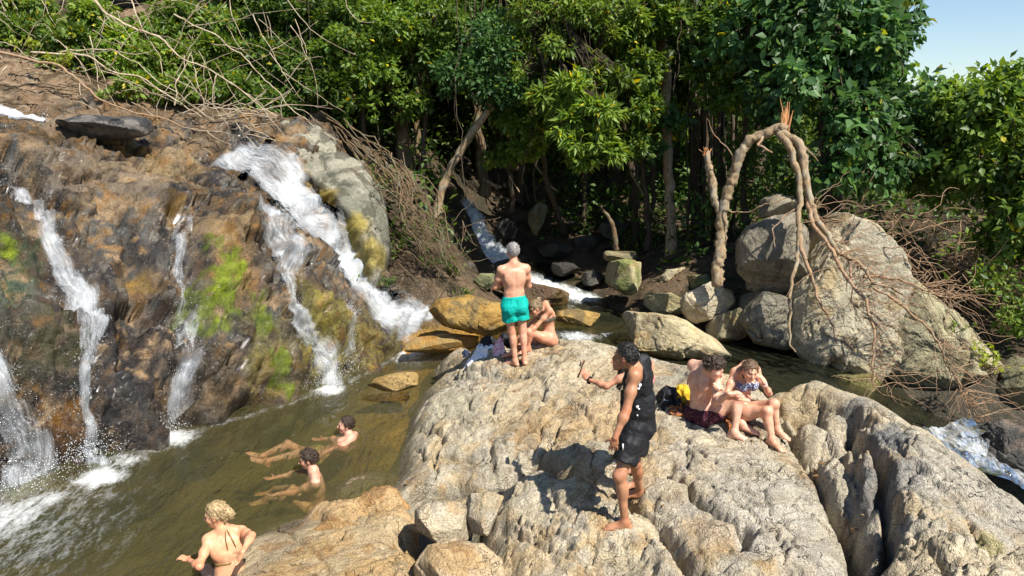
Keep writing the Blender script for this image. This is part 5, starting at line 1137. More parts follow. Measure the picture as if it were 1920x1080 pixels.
tag(tw.build('root_tangle', M_BARK), 'tangle of brown roots hanging down the bank beside the far fall', None, None, 'stuff')
# fallen leaves on the banks and in the rock crevices
rg = np.random.default_rng(71); n = 2600
x = rg.uniform(2.0, 9.5, n); y = rg.uniform(11.5, 17.5, n); P1_ = np.c_[x, y, ground_z(np.c_[x, y]) + .015]
uvl = cliff.uv[rg.integers(0, len(cliff.uv), 9000)]; P2_ = cliff.pos(uvl, cliff.sample(uvl) + .015); P2_ = P2_[(P2_[:, 2] > 4.0) & (proj(P2_)[0] < 560)]
uvl = centre.uv[rg.integers(0, len(centre.uv), 260)]; P3_ = centre.pos(uvl, centre.sample(uvl) + .008); P3_ = P3_[(P3_[:, 2] > .3) & (fbm(P3_, 1.1, 3, 5) > .1)]
q_ = split.polyline([(1490, 825), (1530, 893), (1566, 962)]); q_ = np.array(q_)[rg.integers(0, 3, 60)] + rg.normal(size=(60, 2)) * A(.05, .16); P4_ = split.pos(q_, split.sample(q_) + .01)
P = np.r_[P1_, P2_, P3_, P4_]; N = len(P); ax = rg.normal(size=(N, 3)) * A(1, 1, .25)
t_ = rg.random((N, 1)); make_leaves('leaf_litter', P, ax, A(0, -.2, 1) + rg.normal(size=(N, 3)) * .3, rg.uniform(.03, .085, N), .5, A(.16, .09, .04) * (1 - t_) + A(.36, .24, .11) * t_, label='dry brown leaves fallen on the banks and in the rock crevices', kind='stuff')
# fallen logs and litter in the shade
for i, (p, sd, r, lab) in enumerate((([(905, 335), (940, 350)], 18.2, .05, 'short pale log in the shade beyond the far fall'), ([(955, 230), (990, 270), (1010, 320), (1045, 360)], 18.6, .035, 'crooked branch hanging in the dark wood'), ([(1180, 320), (1215, 380), (1240, 440)], 17.4, .025, 'thin fallen pole leaning by the straight tree'), ([(955, 330), (965, 345), (975, 360)], 17.0, .02, 'looped root hanging beyond the far fall'))):
    t = Tubes(); t.add(curve(pix(p, sd), 24, .05, i), np.linspace(r, r * .7, 24), 7, .15, i); tag(t.build('fallen_branch', M_BARK_PALE), lab, 'branch')
# ------------------------------------------------------------------ people
class Field:
    """signed distances on a grid; shapes melt together, the zero surface becomes one skin"""
    def __init__(s, lo, hi, h):
        s.lo = np.asarray(lo, float); s.h = h; s.n = np.ceil((np.asarray(hi) - lo) / h).astype(int) + 1
        s.d = np.full(s.n, 1.0, np.float32)
        s.ax = [(s.lo[i] + h * np.arange(s.n[i])).astype(np.float32) for i in range(3)]
    def like(s):
        g = Field.__new__(Field); g.lo, g.h, g.n, g.ax = s.lo, s.h, s.n, s.ax; g.d = np.full(s.n, 1.0, np.float32); return g
    def box(s, lo, hi):
        a = np.clip(((np.asarray(lo) - s.lo) / s.h).astype(int), 0, s.n - 1); b = np.clip(((np.asarray(hi) - s.lo) / s.h).astype(int) + 2, 1, s.n)
        sl = tuple(slice(int(x), int(max(x + 1, y))) for x, y in zip(a, b))
        return sl, s.ax[0][sl[0]][:, None, None], s.ax[1][sl[1]][None, :, None], s.ax[2][sl[2]][None, None, :]
    def put(s, sl, dn, k, sub=False):
        o = s.d[sl]
        if sub:
            dn = -dn; h = np.maximum(k - np.abs(o - dn), 0) / k; s.d[sl] = np.maximum(o, dn) + h * h * k * .25
        else:
            h = np.maximum(k - np.abs(o - dn), 0) / k; s.d[sl] = np.minimum(o, dn) - h * h * k * .25
    def cap(s, a, b, r0, r1=None, k=.02, pad=.06):
        r1 = r0 if r1 is None else r1; a = np.asarray(a, float); b = np.asarray(b, float); m = max(r0, r1) + pad
        sl, X, Y, Z = s.box(np.minimum(a, b) - m, np.maximum(a, b) + m)
        ab = b - a; L = ab @ ab + 1e-9
        t = np.clip(((X - a[0]) * ab[0] + (Y - a[1]) * ab[1] + (Z - a[2]) * ab[2]) / L, 0, 1)
        d = np.sqrt((X - a[0] - t * ab[0]) ** 2 + (Y - a[1] - t * ab[1]) ** 2 + (Z - a[2] - t * ab[2]) ** 2) - (r0 + (r1 - r0) * t)
        s.put(sl, d.astype(np.float32), k)
    def ell(s, c, axes, rad, k=.03, sub=False, pad=.06):
        c = np.asarray(c, float); m = max(rad) + pad
        sl, X, Y, Z = s.box(c - m, c + m); X = X - c[0]; Y = Y - c[1]; Z = Z - c[2]
        k0 = 0; k1 = 0
        for a, r in zip(axes, rad):
            q = X * a[0] + Y * a[1] + Z * a[2]; k0 = k0 + (q / r) ** 2; k1 = k1 + (q / (r * r)) ** 2
        k0 = np.sqrt(k0); k1 = np.sqrt(k1) + 1e-6
        s.put(sl, (k0 * (k0 - 1) / k1).astype(np.float32), k, sub)
    def coords(s): return s.ax[0][:, None, None], s.ax[1][None, :, None], s.ax[2][None, None, :]
    def plane(s, p, n):
        X, Y, Z = s.coords(); return (X - p[0]) * n[0] + (Y - p[1]) * n[1] + (Z - p[2]) * n[2]
    def surface(s, d=None):
        d = s.d if d is None else d
        ins = d < 0
        n = d.shape; cs = tuple(x - 1 for x in n)
        sl = lambda o: tuple(slice(o[i], o[i] + cs[i]) for i in range(3))
        C8 = [(a, b, c) for a in (0, 1) for b in (0, 1) for c in (0, 1)]
        anyi = np.zeros(cs, bool); alli = np.ones(cs, bool)
        for o in C8: anyi |= ins[sl(o)]; alli &= ins[sl(o)]
        act = anyi & ~alli; idx = np.full(cs, -1, np.int64); m = int(act.sum()); idx[act] = np.arange(m)
        ijk = np.argwhere(act)
        val = {o: d[ijk[:, 0] + o[0], ijk[:, 1] + o[1], ijk[:, 2] + o[2]] for o in C8}
        acc = np.zeros((m, 3), np.float32); cnt = np.zeros(m, np.float32)
        for o in C8:
            for axi in range(3):
                if o[axi]: continue
                e = list(o); e[axi] = 1; A0, A1 = val[o], val[tuple(e)]; cr_ = (A0 < 0) != (A1 < 0)
                t = np.where(cr_, A0 / np.where(cr_, A0 - A1, 1), 0); cnt += cr_
                for q in range(3): acc[:, q] += cr_ * (t if q == axi else o[q])
        V = s.lo + s.h * (ijk + acc / np.maximum(cnt, 1)[:, None])
        Fs = []
        for axi in range(3):
            r1, r2 = (axi + 1) % 3, (axi + 2) % 3
            lo_ = [slice(1, n[q] - 1) for q in range(3)]; lo_[axi] = slice(0, n[axi] - 1)
            hi_ = list(lo_); hi_[axi] = slice(1, n[axi])
            a0, a1 = ins[tuple(lo_)], ins[tuple(hi_)]
            for sgn in (0, 1):
                w = np.argwhere((a0 != a1) & (a0 == bool(1 - sgn)))
                if not len(w): continue
                g = w + 1; g[:, axi] -= 1                                  # grid point index of the lower end
                def cell(da, db):
                    q = g.copy(); q[:, r1] += da; q[:, r2] += db; return idx[q[:, 0], q[:, 1], q[:, 2]]
                quad = np.stack([cell(-1, -1), cell(0, -1), cell(0, 0), cell(-1, 0)], -1)
                Fs.append(quad[:, ::-1] if sgn else quad)
        F = np.concatenate(Fs); F = F[(F >= 0).all(1)]
        return V, F
def relax(V, F, it=2):
    for _ in range(it):
        S = np.zeros_like(V); C = np.zeros(len(V))
        for i in range(4):
            np.add.at(S, F[:, i], V[F[:, (i + 1) % 4]] + V[F[:, (i - 1) % 4]]); np.add.at(C, F[:, i], 2)
        V = V * .5 + .5 * S / np.maximum(C, 1)[:, None]
    return V

def skin_material(name):
    m, nt, b = new_mat(name)
    col = nd(nt, 'Attribute', attribute_name='Col').outputs['Color']
    pos = nd(nt, 'NewGeometry').outputs['Position']
    n = nd(nt, 'TexNoise', i_Scale=24, i_Detail=4); nt.links.new(pos, n.inputs['Vector'])
    n2 = nd(nt, 'TexNoise', i_Scale=160, i_Detail=2); nt.links.new(pos, n2.inputs['Vector'])
    c = mixrgb(nt, 'MULTIPLY', 1.0, col, mixrgb(nt, 'MIX', ramp(nt, n.outputs['Fac'], .35, .65), (.86, .77, .73, 1), (1.08, 1.05, 1.02, 1)))
    nt.links.new(c, b.inputs['Base Color']); b.inputs['Roughness'].default_value = .48; b.inputs['Specular IOR Level'].default_value = .4
    b.inputs['Subsurface Weight'].default_value = .12; b.inputs['Subsurface Radius'].default_value = (.012, .005, .003); b.inputs['Subsurface Scale'].default_value = 1.0
    bp = nd(nt, 'Bump', i_Strength=.12, i_Distance=.004); nt.links.new(n2.outputs['Fac'], bp.inputs['Height']); nt.links.new(bp.outputs[0], b.inputs['Normal'])
    return m
M_SKIN = skin_material('skin')
def cloth_material(name, col, pattern=None, rough=.75, scale=60, lo=.55, hi=.62, voro=False):
    m, nt, b = new_mat(name); pos = nd(nt, 'NewGeometry').outputs['Position']
    n = nd(nt, 'TexNoise', i_Scale=26, i_Detail=5); nt.links.new(pos, n.inputs['Vector'])
    c = mixrgb(nt, 'MULTIPLY', 1.0, col + (1,), mixrgb(nt, 'MIX', n.outputs['Fac'], (.8, .8, .8, 1), (1.15, 1.15, 1.15, 1)))
    if pattern:
        if voro:
            p = nd(nt, 'TexVoronoi', i_Scale=scale); nt.links.new(pos, p.inputs['Vector']); f = ramp(nt, p.outputs['Distance'], lo, hi, 1, 0)
        else:
            p = nd(nt, 'TexNoise', i_Scale=scale, i_Detail=2); nt.links.new(pos, p.inputs['Vector']); f = ramp(nt, p.outputs['Fac'], lo, hi)
        c = mixrgb(nt, 'MIX', f, c, pattern + (1,))
    nt.links.new(c, b.inputs['Base Color']); b.inputs['Roughness'].default_value = rough; b.inputs['Specular IOR Level'].default_value = .25
    bp = nd(nt, 'Bump', i_Strength=.5, i_Distance=.012); nt.links.new(n.outputs['Fac'], bp.inputs['Height']); nt.links.new(bp.outputs[0], b.inputs['Normal'])
    return m
def hair_material(name, c0, c1):
    m, nt, b = new_mat(name); pos = nd(nt, 'NewGeometry').outputs['Position']
    n = nd(nt, 'TexNoise', i_Scale=70, i_Detail=4, i_Distortion=1.2); nt.links.new(pos, n.inputs['Vector'])
    nt.links.new(mixrgb(nt, 'MIX', ramp(nt, n.outputs['Fac'], .35, .65), c0 + (1,), c1 + (1,)), b.inputs['Base Color'])
    b.inputs['Roughness'].default_value = .42
    bp = nd(nt, 'Bump', i_Strength=.9, i_Distance=.012); nt.links.new(n.outputs['Fac'], bp.inputs['Height']); nt.links.new(bp.outputs[0], b.inputs['Normal'])
    return m
M_H_BLACK = hair_material('black_hair', (.008, .007, .006), (.03, .025, .022))
M_H_BROWN = hair_material('dark_brown_hair', (.02, .012, .008), (.07, .04, .022))
M_H_MID = hair_material('wet_brown_hair', (.09, .05, .025), (.22, .13, .07))
M_H_GREY = hair_material('grey_hair', (.22, .20, .19), (.48, .45, .43))
M_H_BLOND = hair_material('blonde_hair', (.26, .17, .075), (.58, .43, .23))
M_H_DIRTY = hair_material('dark_blonde_hair', (.13, .08, .04), (.45, .33, .19))

def reach(p, px, py, L, near=True):
    """the point on the sight line through a pixel that lies one bone length from p"""
    r = ray(px, py); q = CAM - p; a = r @ r; b = 2 * r @ q; c = q @ q - L * L; D = b * b - 4 * a * c
    if D < 0:
        t = -b / (2 * a); e = CAM + t * r; return p + unit(e - p) * L
    t = (-b + (-1 if near else 1) * math.sqrt(D)) / (2 * a); return CAM + t * r
def ortho(f, u):
    f = unit(f); u = np.asarray(u, float); u = unit(u - (u @ f) * f); return f, u, np.cross(f, u)     # front, up, right
class Person:
    def __init__(s, pelvis, up, right, H=1.75, woman=False, up2=None, right2=None, fat=1.0, h=.0085):
        s.k = k = H / 1.75; s.w = woman; s.fat = fat; s.h = h
        s.P0 = np.asarray(pelvis, float); s.up = unit(up); s.rt = unit(np.asarray(right) - (np.asarray(right) @ s.up) * s.up); s.fr = np.cross(s.up, s.rt)
        s.up2 = unit(up if up2 is None else up2); r2 = np.asarray(right if right2 is None else right2, float); s.rt2 = unit(r2 - (r2 @ s.up2) * s.up2); s.fr2 = np.cross(s.up2, s.rt2)
        s.P1 = s.P0 + s.up * .26 * k; s.P2 = s.P1 + s.up2 * .25 * k
        s.sh = {d: s.P2 + s.rt2 * d * (.150 if woman else .178) * k - s.up2 * .03 * k for d in (-1, 1)}
        s.hip = {d: s.P0 - s.up * .03 * k + s.rt * d * .09 * k for d in (-1, 1)}
        s.arms = {}; s.legs = {}; s.hands = {}; s.feet = {}
        s.Lth, s.Lsh, s.Lua, s.Lfa = .435 * k, .42 * k, .295 * k, .255 * k
        s.marks = []
    def leg(s, side, knee, ankle, toe, near=(True, True), sole=(0, 0, 1), off=None):
        K = reach(s.hip[side], knee[0], knee[1], s.Lth, near[0]) if len(knee) == 2 else np.asarray(knee)
        An = reach(K, ankle[0], ankle[1], s.Lsh, near[1]) if len(ankle) == 2 else np.asarray(ankle)
        s.legs[side] = (K, An); s.feet[side] = (unit(toe), unit(sole))
    def arm(s, side, elbow, wrist, hdir, palm, curl=.35, near=(True, True)):
        E = reach(s.sh[side], elbow[0], elbow[1], s.Lua, near[0]) if len(elbow) == 2 else np.asarray(elbow)
        Wr = reach(E, wrist[0], wrist[1], s.Lfa, near[1]) if len(wrist) == 2 else np.asarray(wrist)
        s.arms[side] = (E, Wr); s.hands[side] = (Wr, unit(unit(Wr - E) if hdir is None else hdir), np.asarray(palm, float), curl)
    def head(s, face, up=None, at=None, lift=.215):
        hu = s.up2 if up is None else up
        s.hf, s.hu, s.hr = ortho(face, hu)
        s.Hc = s.P2 + lift * s.k * unit(s.up2 * .6 + s.hu * .4) + s.hf * .02 if at is None else reach(s.P2, at[0], at[1], lift * s.k, at[2] if len(at) > 2 else True)
    def make(s, name, label, skin=(.55, .33, .22), cheeks=.35):
        k, w, ft = s.k, s.w, s.fat
        allp = [s.P0, s.P1, s.P2, s.Hc] + [x for v in list(s.arms.values()) + list(s.legs.values()) for x in v]
        lo = np.min(allp, 0) - .28; hi = np.max(allp, 0) + .28
        f = s.f = Field(lo, hi, s.h)
        a1 = (s.rt, s.fr, s.up); a2 = (s.rt2, s.fr2, s.up2)
        R = lambda *v: [x * k * (ft if i < 2 else 1) for i, x in enumerate(v)]
        f.ell(s.P0 + s.up * .02 * k, a1, R(*((.168, .112, .12) if w else (.155, .108, .12))))
        f.ell(s.P0 + s.up * .15 * k + s.fr * .005, a1, R(*((.122, .092, .13) if w else (.137, .10, .14))), .05)
        f.ell(s.P1 + s.up2 * .075 * k, a2, R(*((.133, .098, .15) if w else (.156, .110, .16))), .05)
        f.ell(s.P2 - s.up2 * .055 * k, a2, R(*((.145, .082, .08) if w else (.170, .092, .085))), .05)
        for d in (-1, 1):
            f.cap(s.P2 + s.up2 * .055 * k - s.fr2 * .012, s.sh[d] + s.up2 * .018 * k, .045 * k, .042 * k, .05)
            f.ell(s.P0 - s.up * .055 * k - s.fr * .055 * k + s.rt * d * .075 * k, a1, R(.085, .085, .09), .04)
            if w: f.ell(s.P2 - s.up2 * .165 * k + s.fr2 * .085 * k + s.rt2 * d * .072 * k, a2, R(.062, .058, .062), .03)
            else: f.ell(s.P2 - s.up2 * .115 * k + s.fr2 * .066 * k + s.rt2 * d * .08 * k, a2, R(.08, .04, .06), .04)
            f.ell(s.P2 - s.up2 * .13 * k - s.fr2 * .066 * k + s.rt2 * d * .085 * k, a2, R(.058, .03, .085), .03)   # shoulder blades
        for t in np.linspace(.05, .95, 9):                                                                       # furrow of the spine
            q = s.P0 * (1 - t) + s.P1 * t if t < .5 else s.P1 * (2 - 2 * t) + s.P2 * (2 * t - 1)
            c = s.P0 + s.up * .52 * t * k if t < .5 else s.P1 + s.up2 * (t - .5) * .52 * k
            f.ell(c - s.fr2 * .122 * k * ft, a2, (.012, .014, .05), .03, True)
        s.torso = f.d.copy()
        nb = s.Hc - s.hu * .05 * k - s.hf * .02
        f.cap(s.P2 + s.up2 * .01, nb, .056 * k if not w else .046 * k, .052 * k if not w else .043 * k, .04)
        # head
        h3 = (s.hr, s.hf, s.hu); H = lambda r_, f_, u_: s.Hc + (s.hr * r_ + s.hf * f_ + s.hu * u_) * k
        f.ell(H(0, -.014, .022), h3, (.073 * k, .092 * k, .096 * k), .02)
        f.ell(H(0, .026, -.040), h3, (.056 * k, .060 * k, .072 * k), .03)
        f.ell(H(0, .058, -.094), h3, (.026 * k, .022 * k, .020 * k), .03)
        f.cap(H(0, .082, .012), H(0, .105, -.030), .008 * k, .0145 * k, .012)
        f.cap(H(-.03, .074, .020), H(.03, .074, .020), .013 * k, .013 * k, .02)
        for d in (-1, 1):
            f.ell(H(.038 * d, .052, -.028), h3, (.026 * k, .026 * k, .024 * k), .025)
            f.ell(H(.031 * d, .098, .000), h3, (.016 * k, .016 * k, .011 * k), .012, True)
            f.ell(H(.076 * d, -.008, -.010), h3, (.011 * k, .021 * k, .032 * k), .008)
        f.cap(H(-.018, .078, -.062), H(.018, .078, -.062), .0095 * k, .0095 * k, .010)
        for d, (K, An) in s.legs.items():
            q = k * (ft * .4 + .6) * (1.04 if w else 1)
            f.cap(s.hip[d], K, .086 * q, .052 * q, .05); m = s.hip[d] * .62 + K * .38; f.ell(m, a1, (.082 * q,) * 3, .05)
            f.cap(K, An, .050 * q, .035 * q, .03)
            ft_, so = s.feet[d]; shin = unit(An - K); back = unit(-(ft_ - (ft_ @ shin) * shin))
            f.ell(K * .70 + An * .30 + back * .018 * k, ortho(shin, back), (.085 * k, .044 * q, .046 * q), .04)
            f.ell(K - back * .02, (s.rt, s.fr, s.up), (.045 * q,) * 3, .03)
            s._foot(d)
        s.lower = f.d.copy()
        # arms and hands
        for d, (E, Wr) in s.arms.items():
            S0 = s.sh[d]; q = (.80 if w else 1.0) * k * (ft * .5 + .5)
            f.ell(S0, a2, (.056 * q, .056 * q, .060 * q), .04)
            f.cap(S0, E, .048 * q, .038 * q, .03); m = S0 * .52 + E * .48; f.ell(m, a2, (.049 * q,) * 3, .04)
            f.cap(E, Wr, .039 * q, .027 * q, .025); m = E * .72 + Wr * .28; f.ell(m, a2, (.043 * q,) * 3, .04)
            s._hand(d)
        V, F = f.surface(); V = relax(V, F, 1)
        col = np.tile(np.asarray(skin), (len(V), 1))
        nv = fbm(V, 4, 3, 4); col = col * (1 + .12 * fbm(V, 9, 3, 6))[:, None]; col = mixc(col, np.asarray(skin) * A(1.0, .74, .68), sstep(.0, .6, nv) * .5)
        for J_ in [x for v in list(s.arms.values()) + list(s.legs.values()) for x in v]: col = mixc(col, np.asarray(skin) * A(.98, .74, .68), .4 * sstep(.10, .03, np.linalg.norm(V - J_, axis=1)))
        def mark(c, rad, cc, st=1.0):
            wgt = st * sstep(1.15, .7, np.linalg.norm(V - c, axis=1) / rad); col[:] = mixc(col, cc, wgt)
        sk = np.asarray(skin)
        for d in (-1, 1):
            mark(H(.038 * d, .07, -.03), .030 * k, sk * A(1.05, .72, .68), cheeks)
            mark(H(.031 * d, .084, .001), .0125 * k, (.10, .06, .045), .75)
            mark(H(.030 * d, .088, .021), .011 * k, sk * .3, .7); mark(H(.017 * d, .09, .020), .009 * k, sk * .3, .6); mark(H(.043 * d, .082, .019), .009 * k, sk * .3, .6)
            mark(H(.076 * d, -.008, -.01), .03 * k, sk * A(1.05, .75, .7), .4)
        for r_ in (-.014, 0, .014): mark(H(r_, .087, -.062), .011 * k, sk * A(.85, .48, .46), .7)
        mark(H(0, .105, -.028), .02 * k, sk * A(1.05, .78, .74), .4)
        for c, rad, cc, st in s.marks: mark(c, rad, cc, st)
        og = V.mean(0); og[2] = V[:, 2].min(); s.og = og
        s.ob = mesh_np(name, V, F, M_SKIN, col=col, origin=og); tag(s.ob, label, 'person')
        return s.ob
    def _hand(s, d):
        f, k = s.f, s.k * (.93 if s.w else 1); Wr, dr, pn, curl = s.hands[d]
        dr = unit(dr); pn = unit(pn - (pn @ dr) * dr); t = np.cross(pn, dr) * d
        f.ell(Wr + dr * .045 * k, (t, pn, dr), (.040 * k, .015 * k, .052 * k), .015)
        for i, (o, L) in enumerate(((-.031, .070), (-.0105, .080), (.0105, .074), (.031, .058))):
            b0 = Wr + (dr * .084 + t * o * 1.02) * k; a = curl * (.9 + .12 * i); c = b0; ang = a * .6
            for q, l in enumerate((.44, .32, .26)):
                dv = dr * math.cos(ang) + pn * math.sin(ang) + t * o * 1.5
                e = c + unit(dv) * L * l * k; f.cap(c, e, (.0092 - .0007 * q) * k, (.0086 - .0008 * q) * k, .005, .03); c = e; ang += a
        th = Wr + (dr * .025 - t * .033) * k; m = th + unit(dr * .55 - t * .75 + pn * .35) * .036 * k; e = m + unit(dr * .85 - t * .35 + pn * .45) * .034 * k
        f.cap(th, m, .0125 * k, .0105 * k, .010, .03); f.cap(m, e, .0105 * k, .0085 * k, .005, .03)
        s.hands[d] = (Wr, dr, pn, curl)
    def _foot(s, d):
        f, k = s.f, s.k * (.92 if s.w else 1); K, An = s.legs[d]; fd, so = s.feet[d]; fd = unit(fd - (fd @ so) * so * .6); so = unit(so - (so @ fd) * fd); t = np.cross(fd, so) * d
        heel = An - so * .055 * k - fd * .035 * k; ball = An - so * .068 * k + fd * .125 * k
        f.cap(An, heel, .034 * k, .032 * k, .03); f.ell((heel + ball) / 2 + so * .008, (fd, t, so), (.115 * k, .036 * k, .026 * k), .03)
        f.cap(An - so * .01, ball, .034 * k, .020 * k, .035); f.ell(ball, (fd, t, so), (.045 * k, .045 * k, .019 * k), .02)
        for i, (o, L) in enumerate(((-.032, .058), (-.012, .056), (.006, .050), (.022, .042), (.037, .034))):
            b0 = ball + fd * .02 * k + t * o * k; f.cap(b0, b0 + (fd * L - so * .006) * k, (.0125 if i == 0 else .0095) * k, (.0115 if i == 0 else .0085) * k, .007, .03)
    def part(s, name, d, mat, wr=.0, lab=None, it=1):
        V, F = s.f.surface(d)
        if len(V) < 8: return None
        V = relax(V, F, it)
        if wr: V = V + wr * np.c_[fbm(V, 9, 3, 1), fbm(V, 9, 3, 3), fbm(V, 6, 3, 5)]
        o = mesh_np(name, V, F, mat, s.ob)
        if lab: o['label'] = lab
        return o
    def legtube(s, d, frac, r0, r1):
        K, An = s.legs[d]; g = s.f.like()
        e = s.hip[d] + (K - s.hip[d]) * frac; ax = unit(K - s.hip[d])
        g.cap(s.hip[d] - ax * .02, e + ax * .12, r0, r1 + (r1 - r0) * .12 / max(.05, np.linalg.norm(e - s.hip[d])), .02, .1)
        return np.maximum(g.d, s.f.plane(e, ax))
    def shorts(s, name, mat, top=.10, frac=.55, r0=.100, r1=.108, wr=.006, lab=None):
        K = s.k; body = s.lower - .011
        th = unit(sum(unit(s.legs[d][0] - s.hip[d]) for d in (-1, 1)))
        b = np.maximum(body, s.f.plane(s.P0 + s.up * top * K, s.up)); b = np.maximum(b, s.f.plane(s.P0 + th * .14, th))
        for d in (-1, 1):
            l = np.maximum(s.legtube(d, frac, r0 * K, r1 * K), s.f.plane(s.P0 + s.up * top * K, s.up)); h = np.maximum(.03 - np.abs(b - l), 0) / .03; b = np.minimum(b, l) - h * h * .03 * .25
        return s.part(name, b, mat, wr, lab)
    def hair(s, mat, grow=.014, curl=.004, face=.030, nape=-.055, freq=28, extra=None, lab=None, tilt=.62):
        g = Field(s.Hc - .34, s.Hc + .26, .007); k = s.k; h3 = (s.hr, s.hf, s.hu)
        H = lambda r_, f_, u_: s.Hc + (s.hr * r_ + s.hf * f_ + s.hu * u_) * k
        g.ell(H(0, -.016, .022), h3, ((.073 + grow) * k, (.094 + grow) * k, (.096 + grow) * k), .02, pad=.3)
        d = g.d
        n = unit(s.hf * math.cos(tilt) - s.hu * math.sin(tilt)); d = np.maximum(d, g.plane(H(0, face, .055) , n))
        d = np.maximum(d, g.plane(H(0, 0, nape), -s.hu))
        for q in (-1, 1):                                                     # clear of the ears
            e = g.like(); e.ell(H(.085 * q, .012, -.030), h3, (.030 * k, .045 * k, .048 * k), .01); d = np.maximum(d, -e.d)
        g.d = d
        for c in (extra or []): g.cap(*c, pad=.1)
        V, F = g.surface(); V = relax(V, F, 1)
        nrm = unit_rows(V - H(0, -.01, .01))
        V = V + nrm * (curl * fbm(V, freq, 3, 2) + .6 * curl * fbm(V, freq * 2.2, 2, 5))[:, None]
        o = mesh_np('hair', V, F, mat, s.ob)
        if lab: o['label'] = lab
        rg = np.random.default_rng(7); t = Tubes(); flow = -s.hf * .7 - s.hu * .8
        for i in rg.integers(0, len(V), 420):                     # loose strands over the scalp
            nn = unit(V[i] - H(0, -.01, .01)); tg = flow - (flow @ nn) * nn + rg.normal(size=3) * (.25 + 22 * curl); tg = unit(tg - (tg @ nn) * nn * .8); L = rg.uniform(.018, .045)
            t.add([V[i] - nn * .003, V[i] + tg * L * .5 + nn * .006, V[i] + tg * L + nn * rg.uniform(-.002, .006)], [.0022, .0026, .0008], 4)
        t.build('hair_strands', mat, o)['kind'] = 'stuff'
        return o
    def strap(s, name, pts, r, mat, n=20, on=None):
        t = Tubes(); t.add(curve(pts, n), r, 6); return t.build(name, mat, on or s.ob)

M_TEAL = cloth_material('teal_swim_shorts', (.0, .36, .30))
M_TRIM = cloth_material('pale_teal_trim', (.25, .65, .58))
M_BLACK = cloth_material('black_sports_cloth', (.012, .012, .014), rough=.6)
M_WHITE = cloth_material('white_cloth', (.80, .80, .82))
M_MAROON = cloth_material('maroon_print_shorts', (.055, .012, .022), (.45, .22, .25), scale=34, lo=.10, hi=.22, voro=True)
M_BIKINI_B = cloth_material('blue_print_bikini', (.10, .13, .24), (.55, .58, .66), scale=70, lo=.5, hi=.6)
M_BIKINI_K = cloth_material('dark_print_bikini', (.03, .025, .02), (.28, .22, .14), scale=70, lo=.5, hi=.58)
M_STRING = cloth_material('olive_bikini_string', (.17, .12, .03))
M_PINK = cloth_material('pink_swim_top', (.65, .25, .24))
M_PRINT_Y = cloth_material('pale_print_shorts', (.42, .34, .14), (.10, .09, .05), scale=45, lo=.52, hi=.6)
M_PLASTIC = cloth_material('black_plastic', (.012, .012, .012), rough=.3)

Z = A(0, 0, 1)
# --- man in teal shorts, seen from behind, arms folded
base = A(*Wz(967, 688, 0)) ; zt = centre.hit(967, 686)
pel = zt + A(0, .02, .93); p = Person(pel + A(-.02, 0, 0), A(-.02, .03, 1), A(.97, .22, 0), 1.78, fat=1.08, up2=A(-.02, .03, 1))
lf = centre.hit(966, 686); rf = centre.hit(984, 683)
p.leg(-1, (p.hip[-1] * .5 + (lf + A(0, 0, .08)) * .5 + A(0, .035, .02)), lf + A(0, 0, .085), A(-.75, .62, 0)); p.leg(1, (p.hip[1] * .5 + (rf + A(0, 0, .08)) * .5 + A(0, .035, .02)), rf + A(0, 0, .085), A(-.15, .95, 0))
p.arm(-1, p.sh[-1] + A(-.095, .10, -.265), p.sh[-1] + A(.11, .27, -.20), A(.95, .1, .2), -p.fr, .5); p.arm(1, p.sh[1] + A(.04, .12, -.27), p.sh[1] + A(-.16, .25, -.17), A(-.95, .1, .2), -p.fr, .5)
p.head(A(-.28, .95, -.12), A(0, .05, 1), None, .225)
p.make('person', 'grey haired man in teal swim shorts standing with his back to us', (.60, .33, .22), .5)
shorts_ = p.shorts('swim_shorts', M_TEAL, .11, .56, .102, .114, .010)
p.hair(M_H_GREY, .008, .003, .035, -.05)
for d in (-1, 1):
    q = p.rt * d * .128; p.strap('side_stripe', [p.P0 + q + p.up * .09, p.P0 + q * 1.10, p.hip[d] * .55 + p.legs[d][0] * .45 + p.rt * d * .100], .006, M_TRIM, on=shorts_)
# --- seated woman beside him
sp_ = centre.hit(1029, 646); p = Person(sp_ + A(0, .02, .10), A(-.02, .02, 1), A(.45, -.89, 0)*-1, 1.64, True, up2=A(-.22, -.06, 1), right2=A(-.35, .93, 0))
def fplace(px, py, lift=.07): return centre.hit(px, py) + A(0, 0, lift)
p.leg(-1, (992, 622), fplace(990, 660), A(-.85, -.5, 0), (True, True)); p.leg(1, (985, 640), fplace(962, 668), A(-.9, -.25, .2), (False, True))
p.arm(-1, (1000, 618), (984, 632), A(-.8, -.2, -.5), A(-.3, .2, -1), .4); p.arm(1, (998, 606), (980, 626), A(-.8, 0, -.5), A(-.3, .2, -1), .4, (False, True))
p.head(A(-.85, -.25, -.45), A(-.25, 0, 1), (1004, 578, True), .20)
p.make('person', 'woman in a dark bikini sitting beside the man in teal shorts', (.56, .30, .19), .5)
bt_ = np.maximum(np.maximum(p.torso - .007, p.f.plane(p.P2 - p.up2 * .135, p.up2)), p.f.plane(p.P2 - p.up2 * .205, -p.up2)); p.part('bikini_top', bt_, M_BIKINI_K)
bb = np.maximum(np.maximum(p.torso - .008, p.f.plane(p.P0 + p.up * .035, p.up)), p.f.plane(p.P0 + p.fr * .05, p.fr)); p.part('bikini_bottom', bb, M_BIKINI_K)
hc = p.Hc; p.hair(M_H_DIRTY, .012, .006, .035, -.045, extra=[(hc - p.hf * .075 + p.hu * .075, hc - p.hf * .10 + p.hu * .10, .036, .030, .02)])
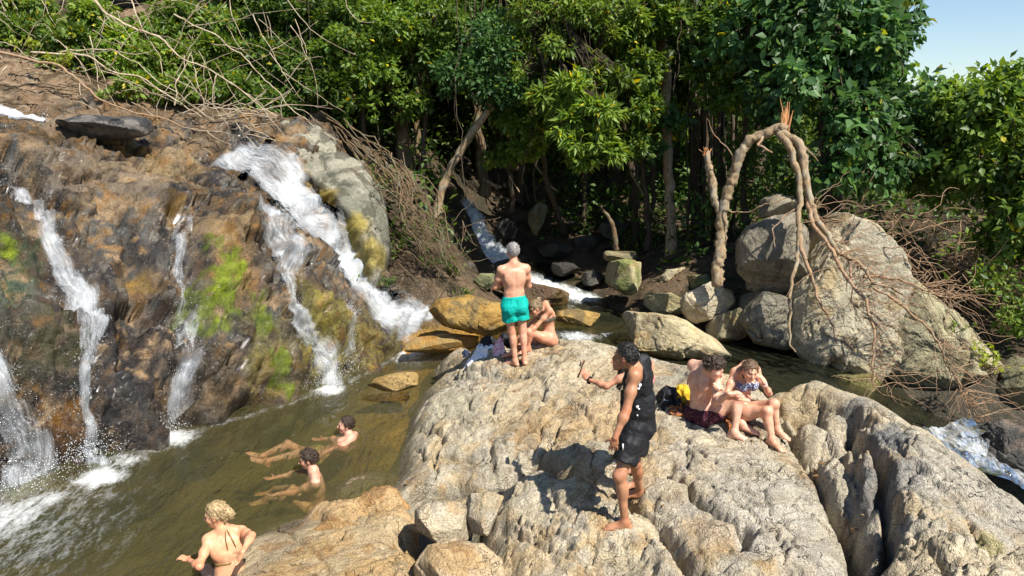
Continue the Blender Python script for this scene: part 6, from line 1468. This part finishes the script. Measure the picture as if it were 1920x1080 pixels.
p.strap('sunglasses', [hc + p.hr * d_ * .066 * p.k + p.hf * .02 + p.hu * .008 if abs(d_) == 1 else hc + p.hf * (.092 - .012 * d_ * d_ * 4) * p.k + p.hr * d_ * .07 + p.hu * .004 for d_ in (-1, -.5, 0, .5, 1)], .009, M_PLASTIC)
# --- man in the black tank top
HUMP = hump.hit(1150, 993); REAR = centre.hit(1194, 937)
pel = HUMP * .55 + REAR * .45; pel = A(pel[0] + .08, pel[1] - .0, HUMP[2] * .5 + REAR[2] * .5 + .93)
p = Person(pel, A(.0, .02, 1), A(.25, .97, 0), 1.74, up2=A(.03, .02, 1), right2=A(.42, .9, 0), fat=.98, h=.0075)
p.leg(-1, (1159, 902), HUMP + A(.10, .0, .085), A(-.93, .1, -.05), (True, True)); p.leg(1, (1190, 868), REAR + A(.03, .02, .085), A(-.9, .25, 0), (False, True))
p.arm(-1, (1170, 788), (1151, 826), A(-.1, .05, -1), A(.2, .95, 0), .45, (True, True)); p.arm(1, p.sh[1] + A(.06, .06, -.28), p.sh[1] + A(.03, .08, -.53), A(-.1, .1, -1), A(-.2, -.9, 0), .4)
p.head(A(-.88, .42, -.05), A(.04, 0, 1), (1172, 668, True), .215)
p.make('person', 'black haired man in black tank top and shorts standing with his left foot forward', (.40, .205, .115), .25)
tk = p.torso - .016
for d in (-1, 1): tk = np.maximum(tk, p.f.plane(p.P2 + p.rt2 * d * .118, p.rt2 * d + p.up2 * .30))
nk = p.f.like(); nk.ell(p.P2 + p.up2 * .06 + p.fr2 * .05, (p.rt2, p.fr2, p.up2), (.075, .09, .075), .01, pad=.2); tk = np.maximum(tk, -nk.d)
lo_ = p.f.like(); lo_.cap(p.P1 - p.up * .02, p.P0 - p.up * .05, .150, .168, .02, .2); q = np.maximum(lo_.d, p.f.plane(p.P0 - p.up * .07, -p.up))
q = np.maximum(q, p.f.plane(p.P1 + p.up * .02, p.up)); tk = np.minimum(np.maximum(tk, p.f.plane(p.P0 - p.up * .07, -p.up)), q)
tank_ = p.part('tank_top', tk, M_BLACK, .012)
shorts_ = p.shorts('shorts', M_BLACK, .08, .72, .105, .118, .010)
p.hair(M_H_BLACK, .009, .005, .035, -.04, 45)
def lettering(parent, spots, mat, name='lettering'):
    V, F = [], []
    for c, r, u, w_, h_ in spots:
        i = len(V); r = unit(r); u = unit(u); nn = np.cross(r, u)
        for off in (0, .003):
            V += [c - r * w_ - u * h_ + nn * off, c + r * w_ - u * h_ + nn * off, c + r * w_ + u * h_ + nn * off, c - r * w_ + u * h_ + nn * off]
        F += [(i, i + 1, i + 2, i + 3), (i + 7, i + 6, i + 5, i + 4), (i, i + 4, i + 5, i + 1), (i + 1, i + 5, i + 6, i + 2), (i + 2, i + 6, i + 7, i + 3), (i + 3, i + 7, i + 4, i)]
    return mesh_np(name, V, F, mat, parent, smooth=False)
bk = -p.fr2
def torso_hit(px, py, dd):
    g_, L = p.f, np.arange(5.5, 8, .004); r = ray(px, py); Q = CAM + L[:, None] * r; ii = np.round((Q - g_.lo) / g_.h).astype(int)
    ok = ((ii >= 0) & (ii < g_.n)).all(1); v = np.full(len(L), 1.); v[ok] = dd[ii[ok, 0], ii[ok, 1], ii[ok, 2]]; w_ = np.where(v < 0)[0]
    return Q[w_[0]] if len(w_) else None
sps = []
for px, py, w_, h_ in ((1195, 713, .016, .010), (1198, 716, .010, .014), (1200, 724, .012, .022), (1197, 729, .010, .010), (1195, 763, .012, .012), (1198, 767, .008, .006), (1195, 779, .006, .008)):
    c = torso_hit(px, py, tk)
    if c is not None: sps.append((c - unit(ray(px, py)) * .012, A(1, .25, 0), Z, w_, h_))
for q in sps: lettering(tank_, [q], M_WHITE)
sd_ = -p.rt
for c0, w_, h_ in (((1151, 873), .012, .004), ((1149, 869), .004, .012), ((1153, 868), .004, .010), ((1151, 866), .010, .003), ((1168, 838), .006, .030)):
    c = torso_hit(c0[0], c0[1], p.lower - .03)
    if c is None: continue
    c = c - unit(ray(*c0)) * .012; lettering(shorts_, [(c, A(1, -.2, 0), Z, w_, h_)], M_WHITE, 'emblem')
# --- woman behind him holding up a phone
fz = W(1183, 916, 7.15); pel = A(W(1196, 800, 7.05)[0], fz[1] + .02, fz[2] + .81)
p = Person(pel, A(0, .0, 1), A(.45, .89, 0), 1.58, True, up2=A(-.02, 0, 1), right2=A(.75, .66, 0))
p.leg(-1, (p.hip[-1] + fz + A(0, 0, .08)) / 2 + A(-.03, 0, .02), fz + A(.06, 0, .08), A(-.95, -.1, 0)); p.leg(1, (p.hip[1] + fz + A(.08, .25, .08)) / 2 + A(-.02, .1, .02), fz + A(.10, .26, .10), A(-.95, .1, 0))
p.arm(-1, (1132, 727), (1100, 711), A(-.45, -.1, 1), A(-.3, .9, 0), .8, (True, False)); p.arm(1, (1216, 744), (1207, 718), A(-.35, -.3, .9), A(-1, 0, 0), .7, (True, True))
p.head(A(-.95, -.12, .05), Z, (1157, 672, True), .21)
p.make('person', 'dark haired woman behind the man in black, her arm stretched out holding a phone', (.52, .27, .17), .3)
tk = np.maximum(np.maximum(p.torso - .008, p.f.plane(p.P2 - p.up2 * .10, p.up2)), p.f.plane(p.P2 - p.up2 * .26, -p.up2)); p.part('swim_top', tk, M_PINK)
p.shorts('shorts', M_BLACK, .13, .30, .100, .108, .006)
hc = p.Hc; p.hair(M_H_BLACK, .014, .006, .035, -.06, extra=[(hc - p.hf * .04 + p.hr * d * .065, hc + p.hf * (.03 if d < 0 else -.02) + p.hr * d * .095 - p.hu * .24, .036, .026, .02) for d in (-1, 1)] + [(hc - p.hf * .08, hc - p.hf * .09 - p.hu * .28, .05, .035, .03)])
Wr, dr, pn, _ = p.hands[-1]
t = Tubes(); fa = unit(Wr - p.arms[-1][0]); a_, b_, c_ = ortho(fa, Z); an = np.linspace(0, 2 * np.pi, 22); C = Wr - fa * .035 + .031 * (np.cos(an)[:, None] * b_ + np.sin(an)[:, None] * c_); t.add(C, .010, 6); wt = t.build('wristwatch', M_PLASTIC); tag(wt, 'black watch on the wrist of the woman holding the phone', 'watch')
# phone
M_PHONE = cloth_material('dark_red_phone_case', (.10, .03, .02), rough=.35)
def slab(name, c, r, u, w_, h_, th, mat, parent=None, rd=.012):
    import bmesh
    bm = bmesh.new(); bmesh.ops.create_cube(bm, size=1)
    r = unit(r); u = unit(u - (u @ r) * r); nn = np.cross(r, u)
    M4 = Matrix(((r[0] * w_, u[0] * h_, nn[0] * th, c[0]), (r[1] * w_, u[1] * h_, nn[1] * th, c[1]), (r[2] * w_, u[2] * h_, nn[2] * th, c[2]), (0, 0, 0, 1)))
    bm.transform(M4); bmesh.ops.bevel(bm, geom=bm.edges[:], offset=min(rd, th * .4), segments=2, affect='EDGES')
    me = bpy.data.meshes.new(name); bm.to_mesh(me); bm.free(); me.materials.append(mat); o = bpy.data.objects.new(name, me); COL.objects.link(o)
    if parent is not None: o.parent = parent; o.matrix_parent_inverse = Matrix.Translation(-Vector(parent.location))
    return o
pc = Wr + dr * .11 + pn * .03
ph = slab('phone', pc, A(.25, .95, .1), A(.30, -.1, .95), .075, .155, .010, M_PHONE); tag(ph, 'dark red phone held up by the outstretched hand', 'phone')
lens = slab('camera_lens', pc + A(-.009, 0, .05), A(.25, .95, .1), A(.30, -.1, .95), .022, .034, .006, M_PLASTIC, ph)
# --- seated young man
sp_ = centre.hit(1316, 792); p = Person(sp_ + A(.0, .05, .10), A(-.10, .06, 1), A(.5, -.86, 0), 1.78, up2=A(.20, -.02, 1), right2=A(.62, -.78, .16))
f1_ = centre.hit(1376, 822) + A(0, 0, .08); f2_ = centre.hit(1390, 806) + A(0, 0, .08)
p.leg(1, (1386, 748), f1_, A(.85, -.5, -.1), (True, True)); p.leg(-1, (1378, 742), f2_, A(.85, -.5, -.1), (False, True))
p.arm(1, (1341, 755), (1366, 738), A(.9, .1, .1), A(.1, 0, -1), .35, (True, True)); p.arm(-1, (1362, 742), (1352, 728), A(-.5, -.7, .5), A(-.3, -.2, 0), .8, (False, True))
p.head(A(.80, -.25, -.45), A(.3, -.05, 1), (1340, 690, True), .205)
p.make('person', 'curly haired young man in maroon shorts sitting with his back turned', (.66, .41, .30), .4)
p.shorts('swim_shorts', M_MAROON, .06, .42, .100, .112, .010)
p.hair(M_H_BROWN, .024, .016, .045, -.035, 34)
# --- seated young woman
sp_ = centre.hit(1392, 790); p = Person(sp_ + A(.0, .06, .11), A(-.06, .06, 1), A(-.86, -.5, 0), 1.68, True, up2=A(.10, -.14, 1), right2=A(-.93, -.35, -.05))
f1_ = centre.hit(1446, 836) + A(0, 0, .08); f2_ = centre.hit(1455, 815) + A(0, 0, .08)
p.leg(1, (1438, 771), f1_, A(.55, -.8, -.25), (True, True)); p.leg(-1, (1450, 757), f2_, A(.6, -.7, -.25), (True, True))
p.arm(-1, (1446, 744), (1432, 718), A(-.5, .1, .8), A(-.8, .2, -.3), .7, (True, True)); p.arm(1, (1361, 742), (1384, 748), A(.9, -.2, .0), A(.2, .1, -1), .4, (True, True))
p.head(A(.10, -.95, -.18), A(.12, 0, 1), (1406, 696, True), .20)
p.make('person', 'young woman in a blue print bikini sitting with one hand to her head', (.62, .37, .25), .4)
cup = np.maximum(np.maximum(p.torso - .009, p.f.plane(p.P2 - p.up2 * .115, p.up2)), p.f.plane(p.P2 - p.up2 * .215, -p.up2)); p.part('bikini_top', cup, M_BIKINI_B)
for d in (-1, 1): p.strap('bikini_strap', [p.P2 + p.rt2 * d * .07 - p.up2 * .12 + p.fr2 * .125, p.P2 + p.rt2 * d * .06 - p.up2 * .03 + p.fr2 * .085, p.P2 + p.rt2 * d * .03 + p.up2 * .07 - p.fr2 * .02], .004, M_BIKINI_B)
bb = np.maximum(np.maximum(p.torso - .008, p.f.plane(p.P0 + p.up * .04, p.up)), p.f.plane(p.P0 + p.fr * .09, p.fr)); p.part('bikini_bottom', bb, M_BIKINI_B)
hc = p.Hc; p.hair(M_H_MID, .011, .004, .058, -.05, extra=[(hc - p.hf * .085, hc - p.hf * .09 - p.hu * .12, .028, .02, .02)])
Wr = p.arms[-1][1]; fa = unit(Wr - p.arms[-1][0]); a_, b_, c_ = ortho(fa, Z); C = Wr - fa * .03 + .026 * (np.cos(an)[:, None] * b_ + np.sin(an)[:, None] * c_)
t = Tubes(); t.add(C, .004, 5); tag(t.build('bracelet', M_WHITE), 'pale bracelet on the raised wrist of the seated young woman', 'bracelet')
# --- bather floating on his back
S = Wz(656, 822, .0)
def wp(px, py, z): return Wz(px, py, z)
pel = wp(586, 836, -.16); u = unit(S + A(.0, 0, .02) - pel); p = Person(pel, u + A(0, 0, .15), np.cross(u, Z), 1.78, up2=u + A(0, 0, .42))
d_ = S + A(0, 0, -.03) - p.P2
for nm in ('P0', 'P1', 'P2'): setattr(p, nm, getattr(p, nm) + d_)
for q in (-1, 1): p.sh[q] = p.sh[q] + d_; p.hip[q] = p.hip[q] + d_
p.leg(1, wp(545, 836, -.13), wp(486, 858, -.10), A(-.75, -.1, .65)); p.leg(-1, wp(548, 850, -.10), wp(494, 866, -.11), A(-.75, -.2, .6))
kl = lambda a, b, L: a + unit(b - a) * L
for q in (-1, 1):
    K, An = p.legs[q]; K = kl(p.hip[q], K, p.Lth); p.legs[q] = (K, kl(K, An, p.Lsh))
p.feet = {1: (unit(A(-.8, .1, .5)), unit(A(.5, 0, .8))), -1: (unit(A(-.8, -.1, .5)), unit(A(.5, 0, .8)))}
E = kl(p.sh[-1], wp(640, 838, -.05), p.Lua); p.arm(-1, E, kl(E, wp(598, 852, -.06), p.Lfa), None, Z, .2)
E = kl(p.sh[1], wp(626, 806, -.06), p.Lua); p.arm(1, E, kl(E, wp(600, 824, -.10), p.Lfa), None, Z, .2)
p.head(A(-.9, -.25, .05), A(.2, 0, 1), (647, 793, True), .215)
p.make('person', 'short haired man floating on his back in the pool, feet towards the falls', (.62, .36, .26), .6)
p.shorts('swim_shorts', M_PRINT_Y, .05, .35, .10, .11, .006)
p.hair(M_H_BROWN, .010, .006, .035, -.045, 40)
# --- second bather, sitting in the water
S = Wz(588, 892, -.02)
p = Person(S + A(.06, .02, -.50), A(-.12, -.04, 1), A(-.35, .93, 0), 1.78, up2=A(-.10, -.05, 1), right2=A(-.35, .93, 0))
p.P2 = p.P2
p.leg(-1, kl(p.hip[-1], wp(505, 905, -.09), p.Lth), wp(470, 935, -.45), A(-.9, -.2, .2)); p.leg(1, kl(p.hip[1], wp(520, 895, -.08), p.Lth), wp(480, 915, -.45), A(-.9, -.2, .2))
for q in (-1, 1): K, An = p.legs[q]; p.legs[q] = (K, kl(K, An, p.Lsh))
E = kl(p.sh[-1], wp(572, 915, -.10), p.Lua); p.arm(-1, E, kl(E, wp(535, 925, -.12), p.Lfa), None, Z, .2)
E = kl(p.sh[1], wp(566, 886, -.12), p.Lua); p.arm(1, E, kl(E, wp(545, 890, -.15), p.Lfa), None, Z, .2)
p.head(A(-.93, -.2, -.12), A(.05, 0, 1), (577, 861, True), .21)
p.make('person', 'dark haired young man sitting neck deep in the pool', (.60, .35, .25), .6)
p.shorts('swim_shorts', M_PRINT_Y, .05, .70, .10, .118, .008)
p.hair(M_H_BROWN, .016, .010, .040, -.035, 36)
# --- blonde bather at the near rock
S = W(421, 1000, 6.55)
p = Person(S - A(-.04, .06, .50), A(-.03, .08, 1), A(.95, .32, .1), 1.68, True, up2=A(-.12, .14, 1), right2=A(.90, .40, .30), fat=1.12)
d_ = S - p.P2
for nm in ('P0', 'P1', 'P2'): setattr(p, nm, getattr(p, nm) + d_)
for q in (-1, 1): p.sh[q] = p.sh[q] + d_; p.hip[q] = p.hip[q] + d_
p.leg(-1, p.hip[-1] + A(-.28, .33, -.04), p.hip[-1] + A(-.30, .40, -.44), A(-.5, .8, 0)); p.leg(1, p.hip[1] + A(-.10, .42, -.04), p.hip[1] + A(-.1, .48, -.45), A(-.2, .9, 0))
p.arm(-1, (374, 1062), (354, 1050), A(-.8, .3, .1), A(0, 0, -1), .4, (True, False)); p.arm(1, (472, 1004), (455, 1035), A(-.5, -.2, -.8), A(-.5, -.5, 0), .4, (True, True))
p.head(A(-.97, -.06, -.15), A(-.05, .05, 1), (404, 965, True), .215)
p.make('person', 'blonde woman in a string bikini sitting in the water beside the low boulder', (.62, .35, .205), .35)
for d in (-1, 1):
    q0 = p.P2 + p.up2 * .07 - p.fr2 * .055 + p.rt2 * .02; p.strap('bikini_string', [q0, p.P2 - p.up2 * .02 - p.fr2 * .104 + p.rt2 * (.035 + d * .025), p.P2 - p.up2 * .11 - p.fr2 * .116 + p.rt2 * (.05 + d * .035)], .0035, M_STRING)
p.strap('neck_strap', [p.P2 + p.up2 * .05 + p.fr2 * .06 - p.rt2 * .055, p.P2 + p.up2 * .07 - p.rt2 * .055, p.P2 + p.up2 * .075 - p.fr2 * .055, p.P2 + p.up2 * .07 + p.rt2 * .055, p.P2 + p.up2 * .05 + p.fr2 * .06 + p.rt2 * .055], .006, M_STRING)
bb = np.maximum(np.maximum(p.torso - .006, p.f.plane(p.P2 - p.up2 * .245, p.up2)), p.f.plane(p.P2 - p.up2 * .262, -p.up2)); p.part('bikini_band', bb, M_STRING)
bb = np.maximum(np.maximum(p.torso - .008, p.f.plane(p.P0 + p.up * .04, p.up)), p.f.plane(p.P0 - p.up * .12, -p.up)); p.part('bikini_bottom', bb, M_STRING)
hc = p.Hc; p.hair(M_H_BLOND, .010, .006, .030, -.040, 34, extra=[(hc - p.hf * .085 + p.hu * .035, hc - p.hf * .135 - p.hu * .010, .042, .034, .02), (hc - p.hf * .07 - p.hu * .05, hc - p.hf * .055 - p.hu * .085, .03, .02, .03)])

# ------------------------------------------------------------------ belongings on the rock
def cloth_heap(name, px, py, rx, ry, hgt, mat, label, seed, cat, rot=0.0, fold=1.0):
    """crumpled cloth: a closed cushion of folds resting on the rock"""
    c = centre.hit(px, py); s_ = (c - CAM) @ FW; n = 44
    t = np.linspace(-1, 1, n); U, Vv = np.meshgrid(t, t, indexing='ij'); r = np.sqrt(U ** 2 + Vv ** 2)
    x = U * rx * s_ / F_PX; y = Vv * ry * s_ / F_PX * 2.0
    x, y = x * math.cos(rot) - y * math.sin(rot), x * math.sin(rot) + y * math.cos(rot)
    X, Y = c[0] + x.ravel(), c[1] + y.ravel()
    Q = np.c_[X, Y, np.full(X.size, seed * 1.0)]
    m = (np.maximum(np.abs(U), np.abs(Vv)).ravel() + .25 * fbm(Q, 9, 3, seed))
    prof = sstep(1.02, .25, m)
    q = centre.local(np.c_[X, Y, np.zeros(X.size)])
    zb = np.array(centre.o[2] + centre.sample(q[:, :2]))
    top = zb + .012 + prof ** (1 if fold > .5 else .6) * hgt * (1 - .35 * fold + .55 * fold * np.clip(ridged(Q, 7, 3, seed), -.6, .6)) + .012 * fbm(Q, 22, 2, seed)
    keep = m < 1.0
    Vt = np.r_[np.c_[X, Y, top], np.c_[X, Y, np.minimum(zb - .01, top - .012)]]
    F = grid_faces(n, n); F = F[keep[F].all(1)]
    return tag(mesh_np(name, Vt, np.r_[F, F[:, ::-1] + n * n], mat, origin=A(c[0], c[1], c[2])), label, cat)
def soft_bag(name, px, py, rx, ry, rz, mat, label, seed, lean=0.0):
    c = centre.hit(px, py); n, m = 40, 26; th = np.linspace(0, 2 * np.pi, n, endpoint=False); ph = np.linspace(.03, np.pi - .03, m)
    d = np.stack([np.cos(th)[:, None] * np.sin(ph) ** .7, np.sin(th)[:, None] * np.sin(ph) ** .7, np.ones((n, 1)) * np.sign(np.cos(ph)) * np.abs(np.cos(ph)) ** .8], -1).reshape(-1, 3)
    V = d * A(rx, ry, rz) * (1 + .16 * fbm(d, 1.8, 3, seed) + .06 * ridged(d, 4, 3, seed))[:, None]; V[:, 0] += lean * V[:, 2]; V = V + c + A(0, 0, rz * .7)
    o = tag(mesh_np(name, V, grid_faces(n, m, True), mat, origin=c), label, 'bag')
    for q in (-1, 1):
        b = c + A(q * rx * .45, -ry * .9, rz * .7); t = Tubes(); t.add(curve([b + A(0, 0, rz * .7), b + A(q * .03, -.05, .0), b + A(q * .07, -.06, -rz * .6)], 14), .012, 6); t.build('strap', mat, o)
    return o
M_YEL = cloth_material('yellow_towel', (.55, .36, .02), (.38, .22, .02), scale=24, lo=.5, hi=.6)
M_SARONG = cloth_material('orange_brown_sarong', (.34, .12, .03), (.06, .03, .03), scale=22, lo=.45, hi=.55)
M_NAVY = cloth_material('navy_cloth', (.02, .03, .06))
M_PINKW = cloth_material('pink_white_cloth', (.75, .55, .60), (.55, .16, .26), scale=22, lo=.52, hi=.6)
cloth_heap('towel', 899, 664, 30, 12, .10, M_WHITE, 'crumpled white towel at the left of the clothes pile', 3, 'towel', .35)
cloth_heap('jacket', 916, 646, 22, 11, .16, M_BLACK, 'black jacket thrown on the clothes pile', 4, 'jacket', .3)
cloth_heap('shirt', 936, 655, 13, 8, .15, M_PINKW, 'pink and white shirt on the clothes pile', 5, 'shirt')
soft_bag('bag', 951, 648, .11, .09, .12, M_BLACK, 'black bag behind the legs of the man in teal shorts', 6)
cloth_heap('shorts', 876, 668, 10, 6, .07, M_NAVY, 'dark blue cloth lying at the edge of the rock', 7, 'clothing')
cloth_heap('towel', 1272, 744, 26, 14, .06, M_YEL, 'yellow towel spread behind the seated young man', 8, 'towel', .2)
cloth_heap('sarong', 1292, 770, 42, 12, .05, M_SARONG, 'orange and brown cloth under the seated couple', 9, 'cloth', -.35)
cloth_heap('sarong', 1385, 800, 24, 6, .04, M_SARONG, 'scrap of orange cloth under the knees of the couple', 10, 'cloth', -.2)
soft_bag('backpack', 1250, 754, .11, .10, .11, M_BLACK, 'black rucksack beside the yellow towel', 11, .2)
cloth_heap('strap_bag', 1262, 764, 26, 6, .07, M_BLACK, 'flat black bag with straps in front of the rucksack', 12, 'bag', -.3)
slab('paper_tag', centre.hit(1247, 760) + A(0, -.02, .085), A(1, 0, 0), A(0, .7, .7), .06, .04, .006, M_WHITE)
tag(bpy.data.objects['paper_tag'], 'small white card lying on the black bag', 'card')
